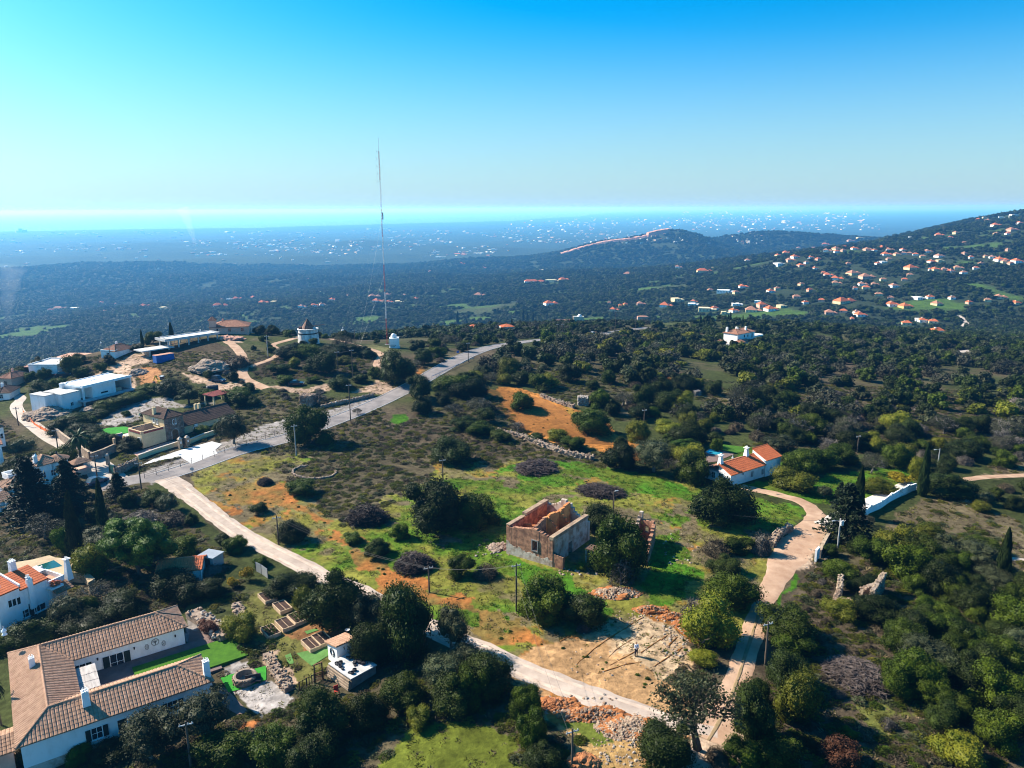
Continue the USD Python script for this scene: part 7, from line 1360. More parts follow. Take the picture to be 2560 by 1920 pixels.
def person():
    import manifold3d as m3
    p = g('K', 1072, 690); z = p[2]; t = thing('person', 'person in white shirt and dark trousers standing on the cleared plot', 'person', p, math.radians(200)); s = 1.0
    def chain(bones, n=14, ref=.05):
        tot = m3.Manifold()
        for (a, ra), (b, rb) in bones:
            tot = tot + m3.Manifold.batch_hull([m3.Manifold.sphere(ra, n).translate(list(map(float, a))), m3.Manifold.sphere(rb, n).translate(list(map(float, b)))])
        mm = tot.refine_to_length(ref).to_mesh(); tm = trimesh.Trimesh(mm.vert_properties[:, :3], mm.tri_verts, process=True); trimesh.smoothing.filter_taubin(tm, iterations=6); return tm
    body = []; hip, ch, nk, hd = (0, 0, .93), (0, .0, 1.32), (0, 0, 1.50), (0, .015, 1.64)
    body += [((hip, .125), ((0, 0, 1.1), .12)), (((0, 0, 1.1), .12), (ch, .15)), ((ch, .14), (nk, .055)), ((nk, .055), (hd, .06)), ((hd, .088), ((0, .02, 1.68), .095)), (((0, .03, 1.60), .06), (hd, .07)), (((0, .105, 1.64), .012), ((0, .095, 1.66), .012))]
    for sg in (-1, 1):
        body += [(((sg * .09, 0, .92), .10), ((sg * .11, .02, .50), .065)), (((sg * .11, .02, .50), .062), ((sg * .12, -.01, .09), .042)), (((sg * .12, -.04, .05), .042), ((sg * .13, .15, .03), .032)), (((sg * .19, 0, 1.41), .055), ((sg * .24, .02, 1.12), .045)), (((sg * .24, .02, 1.12), .042), ((sg * .10, .24, 1.12), .032)), (((sg * .10, .24, 1.12), .03), ((sg * .05, .30, 1.13), .024)), (((sg * .095, .0, 1.64), .018), ((sg * .095, .0, 1.66), .018))]
        for i in range(4): body += [(((sg * .05, .29, 1.13), .01), ((sg * .02, .32 + .008 * i, 1.15 - .02 * i), .008))]
        body += [(((sg * .07, .27, 1.14), .011), ((sg * .05, .30, 1.17), .009))]
    part('body', chain(body), 'skin', t, smooth=True)
    sh = [((hip, .15), ((0, 0, 1.1), .142)), (((0, 0, 1.1), .142), ((0, 0, 1.33), .17)), (((-.15, 0, 1.40), .082), ((.15, 0, 1.40), .082))]
    for sg in (-1, 1): sh += [(((sg * .19, 0, 1.41), .078), ((sg * .24, .02, 1.12), .062)), (((sg * .24, .02, 1.12), .06), ((sg * .13, .19, 1.12), .046))]
    part('shirt', chain(sh), 'cloth_white', t, smooth=True); tr = [((hip, .146), ((0, 0, .86), .14))]
    for sg in (-1, 1): tr += [(((sg * .09, 0, .90), .118), ((sg * .11, .02, .50), .082)), (((sg * .11, .02, .50), .08), ((sg * .12, -.01, .10), .062))]
    part('trousers', chain(tr), 'cloth_dark', t, smooth=True); part('hair', chain([(((0, -.01, 1.70), .095), ((0, -.03, 1.66), .092))]), 'hair', t, smooth=True); part('shoes', chain([(((sg * .12, -.05, .05), .05), ((sg * .13, .17, .035), .042)) for sg in (-1, 1)]), 'rubber', t)
    part('strap', MB().tube([[-.12, .13, 1.42], [0, .17, 1.25], [.1, .16, 1.1]], .02, 5), 'cloth_dark', t); part('controller', MB().box(0, .33, 1.10, .18, .1, .06), 'metal_dark', t)
person()
# ------------------------------------------------------------ plants one can point at: kind, name, category, crop, foot, width and height in the photograph, label
PL = [
 ('pine_0', 'stone_pine', 'tree', 'E', 1230, 1060, 580, 560, 'large round bright green pine beside the red-roofed shed'),
 ('yellow_0', 'garden_tree', 'tree', 'E', 820, 1010, 260, 290, 'yellowish leafy tree at the edge of the pool terrace'),
 ('bright_0', 'shrub', 'shrub', 'E', 1610, 840, 250, 200, 'round bright green shrub right of the round pine'),
 ('conifer_0', 'cedar', 'tree', 'E', 300, 560, 620, 640, 'huge dark conifer in front of the tower house'), ('conifer_1', 'cedar', 'tree', 'E', 620, 470, 480, 520, 'dark conifer beside the concrete lane mouth, right of the largest one'),
 ('cypress_0', 'cypress', 'cypress', 'E', 665, 830, 120, 560, 'very dark cypress left of the round pine'), ('cypress_1', 'cypress', 'cypress', 'E', 905, 620, 110, 470, 'dark cypress edged with a climbing vine near the junction'),
 ('conifer_1', 'cedar', 'tree', 'E', 1030, 330, 280, 260, 'bushy dark conifer just below the road junction'),
 ('olive_0', 'olive_tree', 'tree', 'E', 880, 730, 300, 150, 'grey-green olive behind the round pine'), ('olive_1', 'olive_tree', 'tree', 'E', 780, 790, 180, 120, 'small grey olive between dark cypress and yellow tree'),
 ('airy_0', 'bare_tree', 'tree', 'E', 400, 680, 270, 220, 'thin grey-leaved tree under the huge dark conifer'), ('bright_1', 'shrub', 'shrub', 'E', 555, 770, 150, 220, 'upright bright green shrub before the very dark cypress'),
 ('greyscrub_0', 'scrub_bush', 'shrub', 'E', 1240, 590, 400, 200, 'wide grey bush on the slope below the junction'), ('scrub_0', 'scrub_bush', 'shrub', 'E', 1480, 560, 320, 150, 'brown scrub bush beside the upper gravel track'), ('green_0', 'shrub', 'shrub', 'E', 1330, 380, 200, 150, 'olive green shrub at the corner of road and gravel track'),
 ('gold_0', 'mimosa', 'tree', 'E', 2150, 1030, 120, 130, 'golden-flowered bush above the vegetable beds'), ('gold_0', 'mimosa', 'tree', 'E', 2010, 1080, 90, 90, 'smaller golden-flowered bush left of the other'),
 ('olive_2', 'olive_tree', 'tree', 'E', 600, 1420, 250, 270, 'dusty olive in front of the white house wall'), ('yellow_1', 'shrub', 'shrub', 'E', 2070, 1570, 270, 240, 'yellow-green bush at the lawn end of the courtyard house'), ('redbush_0', 'shrub', 'shrub', 'E', 1800, 1500, 165, 135, 'round reddish bush on the gravel beside the courtyard house'),
 ('green_1', 'shrub', 'shrub', 'E', 2030, 780, 200, 160, 'dark green bush on the lower verge of the gravel track'), ('airy_1', 'bare_tree', 'tree', 'E', 860, 1240, 300, 200, 'leafless grey brush beside the white house'),
 ('carob_1', 'shrub', 'shrub', 'E', 1060, 1340, 360, 170, 'dark hedge-like bush above the north wing roof'), ('carob_2', 'shrub', 'shrub', 'E', 700, 1490, 360, 160, 'dark bush behind the north wing, nearer the white house'), ('carob_0', 'shrub', 'shrub', 'E', 300, 1600, 380, 130, 'dark shrubbery at the west end of the north wing'), ('green_2', 'shrub', 'shrub', 'E', 60, 1640, 260, 110, 'dark green shrub at the left edge beside the tiled roof'),
 ('carob_3', 'shrub', 'shrub', 'E', 1500, 1230, 420, 170, 'very dark bush below the red-roofed shed'), ('carob_1', 'shrub', 'shrub', 'E', 1800, 1180, 260, 170, 'very dark bush right of the red-roofed shed'),
 ('olive_0', 'olive_tree', 'tree', 'I', 1330, 1690, 500, 470, 'large silvery olive before the south wing, left of its twin'), ('olive_1', 'olive_tree', 'tree', 'I', 1790, 1540, 480, 450, 'large silvery olive at the corner of the south wing'), ('green_0', 'shrub', 'shrub', 'I', 350, 1640, 330, 210, 'leafy bush under the south wing wall near the porch'),
 ('palm_0', 'palm', 'palm', 'I', 20, 1330, 200, 420, 'palm crown at the left edge over the sand roof'), ('green_2', 'shrub', 'shrub', 'I', 1960, 1700, 480, 200, 'dense green bush at the bottom below the orange soil'), ('bright_0', 'shrub', 'shrub', 'I', 700, 1650, 260, 130, 'low leafy shrub in the bed below the south wing'), ('carob_2', 'shrub', 'shrub', 'I', 980, 1640, 300, 130, 'dark shrub in shade below the south wing'),
 ('carob_0', 'carob_tree', 'tree', 'J', 720, 500, 480, 500, 'tall dark tree beside the screen fence and gravel track'), ('yellow_0', 'shrub', 'shrub', 'J', 440, 350, 160, 240, 'yellow-green bush left of the tall dark tree'), ('olive_0', 'grey_tree', 'tree', 'J', 960, 500, 340, 330, 'greyish tree between the two tallest dark roadside trees'),
 ('carob_2', 'carob_tree', 'tree', 'J', 1300, 740, 520, 660, 'largest dark tree beside the gravel track'), ('carob_3', 'carob_tree', 'tree', 'J', 1040, 790, 340, 380, 'dark rounded tree right of the garden shed'), ('olive_1', 'grey_tree', 'tree', 'J', 1690, 730, 300, 440, 'thin greyish tree at the gravel track, right of the largest dark tree'), ('olive_2', 'olive_tree', 'tree', 'J', 1620, 1080, 330, 360, 'grey-green tree in the shade above the bottom meadow'),
 ('green_0', 'shrub', 'shrub', 'J', 1270, 1200, 380, 300, 'green bush right of the stone terrace block'), ('carob_1', 'carob_tree', 'tree', 'J', 590, 1500, 420, 440, 'large dark tree in front of the picket fence'), ('carob_0', 'carob_tree', 'tree', 'J', 970, 1400, 320, 330, 'dark tree below the terrace block'), ('yellow_1', 'shrub', 'shrub', 'J', 1390, 1350, 220, 190, 'yellowish bush in the shade above the bottom meadow'), ('green_1', 'shrub', 'shrub', 'J', 190, 1690, 420, 350, 'large green bush at the bottom below the orange path'),
 ('carob_3', 'carob_tree', 'tree', 'J', 480, 1700, 420, 330, 'dark bush at the bottom edge left of the meadow'), ('scrub_1', 'shrub', 'shrub', 'J', 945, 850, 120, 75, 'dry round bush on the corner of the terrace block'), ('carob_2', 'shrub', 'shrub', 'J', 300, 200, 340, 190, 'dark bush behind the screen fence beside the track'), ('green_2', 'shrub', 'shrub', 'J', 1880, 1180, 300, 380, 'dark bush shading the bottom meadow'), ('carob_0', 'carob_tree', 'tree', 'J', 1700, 1260, 420, 360, 'broad dark tree over the shaded meadow'),
 ('green_1', 'bush', 'shrub', 'K', 290, 440, 460, 440, 'largest dark bush in the grass below the ruin'), ('carob_1', 'bush', 'shrub', 'K', 610, 470, 370, 290, 'dark low bush right of the largest grass bush'), ('yellow_1', 'bush', 'shrub', 'K', 1720, 680, 440, 430, 'large yellow-green bush beside the cleared plot'), ('green_0', 'bush', 'shrub', 'K', 1860, 330, 420, 330, 'dark green bush beside the dirt track above the plot'), ('yellow_0', 'bush', 'shrub', 'K', 1630, 800, 230, 130, 'low bush at the lower right corner of the plot'), ('bare_0', 'bare_bush', 'shrub', 'K', 1535, 400, 200, 210, 'grey leafless bush at the cut bank of the plot'),
 ('oak_0', 'oak_tree', 'tree', 'K', 1610, 1500, 800, 800, 'open-crowned oak with bare limbs at the track junction'), ('carob_3', 'bush', 'shrub', 'K', 1360, 1700, 480, 370, 'dark bush at the foot of the open oak'), ('green_2', 'bush', 'shrub', 'K', 110, 1270, 260, 290, 'green bush on the lower verge beside the orange heap'), ('green_1', 'bush', 'shrub', 'K', 180, 1530, 270, 360, 'green bush above the bottom pole'), ('carob_0', 'bush', 'shrub', 'K', 270, 1700, 330, 220, 'dark bush left of the bottom pole'), ('carob_1', 'bush', 'shrub', 'K', 2060, 1500, 380, 480, 'dark bush right of the track junction'), ('green_0', 'bush', 'shrub', 'K', 2130, 1180, 200, 260, 'green bush on the right verge above the junction'), ('scrub_2', 'bush', 'shrub', 'K', 1800, 1700, 320, 160, 'brown brush at the bottom beside the junction'), ('green_2', 'bush', 'shrub', 'K', 2000, 1720, 340, 280, 'dark green bush at the bottom right of the junction'),
 ('green_1', 'fig_tree', 'tree', 'G', 930, 1030, 470, 600, 'large green tree growing inside the barn ruin'), ('carob_2', 'carob_tree', 'tree', 'G', 760, 640, 300, 290, 'dark tree behind the open shed of the ruin'), ('bare_1', 'bare_tree', 'tree', 'G', 940, 1090, 280, 300, 'leafless twisted trunk in front of the barn ruin'), ('carob_0', 'carob_tree', 'tree', 'G', 1810, 560, 500, 420, 'big round dark tree below the orange-roofed house'), ('bright_1', 'shrub', 'shrub', 'G', 590, 930, 90, 80, 'small leafy plant in the ruin yard'), ('greyscrub_1', 'shrub', 'shrub', 'G', 2150, 800, 200, 230, 'grey brush beside the bend of the dirt track'), ('scrub_0', 'shrub', 'shrub', 'G', 1760, 820, 300, 200, 'brown scrub in the grass below the round dark tree'), ('green_2', 'shrub', 'shrub', 'G', 1960, 800, 220, 160, 'green shrub beside the grey brush at the track bend'), ('carob_3', 'shrub', 'shrub', 'G', 1820, 960, 260, 130, 'low dark shrub in the grass left of the dirt track'),
 ('carob_3', 'carob_tree', 'tree', 'F', 1490, 650, 500, 460, 'massive dark tree left of the ruin'), ('green_0', 'ivy_thicket', 'shrub', 'F', 1910, 570, 380, 300, 'ivy-covered thicket between massive tree and ruin'), ('green_2', 'bush', 'shrub', 'F', 410, 300, 260, 160, 'dark bush below the round threshing floor'), ('carob_0', 'bush', 'shrub', 'F', 310, 710, 250, 210, 'dark round bush beside the track pole'), ('green_1', 'bush', 'shrub', 'F', 840, 705, 170, 110, 'small dark bush below the upper brush pile'), ('carob_1', 'bush', 'shrub', 'F', 1050, 825, 210, 150, 'dark bush between the two violet brush piles'), ('green_2', 'bush', 'shrub', 'F', 1770, 1010, 230, 210, 'green bush right of the lower brush pile'), ('scrub_1', 'dry_bush', 'shrub', 'F', 1990, 1010, 240, 150, 'rust-brown dry bush beside the green one'), ('bright_0', 'bush', 'shrub', 'F', 1250, 670, 170, 150, 'green bush at the foot of the massive tree'), ('carob_2', 'bush', 'shrub', 'F', 30, 440, 130, 110, 'small dark bush on the red soil near the gravel track'),
 ('pile_0', 'brush_pile', 'brush pile', 'F', 970, 550, 390, 240, 'heap of cut violet-grey brushwood, upper one in the field'), ('pile_1', 'brush_pile', 'brush pile', 'F', 1380, 960, 400, 220, 'heap of cut violet-grey brushwood, lower one in the field'), ('pile_2', 'brush_pile', 'brush pile', 'G', 770, 305, 410, 150, 'dark brushwood heap behind the ruin lamp post'), ('pile_0', 'brush_pile', 'brush pile', 'G', 200, 100, 440, 110, 'long dark brushwood heap in the grass below the stone wall'), ('pile_1', 'brush_pile', 'brush pile', 'F', 80, 190, 150, 90, 'small dark brushwood heap beside the track field edge'), ('pile_2', 'brush_pile', 'brush pile', 'L', 750, 1000, 620, 230, 'fallen grey tree and brushwood in the dry scrub'), ('pile_0', 'brush_pile', 'brush pile', 'K', 620, 500, 130, 110, 'small brown brush heap at the plot edge'),
 ('green_0', 'roadside_tree', 'tree', 'B', 480, 1240, 320, 350, 'leafy green tree on the roadside by the junction pole'), ('carob_1', 'roadside_tree', 'tree', 'B', 1225, 710, 320, 290, 'large dark tree at the track turn-off below the mast'), ('carob_2', 'field_tree', 'tree', 'B', 1680, 1400, 320, 250, 'lone rounded tree in the middle of the field'),
 ('bright_1', 'bush', 'shrub', 'B', 265, 700, 150, 90, 'bright green bush beside the black hatchback'), ('carob_0', 'bush', 'shrub', 'B', 735, 745, 220, 125, 'dark bush at the edge of the pink parking area'), ('green_1', 'bush', 'shrub', 'B', 900, 690, 140, 90, 'green bush right of the parking area'), ('green_2', 'bush', 'shrub', 'B', 200, 612, 190, 75, 'dark bush above the black hatchback'), ('carob_3', 'bush', 'shrub', 'B', 580, 610, 220, 190, 'large dark bush in the middle of the hillside scrub'), ('yellow_0', 'bush', 'shrub', 'B', 330, 560, 100, 90, 'yellow-green bush in the hillside scrub'), ('yellow_1', 'bush', 'shrub', 'B', 750, 530, 130, 75, 'yellow-green bush between the twin poles'), ('bright_0', 'bush', 'shrub', 'B', 1030, 650, 110, 110, 'bright green bush left of the large dark tree'), ('carob_1', 'hedge', 'hedge', 'B', 290, 480, 240, 120, 'dark evergreen clump below the windmill, left end'), ('green_0', 'hedge', 'hedge', 'B', 450, 475, 250, 125, 'evergreen clump below the windmill, middle'), ('carob_2', 'hedge', 'hedge', 'B', 640, 470, 230, 120, 'evergreen clump below the windmill, right of the middle'), ('airy_0', 'tree', 'tree', 'B', 745, 400, 160, 120, 'grey tree beside the survey pillar'), ('carob_3', 'hedge', 'hedge', 'B', 830, 460, 230, 100, 'evergreen clump below the survey pillar'), ('carob_0', 'hedge', 'hedge', 'B', 970, 470, 170, 85, 'evergreen clump at the bend of the pink track'), ('green_2', 'bush', 'shrub', 'B', 490, 690, 120, 55, 'low green bush at the back of the parking area'), ('bare_0', 'bare_tree', 'tree', 'B', 545, 870, 170, 120, 'leafless tree on the bank above the road'), ('airy_1', 'sapling', 'tree', 'B', 880, 960, 75, 60, 'small grey sapling at the road edge'),
 ('carob_3', 'roadside_tree', 'tree', 'B', 1390, 850, 220, 220, 'dark tree where the road disappears behind the wood'), ('carob_0', 'bush', 'shrub', 'B', 1430, 960, 170, 160, 'dark bush at the field corner below the road'), ('green_1', 'roadside_tree', 'tree', 'B', 1700, 800, 330, 200, 'broad grey-green tree beside the upper road'), ('carob_2', 'roadside_tree', 'tree', 'B', 1850, 830, 260, 190, 'dark tree at the top of the ploughed field'), ('green_0', 'hedge_bush', 'shrub', 'B', 1790, 1110, 240, 130, 'green bush row above the field, left end'), ('bright_1', 'hedge_bush', 'shrub', 'B', 1960, 1150, 240, 130, 'bright bush in the row above the field'), ('green_2', 'hedge_bush', 'shrub', 'B', 2120, 1200, 200, 110, 'green bush in the row above the field, right end'),
 ('green_0', 'fig_tree', 'tree', 'C', 690, 1150, 330, 240, 'broad green tree standing in the ploughed orange field'), ('bright_1', 'fig_tree', 'tree', 'C', 100, 930, 220, 180, 'green tree at the upper left of the ploughed field'), ('bare_1', 'bare_tree', 'tree', 'C', 60, 1110, 140, 100, 'small leafless tree in the ploughed field'), ('olive_1', 'olive_tree', 'tree', 'C', 1220, 1490, 340, 320, 'grey-green tree left of the orange-roofed house'), ('carob_1', 'carob_tree', 'tree', 'C', 930, 1450, 260, 240, 'dark tree at the right end of the dry-stone wall'), ('green_1', 'garden_tree', 'tree', 'C', 1560, 1570, 330, 330, 'tall leafy tree shading the orange-roofed house front'), ('pine_0', 'garden_tree', 'tree', 'C', 1500, 1310, 240, 140, 'flat-topped bright tree behind the house-front tree'), ('yellow_0', 'garden_tree', 'tree', 'C', 1100, 1210, 190, 190, 'yellow-green tree right of the ploughed field'), ('yellow_1', 'bush', 'shrub', 'C', 1380, 1140, 240, 130, 'yellow-green bush above the house garden'), ('bright_0', 'loquat', 'tree', 'C', 1765, 1280, 100, 120, 'small loquat tree beside the blue pool'), ('bright_1', 'bush', 'shrub', 'C', 1225, 985, 115, 100, 'bright green rounded bush in the grey scrub'), ('bare_0', 'bare_tree', 'tree', 'C', 1350, 1430, 150, 120, 'leafless pale tree beside the garden'), ('yellow_0', 'bush', 'shrub', 'C', 400, 1200, 160, 110, 'yellow-green bush on the near edge of the ploughed field'), ('carob_2', 'bush', 'shrub', 'C', 200, 1190, 140, 70, 'dark low bush against the dry-stone wall'), ('green_2', 'bush', 'shrub', 'C', 530, 1270, 220, 130, 'green bushes against the dry-stone wall, right of the middle'), ('conifer_0', 'young_pine', 'tree', 'C', 2140, 730, 100, 180, 'young pine in the scrub below the white villa'), ('carob_0', 'carob_tree', 'tree', 'C', 1290, 800, 180, 170, 'dark round tree beside the brown field'), ('carob_3', 'carob_tree', 'tree', 'C', 1110, 900, 200, 200, 'dark tree at the foot of the brown field'),
 ('cypress_0', 'cypress', 'cypress', 'H', 1330, 285, 92, 455, 'tallest cypress at the end of the stepped white wall'), ('cypress_1', 'cypress', 'cypress', 'H', 770, 470, 100, 430, 'leaning cypress behind the dark conifer'), ('cypress_0', 'cypress', 'cypress', 'H', 2010, 1060, 130, 470, 'cypress at the right edge in the dry field'),
 ('green_0', 'orchard_tree', 'tree', 'D', 250, 1500, 280, 230, 'orchard tree right beside the orange-roofed house gable'), ('green_1', 'orchard_tree', 'tree', 'D', 400, 1450, 330, 230, 'second orchard tree from the orange-roofed house'), ('yellow_1', 'orchard_tree', 'tree', 'D', 260, 1640, 330, 210, 'yellowish orchard tree in front of the house lawn'), ('green_2', 'orchard_tree', 'tree', 'D', 640, 1400, 260, 200, 'third orchard tree from the orange-roofed house'), ('airy_0', 'orchard_tree', 'tree', 'D', 890, 1480, 170, 190, 'thin orchard tree on the bright lawn'), ('green_0', 'orchard_tree', 'tree', 'D', 1080, 1440, 250, 230, 'branching orchard tree beside the tallest cypress'), ('yellow_0', 'bush', 'shrub', 'D', 1270, 1530, 130, 200, 'yellow-green shrub against the tallest cypress'), ('carob_1', 'carob_tree', 'tree', 'D', 1680, 1350, 260, 190, 'dark tree at the right beyond the tallest cypress'), ('olive_0', 'olive_tree', 'tree', 'D', 100, 1290, 260, 150, 'grey-green tree behind the orange-roofed house'),
 ('conifer_0', 'conifer', 'tree', 'H', 660, 720, 540, 560, 'large dark conifer at the bend of the dirt track'), ('conifer_1', 'conifer', 'tree', 'H', 620, 330, 140, 180, 'small conifer top beside the leaning cypress'), ('olive_2', 'shrub', 'shrub', 'H', 480, 300, 130, 110, 'round blue-grey shrub beside the driveway bend'), ('green_2', 'bush', 'shrub', 'H', 880, 880, 280, 260, 'green bush below the dark conifer'), ('yellow_1', 'bush', 'shrub', 'H', 1090, 860, 300, 300, 'yellow-green tree above the stony path'), ('yellow_0', 'bush', 'shrub', 'H', 1370, 690, 230, 160, 'yellow-green bush in the dry field edge'), ('bright_0', 'bush', 'shrub', 'H', 1490, 790, 170, 120, 'small feathery bush on the stony path'), ('green_1', 'bush', 'shrub', 'H', 1840, 800, 300, 180, 'green tree over the stony path, right'), ('carob_0', 'bush', 'shrub', 'H', 1430, 1070, 190, 180, 'dark bush in the dry field left of its twin'), ('carob_2', 'bush', 'shrub', 'H', 1620, 1010, 150, 150, 'dark round bush in the dry field'), ('green_0', 'bush', 'shrub', 'H', 600, 1030, 250, 190, 'green bush behind the small stone ruin'), ('carob_3', 'bush', 'shrub', 'H', 780, 1120, 250, 160, 'dark bush inside the small stone ruin'), ('carob_1', 'bush', 'shrub', 'H', 890, 1390, 330, 230, 'rounded dark bush in front of the small stone ruin'), ('yellow_1', 'bush', 'shrub', 'H', 610, 1380, 240, 190, 'yellowish bush left front of the small stone ruin'), ('agave_0', 'agave', 'agave', 'H', 1710, 355, 140, 80, 'large grey-blue agave at the dry field edge'), ('carob_0', 'bush', 'shrub', 'H', 1560, 320, 390, 230, 'dark spreading bush right of the tallest cypress'), ('yellow_0', 'bush', 'shrub', 'H', 1830, 420, 160, 90, 'yellow-green bush at the dry field edge'), ('gold_0', 'bush', 'shrub', 'H', 1120, 180, 190, 100, 'golden-brown bush beside the pale driveway'), ('yellow_1', 'bush', 'shrub', 'H', 950, 280, 260, 130, 'yellowish low shrubs along the pale driveway'), ('green_1', 'bush', 'shrub', 'H', 150, 1600, 500, 360, 'large green bush right of the dirt track bottom'), ('green_2', 'bush', 'shrub', 'L', 200, 740, 380, 220, 'grey-green bush below the large green bush'), ('yellow_0', 'bush', 'shrub', 'L', 210, 1330, 370, 420, 'yellow-green bush in the bottom right scrub'), ('bright_1', 'bush', 'shrub', 'L', 700, 1430, 130, 110, 'small bright bush alone in the bottom right scrub'), ('yellow_1', 'bush', 'shrub', 'L', 1590, 1650, 400, 210, 'yellow bush at the bottom right edge'), ('carob_2', 'bush', 'shrub', 'L', 380, 1530, 120, 110, 'small dark bush in the bottom right scrub'), ('redbush_0', 'bush', 'shrub', 'L', 640, 1680, 300, 220, 'reddish brush at the bottom edge'),
 ('palm_0', 'palm', 'palm', 'A', 712, 1420, 230, 320, 'tall palm beside the lane wall'), ('olive_2', 'old_olive', 'tree', 'A', 2020, 1235, 240, 290, 'ancient thick-trunked olive beside the wire fence'), ('carob_0', 'shrub', 'shrub', 'A', 1120, 1280, 210, 130, 'round bush at the corner of the villa annex'), ('carob_1', 'garden_tree', 'tree', 'A', 1500, 810, 260, 150, 'big dark round tree behind the villa garden'), ('clipped_0', 'clipped_tree', 'tree', 'A', 1635, 880, 180, 140, 'drum-clipped round tree in the villa garden'), ('green_1', 'garden_tree', 'tree', 'A', 1790, 830, 150, 100, 'green tree beside the garden pavilion'), ('bright_0', 'shrub', 'shrub', 'A', 803, 1035, 85, 70, 'bright yellow-green shrub in the villa gravel garden'), ('green_0', 'shrub', 'shrub', 'A', 1095, 975, 70, 55, 'small shrub on the villa gravel'), ('carob_2', 'shrub', 'shrub', 'A', 1250, 990, 80, 60, 'reddish dark shrub beside the villa tower'), ('cypress_0', 'cypress', 'cypress', 'A', 1233, 370, 34, 150, 'slim cypress left of the unfinished building'), ('cypress_1', 'cypress', 'cypress', 'A', 1484, 300, 40, 145, 'slim cypress behind the unfinished building'), ('green_2', 'tree', 'tree', 'A', 1320, 350, 150, 120, 'dark tree between the two slim skyline cypresses'), ('yellow_1', 'tree', 'tree', 'A', 615, 600, 150, 160, 'yellow-green tree before the pink terrace'), ('carob_3', 'shrub', 'shrub', 'A', 1180, 410, 110, 60, 'dark bush beside the small pink-roofed house'), ('bright_1', 'shrub', 'shrub', 'A', 1870, 1130, 90, 110, 'leafy plant against the villa front wall'), ('green_0', 'shrub', 'shrub', 'A', 1760, 1140, 130, 90, 'dark shrub under the villa windows'), ('green_1', 'shrub', 'shrub', 'A', 2060, 870, 260, 160, 'green bush behind the right end of the villa'), ('scrub_2', 'shrub', 'shrub', 'A', 2060, 560, 260, 130, 'dry brush on the back of the rubble mound'), ('yellow_0', 'shrub', 'shrub', 'A', 210, 1400, 160, 110, 'yellow-green bush left of the tower house'),
]
for kd, nm, cat, k, x, y, w, h, lab in PL: plant(kd, nm, lab, cat, k, x, y, w, h)
for i, (x, y, w, h) in enumerate(((1300, 790, 190, 100), (1180, 850, 200, 100), (1050, 900, 220, 110), (930, 940, 200, 110), (860, 990, 170, 80))): plant(f'green_{i % 3}', 'garden_hedge', 'long dark garden hedge behind the villa, %s clump' % ('first from the dirt yard', 'second', 'middle', 'fourth', 'last, nearest the lawn')[i], 'hedge', 'A', x, y, w, h)
for i, (x, y, w, h) in enumerate(((560, 1140, 230, 150), (640, 1080, 260, 130), (720, 1180, 260, 150), (870, 1260, 260, 130))): plant(f'carob_{i % 4}', 'garden_hedge', 'tall dark hedge inside the lane wall, %s clump' % ('outermost', 'back', 'middle', 'nearest the garden door')[i], 'hedge', 'A', x, y, w, h)
# ------------------------------------------------------------ woods and scrub, region by region; the nearest plants singly
from shapely.ops import unary_union
FOOTU = unary_union([f.buffer(.3) for f in FOOT]); RD = unary_union([r.buffer(.4) for r in ROADS])
_mr = np.array([q for q in main_road if q[1] > 185]); RD = unary_union([RD] + [LineString(_mr - _mr / np.linalg.norm(_mr, axis=1, keepdims=True) * o).buffer(4) for o in (4, 9, 14, 19)])
shapely.prepare(FOOTU); shapely.prepare(RD)
_open = [Polygon([g(k, *v)[:2] for v in poly]).buffer(0) for k, poly in (('V', [(412, 1040), (430, 1006), (520, 985), (660, 960), (730, 930), (860, 880), (960, 930), (1160, 985), (1300, 1000), (1560, 1060), (1700, 1090), (1740, 1120), (1600, 1260), (1490, 1320), (1490, 1400), (1440, 1500), (1300, 1480), (1130, 1425), (850, 1310), (560, 1160)]), ('C', [(-330, 700), (0, 745), (200, 800), (430, 900), (700, 1040), (880, 1040), (1050, 1110), (1050, 1210), (620, 1250), (420, 1180), (130, 1120), (0, 1060)]), ('D', [(820, 1420), (1240, 1400), (1240, 1540), (1000, 1600), (500, 1650), (480, 1580)]), ('V', [(1985, 1075), (2060, 1085), (2230, 1130), (2230, 1190), (2130, 1190), (1990, 1170), (1900, 1140)]))]
OPEN = unary_union(_open); shapely.prepare(OPEN)
def free(P, pad=.0, opn=True):
    q = shapely.points(P[:, 0], P[:, 1]); ok = ~shapely.intersects(FOOTU, q) & ~shapely.intersects(RD, q)
    if opn: ok &= ~shapely.intersects(OPEN, q)
    return ok
def fill(k, poly, spacing, seed, clump=.0, lo=.4):
    """points spread over an outline on the ground, thinned by clumps"""
    q = Polygon([g(k, *v)[:2] for v in poly]).buffer(0); x0, y0, x1, y1 = q.bounds; rng = np.random.default_rng(seed); n = int(q.envelope.area / spacing ** 2 * 1.0); P = np.c_[rng.uniform(x0, x1, n), rng.uniform(y0, y1, n)]
    P = P[shapely.contains_xy(q, P[:, 0], P[:, 1])]
    if clump: P = P[fbm(P, 1 / 22., 3, seed) > lo + clump * rng.uniform(-.15, .15, len(P))]
    P = P[free(P)]; keep = []; cell = {}
    for i, p in enumerate(P):
        c_ = (int(p[0] // spacing), int(p[1] // spacing))
        if any(((P[j] - p) ** 2).sum() < (spacing * .72) ** 2 for a in (-1, 0, 1) for b in (-1, 0, 1) for j in cell.get((c_[0] + a, c_[1] + b), ())): continue
        cell.setdefault(c_, []).append(i); keep.append(i)
    P = P[keep]
    if TAKEN and len(P):
        T = np.array(TAKEN); d = np.sqrt(((P[:, None] - T[None, :, :2]) ** 2).sum(-1)); P = P[(d > T[:, 2] * .8 + spacing * .18).all(1)]
    return P
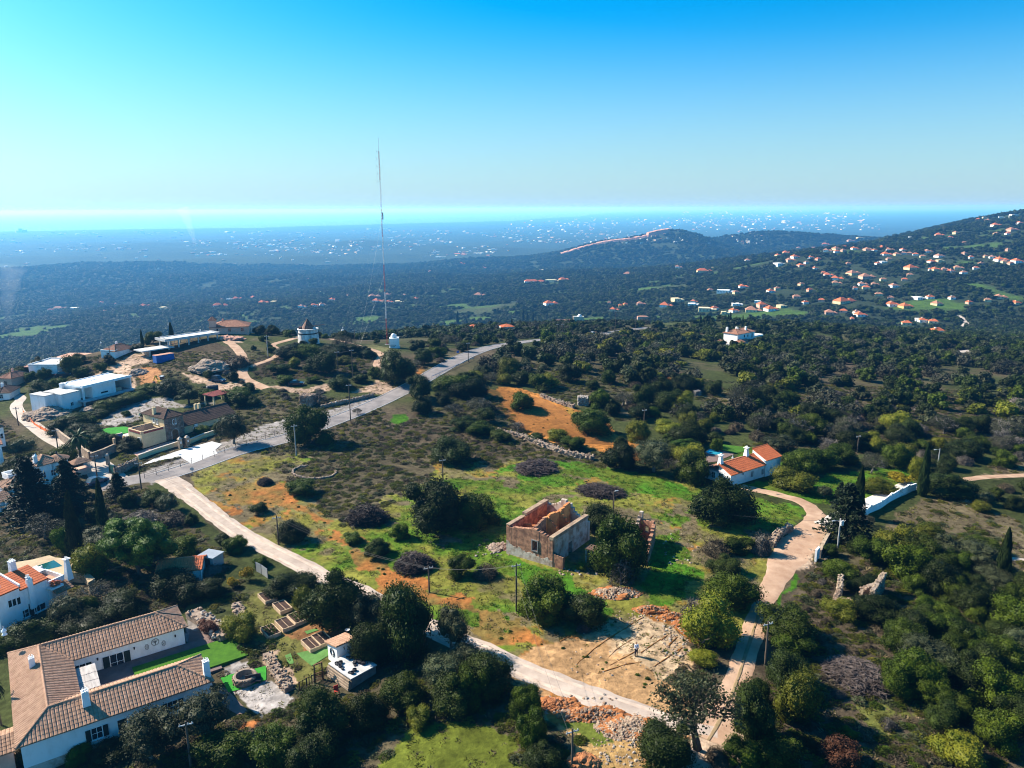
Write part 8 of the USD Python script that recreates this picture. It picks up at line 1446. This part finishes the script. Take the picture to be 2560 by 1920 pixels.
REG = [ # crop, outline, spacing m, size range m, kinds, single count, label
 ('V', [(1010, 790), (1060, 755), (1200, 740), (1340, 725), (1480, 720), (1600, 730), (1760, 760), (1760, 850), (1640, 900), (1480, 890), (1390, 930), (1330, 900), (1240, 870), (1150, 840), (1060, 830)], 4.4, (3.4, 7.0), 'carob green carob airy carob scrub yellow', 40, 'dark evergreen tree in the wood between ploughed field and far road'),
 ('V', [(1480, 890), (1640, 860), (1800, 850), (2000, 860), (2230, 850), (2230, 960), (2040, 960), (1900, 960), (1700, 950), (1560, 960), (1440, 960)], 4.0, (2.6, 6.4), 'carob green airy carob yellow scrub carob greyscrub', 50, 'scrub tree on the slope behind the orange-roofed house'),
 ('V', [(1700, 955), (1900, 965), (2060, 965), (2230, 960), (2230, 1040), (2100, 1040), (2020, 1060), (1990, 1000), (1880, 990), (1760, 980)], 3.6, (2.2, 5.2), 'airy greyscrub green yellow carob bare', 34, 'mixed scrub tree above the orchard and tallest cypress'),
 ('V', [(1560, 760), (1760, 740), (1900, 720), (2230, 760), (2230, 860), (2000, 870), (1760, 860), (1640, 850)], 5.6, (4.0, 7.0), 'carob green carob airy scrub', 0, 'dark wood on the right-hand slope'),
 ('V', [(1310, 940), (1400, 930), (1560, 930), (1560, 985), (1500, 1030), (1400, 1010), (1310, 985)], 4.4, (3.0, 5.5), 'green carob airy yellow green', 16, 'leafy tree in the grove left of the orange-roofed house'),
 ('V', [(1060, 830), (1160, 850), (1240, 900), (1260, 960), (1160, 945), (1080, 930), (1000, 905), (900, 870), (900, 830), (960, 800)], 3.8, (2.6, 5.6), 'carob green carob airy yellow', 30, 'dark bush between the upper road and the ploughed field'),
 ('V', [(880, 740), (1010, 720), (1200, 700), (1400, 690), (1400, 705), (1250, 722), (1100, 735), (1000, 765), (930, 800), (880, 790)], 4.6, (2.6, 5.0), 'carob green scrub airy', 22, 'hilltop scrub tree beside the upper road'),
 ('V', [(545, 770), (560, 720), (640, 735), (720, 745), (850, 740), (870, 770), (830, 830), (700, 820), (560, 800)], 5.2, (1.6, 3.4), 'scrub carob scrub green greyscrub', 26, 'low bush in the hillside scrub below the windmill'),
 ('V', [(560, 700), (600, 690), (760, 690), (860, 700), (860, 730), (720, 735), (640, 730), (560, 730)], 4.6, (2.4, 4.6), 'carob scrub green', 14, 'skyline scrub beside the windmill'),
 ('V', [(0, 1010), (60, 960), (110, 920), (150, 1010), (80, 1100), (60, 1020), (0, 1100)], 4.6, (3.0, 5.6), 'carob green olive', 8, 'garden tree between lane and left-edge houses'),
 ('V', [(420, 790), (560, 820), (660, 845), (740, 850), (720, 870), (600, 900), (500, 880), (480, 840)], 4.2, (2.0, 4.0), 'green scrub carob greyscrub', 16, 'bush on the bank between dirt yard and asphalt road'),
 ('V', [(640, 1000), (720, 960), (850, 970), (950, 1010), (900, 1060), (820, 1110), (720, 1040)], 4.4, (1.4, 3.2), 'scrub green scrub greyscrub', 20, 'low scrub bush around the threshing floor'),
 ('V', [(1600, 1180), (1660, 1130), (1720, 1180), (1680, 1260), (1640, 1320), (1600, 1420), (1500, 1420), (1490, 1330), (1560, 1240)], 3.8, (2.2, 4.0), 'green carob greyscrub yellow scrub', 20, 'verge bush on the left side of the dirt track'),
 ('V', [(1920, 1180), (2000, 1200), (2120, 1220), (2220, 1300), (2220, 1660), (2120, 1660), (2000, 1560), (1900, 1500), (1950, 1400), (1980, 1300)], 2.5, (3.2, 5.6), 'green bright green green carob green olive', 60, 'green thicket bush in the bottom right corner'),
 ('V', [(1640, 1230), (1790, 1180), (1960, 1210), (1990, 1300), (1940, 1420), (1900, 1520), (2000, 1660), (1640, 1660), (1640, 1460), (1690, 1300)], 3.4, (1.2, 2.4), 'scrub greyscrub scrub green scrub', 46, 'low dry scrub on the slope right of the dirt track'),
 ('V', [(1600, 1480), (1680, 1440), (1740, 1500), (1720, 1660), (1600, 1660)], 3.6, (3.0, 4.6), 'carob green carob', 10, 'dark bush crowding the bottom of the dirt track'),
 ('V', [(1760, 1120), (1900, 1130), (2080, 1180), (2120, 1250), (1980, 1240), (1860, 1210), (1790, 1180)], 4.6, (1.8, 3.6), 'carob green yellow airy', 10, 'bush between stony path and dry field'),
 ('V', [(0, 1080), (60, 1060), (180, 1060), (320, 1070), (420, 1140), (480, 1230), (440, 1290), (340, 1330), (180, 1390), (160, 1200), (0, 1200)], 4.6, (2.4, 4.6), 'carob green olive carob greyscrub', 20, 'dark garden shrub around the round pine'),
 ('V', [(880, 1470), (1000, 1380), (1060, 1430), (1060, 1550), (900, 1560), (820, 1640), (690, 1660), (670, 1590), (790, 1540)], 4.2, (3.4, 5.6), 'carob carob green olive', 22, 'dark tree in the shaded wood beside the bottom meadow'),
 ('V', [(0, 1590), (100, 1630), (180, 1590), (480, 1520), (480, 1560), (300, 1640), (0, 1690)], 3.2, (1.2, 2.2), 'green carob bright', 12, 'garden shrub below the south wing'),
 ('V', [(330, 1050), (400, 1080), (500, 1170), (640, 1260), (720, 1290), (680, 1310), (560, 1240), (440, 1150), (340, 1090)], 3.0, (1.2, 2.6), 'scrub green greyscrub carob', 18, 'verge scrub along the lower side of the gravel track'),
 ('V', [(0, 760), (120, 790), (250, 770), (330, 760), (250, 790), (150, 830), (100, 860), (40, 850), (0, 830)], 5, (2.8, 5), 'carob green', 12, 'dark tree among the left-slope houses'),
 ('V', [(2030, 1070), (2230, 1030), (2230, 1110), (2100, 1090)], 4.2, (2.2, 4.4), 'carob olive green scrub', 10, 'tree at the right edge beyond the agave'),
]
MAXS = {'carob': 4, 'green': 3, 'bright': 2, 'yellow': 2, 'olive': 3, 'airy': 2, 'bare': 2, 'scrub': 3, 'greyscrub': 2}
KW = dict(carob='dark', green='green', bright='bright green', yellow='yellow-green', olive='grey-green', airy='thin grey', bare='leafless', scrub='dry brown', greyscrub='dry grey')
ORD = 'leftmost second third fourth fifth sixth seventh eighth ninth tenth eleventh twelfth thirteenth fourteenth fifteenth sixteenth seventeenth eighteenth nineteenth twentieth'.split()
def ordinal(n): return ORD[n] if n < 20 else '%d%s' % (n + 1, {1: 'st', 2: 'nd', 3: 'rd'}.get((n + 1) % 10, 'th'))
WOOD = {}
import re
def _grp(l): return 'plants ' + re.search(r'\b(in|on|behind|above|beside|between|around|below|along|crowding|among|at|left of) .*', l).group(0)
for ri, (k, poly, sp, (s0, s1), kinds, single, lab) in enumerate(REG):
    P = fill(k, poly, sp, 200 + ri, .6 if ri in (1, 2, 7, 11, 14) else 0 if ri in (13, 18) else .4, .40 if ri not in (7, 11) else .46)
    if not len(P): continue
    P = P[np.argsort(P[:, 1])]; ks = kinds.split(); rng = np.random.default_rng(300 + ri); mine = []
    for i, p in enumerate(P):
        kd = ks[rng.integers(len(ks))]; w = rng.uniform(s0, s1) * (.8 if 'scrub' in kd else 1); h = w * rng.uniform(.68, .95) * (.6 if 'scrub' in kd else 1.0)
        if i < single: mine.append((p[0] / p[1], kd, p[0], p[1], w, h))
        else: WOOD.setdefault(kd, []).append((p[0], p[1], w, h)); TAKEN.append((p[0], p[1], w / 2))
    ct = {}; tot = {}
    for m in mine: tot[m[1]] = tot.get(m[1], 0) + 1
    for _, kd, x, y, w, h in sorted(mine):
        n = ct[kd] = ct.get(kd, -1) + 1; low = 'scrub' in kd or s1 < 3.5; noun = 'shrub' if low else 'tree'
        place(f'{kd}_{rng.integers(MAXS[kd])}', 'scrub_bush' if low else 'wood_tree', f'{KW[kd]} {noun} {_grp(lab)[7:]}' + (f', {ordinal(n)}' + (' from left' if n else '') if tot[kd] > 1 else ''), noun, x, y, w, h, group=_grp(lab))
# ------------------------------------------------------------ houses of the valley and the hillside village, far but each on its own
HOUSES = {
 'T': '170,465,70,28,ow 100,485,50,25,rc 280,425,55,28,rw 420,430,90,35,rw 505,420,45,28,ow 515,445,70,22,rw 500,388,60,22,rp 610,430,70,25,rw 690,420,80,30,rw 760,428,60,25,ow 880,438,75,25,rp 1010,420,70,30,ow 1060,440,70,25,rw 1040,480,85,30,ow 1130,480,60,35,rw 1175,470,45,25,rw 1050,520,40,30,rp 1010,545,60,18,fw 725,365,70,40,rp 740,385,50,18,ow 810,338,85,24,fw 1080,325,55,22,rc 1240,330,40,14,fw 1400,455,75,30,rw 1505,495,80,32,rw 1340,498,45,25,rw 1435,545,70,22,ow 1500,535,60,18,fc 1270,600,115,42,oc 1470,612,80,38,ow 1410,612,35,18,fw 1535,608,55,20,rp 1600,625,60,20,fw 1655,598,80,26,rw 1715,472,50,16,rp 2040,530,105,40,ow 2060,545,60,16,rw 1950,505,60,18,rw 2180,545,90,50,fw 2085,440,40,14,rp 1885,498,30,14,rw 1490,310,70,24,op 1640,290,50,18,rc 1880,160,40,18,fw 1925,185,60,18,rw 1990,225,80,22,rw 2030,160,60,20,fw 2150,140,80,22,fw 2140,265,100,28,rp 2190,205,50,18,fw 1830,175,50,16,fw 1800,210,40,14,fw 530,660,80,36,ow 600,690,100,25,fw 600,730,80,22,rw 770,645,120,34,rw 880,680,130,50,rp 210,530,80,30,rp 120,565,90,26,fw 300,575,65,20,rp 340,550,35,24,rw 250,500,70,20,fw 830,740,80,20,rw 1110,755,80,30,rw 755,775,40,16,fw 850,770,60,16,rc 85,780,45,45,rw 40,800,70,28,fw 700,890,200,34,oc 380,505,50,20,rw 445,520,45,18,op 600,455,45,18,rw 660,445,40,16,rp 930,445,40,16,ow 1180,440,50,18,rw 1220,470,40,16,rp 1275,480,45,16,fw 960,560,45,16,rw 700,560,40,14,rp 420,600,50,18,rw 480,640,40,16,ow 930,740,60,18,rp 1000,700,50,18,rw 1180,700,45,16,op 1230,660,50,16,rw 1700,640,50,16,rw 1800,600,45,16,ow 1850,560,40,14,rp 1760,505,40,14,rw 2110,560,50,18,rp 1580,330,40,14,rw 1700,380,40,12,rp 1990,300,50,16,rw 2080,300,40,14,fw 300,740,50,18,rw 370,790,45,16,op 960,830,60,18,rw 1060,860,50,18,rp 1600,860,50,18,rw 1750,900,45,16,op 1900,880,50,18,rw 250,850,60,20,rp 330,900,50,18,rw 460,880,50,18,op 1330,860,100,24,fw 1410,855,60,18,ow 1490,910,90,30,rw 1220,935,110,42,oh 1100,920,110,28,rw 2030,855,100,26,rc 2170,905,80,30,rc 140,930,80,24,fw 50,960,110,50,fw 550,990,100,36,rp 650,975,60,20,op 820,1010,100,30,fw 775,985,50,18,rw',
 'D': '1200,185,75,34,ow 1300,150,40,24,fw 1355,160,85,34,ow 1430,170,70,26,ow 1475,262,100,48,ow 730,145,30,14,op',
 'R': '350,905,120,34,rw 880,960,80,30,oc 935,925,30,20,fh 985,915,35,12,oh 1120,910,75,18,rp 1330,925,110,34,fw 1450,880,100,40,fw 1570,890,60,36,rw 1565,915,90,14,fw 1850,805,160,32,fw 1720,790,45,20,rp 1945,810,50,16,rw 2010,760,80,22,fw 1690,965,150,40,fw 1760,950,60,18,fw 1845,990,70,32,fw 1940,970,80,24,fw 2090,970,140,24,rw 1950,915,90,20,fw 2180,930,90,70,rp 2120,890,50,22,fw 1015,650,110,28,rp 1440,590,60,36,rw 1670,625,130,36,fc 1750,595,40,18,fw 2050,530,60,24,rw 840,900,30,18,rp 270,612,80,14,fw 200,712,180,24,fw 350,705,140,20,fc 460,695,90,14,rc',
 'Q': '60,895,90,28,fc 150,890,60,18,fc 395,935,70,45,rw 510,920,65,30,fw 580,912,55,20,rw 655,868,60,18,rw 1030,840,100,22,rp 1140,825,60,12,rp 1040,880,80,24,rw 1110,890,70,16,rw 1160,890,60,22,fw 1240,890,70,22,fw 1280,830,30,14,rw 1380,860,45,24,rw 1930,830,100,22,rp 545,800,40,9,fw 790,835,30,10,rw 1520,625,60,18,rp 1780,555,55,14,op 1970,590,35,12,op 1590,495,90,12,fw 1760,475,110,22,fc',
 'P': '520,945,130,26,rw 640,945,90,18,fw 440,955,50,18,rw 1250,925,90,26,rw 1400,948,65,28,fw 1905,920,120,22,fw 1915,870,45,22,rw 1975,862,40,18,fw 2050,860,90,22,rw 2190,850,70,14,oc 1690,885,40,16,rw 875,890,35,14,rw 1000,905,30,10,ow 900,970,40,20,rw'}
RM = {'r': ('tile_rose', 'pink tiled roof'), 'o': ('tile_orange', 'orange roof'), 'f': ('concrete', 'flat roof')}; WM_ = {'w': ('white_wall', 'white'), 'c': ('cream_wall', 'cream'), 'p': ('pink_wall', 'pink'), 'h': ('ochre_wall', 'ochre')}
def where(k, x, y):
    if k == 'T': return 'on the right skyline hill' if y < 320 and x > 1450 else 'on the village crest' if y < 556 else 'in the village middle rows' if y < 810 else 'in the village bottom row'
    if k == 'R': return 'under the wooded middle hill' if y < 740 else 'among green plots left of the village'
    return {'D': 'by the curved valley road', 'Q': 'in the valley behind the mast', 'P': 'on the far left valley edge'}[k]
HS = sorted(((where(k, *map(float, a.split(',')[:2])), *(float(v) for v in a.split(',')[:4]), a.split(',')[4], k) for k, s in HOUSES.items() for a in s.split()), key=lambda q: (q[0], q[1]))
_cnt = {}; HPOS = []
for wh, x, y, w, h, code, k in HS:
    n = _cnt.get(wh, 0); _cnt[wh] = n + 1; code = ('o' if n % 3 == 0 else code[0]) + ('c' if n % 3 == 1 and code[1] == 'w' else code[1]); p = g(k, x, y); s = ((p - CP) @ CF) / FPX / 3.456; W_, H_ = w * s, max(2.6, h * s * (.42 if code[0] != 'f' else .7)); rng = np.random.default_rng(n * 7 + int(x)); D_ = max(5.0, min(W_ * .7, 12)); ro, wa = RM[code[0]], WM_[code[1]]
    t = thing('village_house', f'{wa[1]} house with {ro[1]}, {ordinal(n)} from left {wh}' if n else f'{wa[1]} house with {ro[1]}, leftmost {wh}', 'house', p, rng.uniform(-.45, .45), 'houses ' + wh); HPOS.append((p[0], p[1], max(W_, D_) * .62)); a = W_ * rng.uniform(.55, .7)
    if W_ > 9: part('wall', MB().box(-W_ / 2 + a / 2, D_ / 2, -4, a, D_, H_ + 4), wa[0], t); part('wing_wall', MB().box(a / 2 + .01, D_ * .55, -4, W_ - a, D_ * .8, H_ * .62 + 4), wa[0], t); bl = [(-W_ / 2, -W_ / 2 + a, 0, D_, H_), (-W_ / 2 + a + .02, W_ / 2, D_ * .15, D_ * .95, H_ * .62)]
    else: part('wall', MB().box(0, D_ / 2, -4, W_, D_, H_ + 4), wa[0], t); bl = [(-W_ / 2, W_ / 2, 0, D_, H_)]
    for x0, x1, y0, y1, z in bl:
        if code[0] == 'f': part('roof', MB().box((x0 + x1) / 2, (y0 + y1) / 2, z, x1 - x0 + .3, y1 - y0 + .3, .35), wa[0], t)
        else: hip_roof(t, x0, x1, y0, y1, z, min(x1 - x0, y1 - y0) * .36, ro[0], None, ov=.4, simple=True)
    for i in range(max(1, int(W_ / 4))): part('window', MB().box(-W_ / 2 + 2 + i * 4, -.02, H_ * .3, 1.2, .12, min(1.5, H_ * .4)), 'dark_glass', t)
    if code[0] != 'f': part('chimney', MB().box(-W_ * .2, D_ * .4, H_, .9, .9, min(W_, D_) * .2 + 1.0), wa[0], t)
HP = np.vstack([HPOS, [(x, 3120, 30) for x in range(205, 670, 15)]])
for i, (x, y, hh) in enumerate(((1743, 185, 125), (1820, 185, 60))): plant('cypress_0', 'cypress', ('tall dark cypress', 'shorter dark cypress')[i] + ' on the ridge right of the mast', 'cypress', 'B', x, y, 24, hh)
for i, (x, y, hh) in enumerate(((0, 205, 80), (98, 170, 125), (133, 165, 100), (182, 170, 105), (255, 155, 32), (1625, 205, 115), (1655, 190, 60), (1685, 180, 90), (1868, 150, 60), (1885, 160, 100), (1990, 210, 115), (2178, 265, 145))): plant(f'cypress_{i % 2}', 'cypress', f'dark cypress on the far ridge, {ordinal(i)} of the row from the left' if i else 'dark cypress on the far ridge at the left end of the row', 'cypress', 'C', x, y, 24, hh)
# ------------------------------------------------------------ the rest of the woods
def lod(seed, m, cards_n=420, leaf=.13, lobes=9, core=.86): return crown(seed, cards_n, leaf, lobes, z0=.02, zc=.46, rz=.5, zmin=-.6, core=core, ragged=.16), m, 'tree'
LOD = {'carob': [lod(1, 'leaf_dark'), lod(2, 'leaf_dark'), lod(3, 'leaf_olive')], 'green': [lod(4, 'leaf_green'), lod(5, 'leaf_green'), lod(6, 'leaf_dark')], 'yellow': [lod(7, 'leaf_yellow')], 'bright': [lod(8, 'leaf_bright')], 'olive': [lod(9, 'leaf_olive')], 'airy': [lod(10, 'leaf_grey', 380, .11, 12, .5)], 'bare': [(brush(11, 500, .16, 1, .12, core=.4), 'twig_grey', 'tree')], 'scrub': [(brush(12, 420, .17, 1.0, .3), 'twig_brown', 'bush'), (brush(13, 420, .17, 1.0, .3), 'leaf_olive', 'bush')], 'greyscrub': [(brush(14, 420, .17, 1, .25), 'twig_grey', 'bush')]}
LABW = {'carob': 'dark evergreen trees massed over the right-hand slope', 'green': 'green trees massed over the right-hand slope', 'airy': 'greyish open trees scattered over the slopes', 'scrub': 'brown scrub bushes covering the slopes', 'greyscrub': 'grey scrub bushes scattered over the slopes'}
for kd, L_ in WOOD.items():
    A = np.array(L_); z = gh(A[:, 0], A[:, 1]) - .05 * A[:, 3]
    scatter(f'{kd}_wood', LABW.get(kd, f'{kd} bushes scattered over the slopes'), LOD[kd], np.c_[A[:, :2], z], np.c_[A[:, 2], A[:, 2], A[:, 3]])
rng = np.random.default_rng(55); F_P, F_S = [], []
tt = np.linspace(-.8, .8, 200); yy_ = np.geomspace(60, 4000, 700); sl = (gh(np.outer(yy_, tt).ravel(), np.repeat(yy_, 200)).reshape(700, 200) - CZ) / yy_[:, None]; rm = np.maximum.accumulate(sl, 0)
for y0, y1, sp in ((300, 520, 5.4), (520, 800, 5.6), (800, 1150, 6.6), (1150, 1600, 8.2), (1600, 2300, 10.5), (2300, 3600, 15)):
    n = int(1.5 * (y1 ** 2 - y0 ** 2) / 2 / sp ** 2 * 1.15); y = np.sqrt(rng.uniform(y0 ** 2, y1 ** 2, n)); t = rng.uniform(-.76, .76, n); x = t * y; z = gh(x, y)
    r_ = map_coordinates(rm, [np.interp(np.log(y), np.log(yy_), np.arange(700)), np.interp(t, tt, np.arange(200))], order=1); ok = (z + 7 - CZ) / y > r_
    q = np.c_[x, y]; m = fbm(q, 1 / 70., 4, 9); ok &= m > rng.uniform(.30, .44, n); ok &= ~(((fbm(q, 1 / 90., 4, 5) > .635) & (y < 1900)) | (fbm(q, 1 / 330., 5, 4) > .79))
    x, y, z = x[ok], y[ok], z[ok]; d = np.full(len(x), 1e9)
    for h in HP: d = np.minimum(d, np.hypot(x - h[0], y - h[1]) - h[2] - np.where(y < h[1], 10, 0))
    f = (d > 1.5) & free(np.c_[x, y]); x, y, z = x[f], y[f], z[f]
    if y0 < 520 and len(TAKEN): tk = np.array(TAKEN); tk = tk[tk[:, 1] > 250]; f = np.array([(np.hypot(tk[:, 0] - a, tk[:, 1] - b) > tk[:, 2] + 1.6).all() for a, b in zip(x, y)]); cr = (x / y > .02) | (y > 330); f &= cr; x, y, z = x[f], y[f], z[f]
    w = sp * rng.uniform(.55, 1.25, len(x)); F_P.append(np.c_[x, y, z - .06 * w]); F_S.append(np.c_[w, w, w * rng.uniform(.45, .75, len(x))])
F_P, F_S = np.vstack(F_P), np.vstack(F_S)
scatter('valley_forest', 'dark evergreen woods covering valley and far hillsides', [lod(21, 'leaf_dark', 150, .2, 6), lod(22, 'leaf_dark', 150, .2, 6), lod(23, 'leaf_olive', 150, .2, 6), lod(24, 'leaf_green', 150, .2, 6), lod(25, 'leaf_dark', 150, .2, 7)], F_P, F_S)
# ------------------------------------------------------------ grass and low brush
def tuft(seed, n=16, h=.5, w=.06):
    rng = np.random.default_rng(seed); mb = MB()
    for _ in range(n):
        a = rng.uniform(0, 6.283); b = np.array([math.cos(a), math.sin(a), 0]) * rng.uniform(.05, .42); d = np.array([math.cos(a), math.sin(a), 0]) * rng.uniform(.05, .35); s = np.array([-math.sin(a), math.cos(a), 0]) * w * rng.uniform(.8, 2.2); mb.add([b - s, b + s, b + d + [0, 0, h * rng.uniform(.5, 1.1)]], [[0, 1, 2]])
    return mb
rng = np.random.default_rng(66); n = 110000; y = np.sqrt(rng.uniform(38 ** 2, 235 ** 2, n)); t = rng.uniform(-.78, .78, n); x = t * y; P = np.c_[x, y]; keep = rng.random(n) < np.clip(95 / y, .25, 1); P = P[keep]; P = P[free(P, opn=False)]; cl = paint(P[:, 0], P[:, 1]); gr = cl[:, 1] / (cl[:, 0] + 1e-6); lum = cl.sum(1); m_ = fbm(P, .35, 3, 2)
def tufts(name, lab, sel, protos, s0, s1, hf=(.6, 1.1)):
    q = P[sel]; r_ = np.random.default_rng(len(q)); s = r_.uniform(s0, s1, len(q)); scatter(name, lab, protos, np.c_[q, gh(q[:, 0], q[:, 1]) - .03], np.c_[s, s, s * r_.uniform(*hf, len(q))])
u = rng.random(len(P))
tufts('grass', 'green grass tufts over fields and verges', (gr > 1.25) & (u < .75), [(tuft(1), 'grass_green', 'tuft'), (tuft(2), 'grass_green', 'tuft'), (tuft(3), 'grass_olive', 'tuft')], .5, 1.0, (.3, .6))
tufts('dry_grass', 'yellowish dry grass tufts over the field', (gr > .68) & (gr <= 1.25) & (lum > .26) & (u < .6), [(tuft(4), 'grass_olive', 'tuft'), (tuft(5), 'grass_dry', 'tuft')], .45, .95, (.3, .6))
tufts('low_brush', 'low brown brush covering the unmown slopes', (gr <= 1.08) & (lum <= .26) & (m_ > .34) & (u < .75), [(brush(31, 130, .26, .8, .3, core=0), 'twig_brown', 'brush'), (brush(32, 130, .26, .8, .3, core=0), 'leaf_green', 'brush'), (brush(36, 110, .26, .8, .3, core=0), 'grass_olive', 'brush'), (brush(33, 130, .24, .8, .5, core=0), 'leaf_olive', 'brush'), (brush(34, 130, .24, .8, .5, core=0), 'grass_olive', 'brush'), (tuft(7, 14), 'grass_dry', 'tuft')], .6, 1.7, (.25, .5))
tufts('weeds', 'small green weeds on bare soil', (gr <= .68) & (u < .12), [(tuft(6), 'grass_olive', 'tuft'), (brush(35, 80, .3, .7, .5), 'leaf_green', 'brush')], .3, .7, (.4, .8))
# ------------------------------------------------------------ far plain: town specks, quarry, smoke
rng = np.random.default_rng(77); P_, S_ = [], []
for x0, x1, y0, y1, n, dens in ((0, 640, 578, 640, 200, .50), (640, 1280, 572, 640, 340, .47), (1280, 1920, 545, 610, 420, .45), (1700, 2200, 528, 575, 260, .42), (0, 1300, 600, 700, 110, .5)):
    X, Y = rng.uniform(x0, x1, n * 3), rng.uniform(y0, y1, n * 3); m = fbm(np.c_[X / 60, Y / 14], 1, 3, 5); k = np.nonzero(m > dens)[0][:n]
    for i in k:
        p = G(X[i], Y[i])
        if 2400 < p[1] < 60000 and p[2] > SEA: w = p[1] / 1000 * rng.uniform(1.1, 3.2); P_.append(p); S_.append((w * rng.uniform(1, 2.4), w, max(4, w * rng.uniform(.3, .55))))
for x, h in ((178, 62), (214, 45), (188, 40), (762 / 3.456, 40), (1225 / 3.456, 30), (60, 30), (150, 34)): p = G(x if x > 260 else x / 3.456 if x > 100 else x, 581); P_.append(p); S_.append((40, 40, h * .9))
bx = MB().box(0, 0, -.5, 1, 1, 1.5)
scatter('far_town', 'countless tiny white buildings of towns on the far plain', [(bx, m, 'house') for m in ('white_wall', 'white_wall', 'peach_wall', 'tile_rose', 'concrete', 'stone_pale', 'stone_grey')], P_, S_)
mat('quarry_rock', (.48, .26, .18), rough=1, scale=.02, col2=(.34, .17, .12))
xq = np.linspace(205, 650, 90); zq = gh(xq, xq * 0 + 3150); hq = np.where(xq > 560, 13, 5) + 3 * fbm(np.c_[xq, xq * 0], .05, 3); lq = np.where(xq > 560, 16, 6)
o = MB(); i = np.arange(89)[:, None]; o.add(np.vstack([np.c_[xq, xq * 0 + yy, zz] for yy, zz in ((3122, zq - lq), (3130, zq + hq), (3175, zq + hq + 1), (3182, zq - 20))]), np.vstack([i + k * 90 + [0, 1, 91, 90] for k in range(3)]))
solid('quarry', o, 'quarry_rock', 'pinkish open quarry terrace along the top of the wooded hill', None, None, 'structure')
M['smoke'] = usdkit.material(stage, '/World/Looks/smoke', {'v': ('principled_volume', {'color': (.95, .95, .95), 'density': .002, 'anisotropy': .2})}, [], volume='v.volume')
def smoke(px, py, y, h, r, lean, label, d=None):
    p = PY(px, py, y); p[2] = gh(p[0], p[1]); b = MB(); n = 9; b.tube([[lean * h * (i / n) ** 1.4, 0, h * i / n] for i in range(n + 1)], [r * (.25 + .75 * i / n) * (1 + .16 * math.sin(i * 2.3)) for i in range(n + 1)], 12); b.add([[0, 0, 0]] + [[r * .25 * math.cos(a), r * .25 * math.sin(a), .0] for a in np.arange(12) * .5236], [[0, (k + 1) % 12 + 1, k + 1] for k in range(12)])
    b.shift(-p); solid('smoke', b, 'smoke', label, None, None, 'stuff')
smoke(487, 607, 5600, 270, 42, -.25, 'thin white smoke plume rising from the low hill on the plain'); smoke(14, 775, 1450, 110, 22, .25, 'pale smoke drifting up at the left edge of the valley')
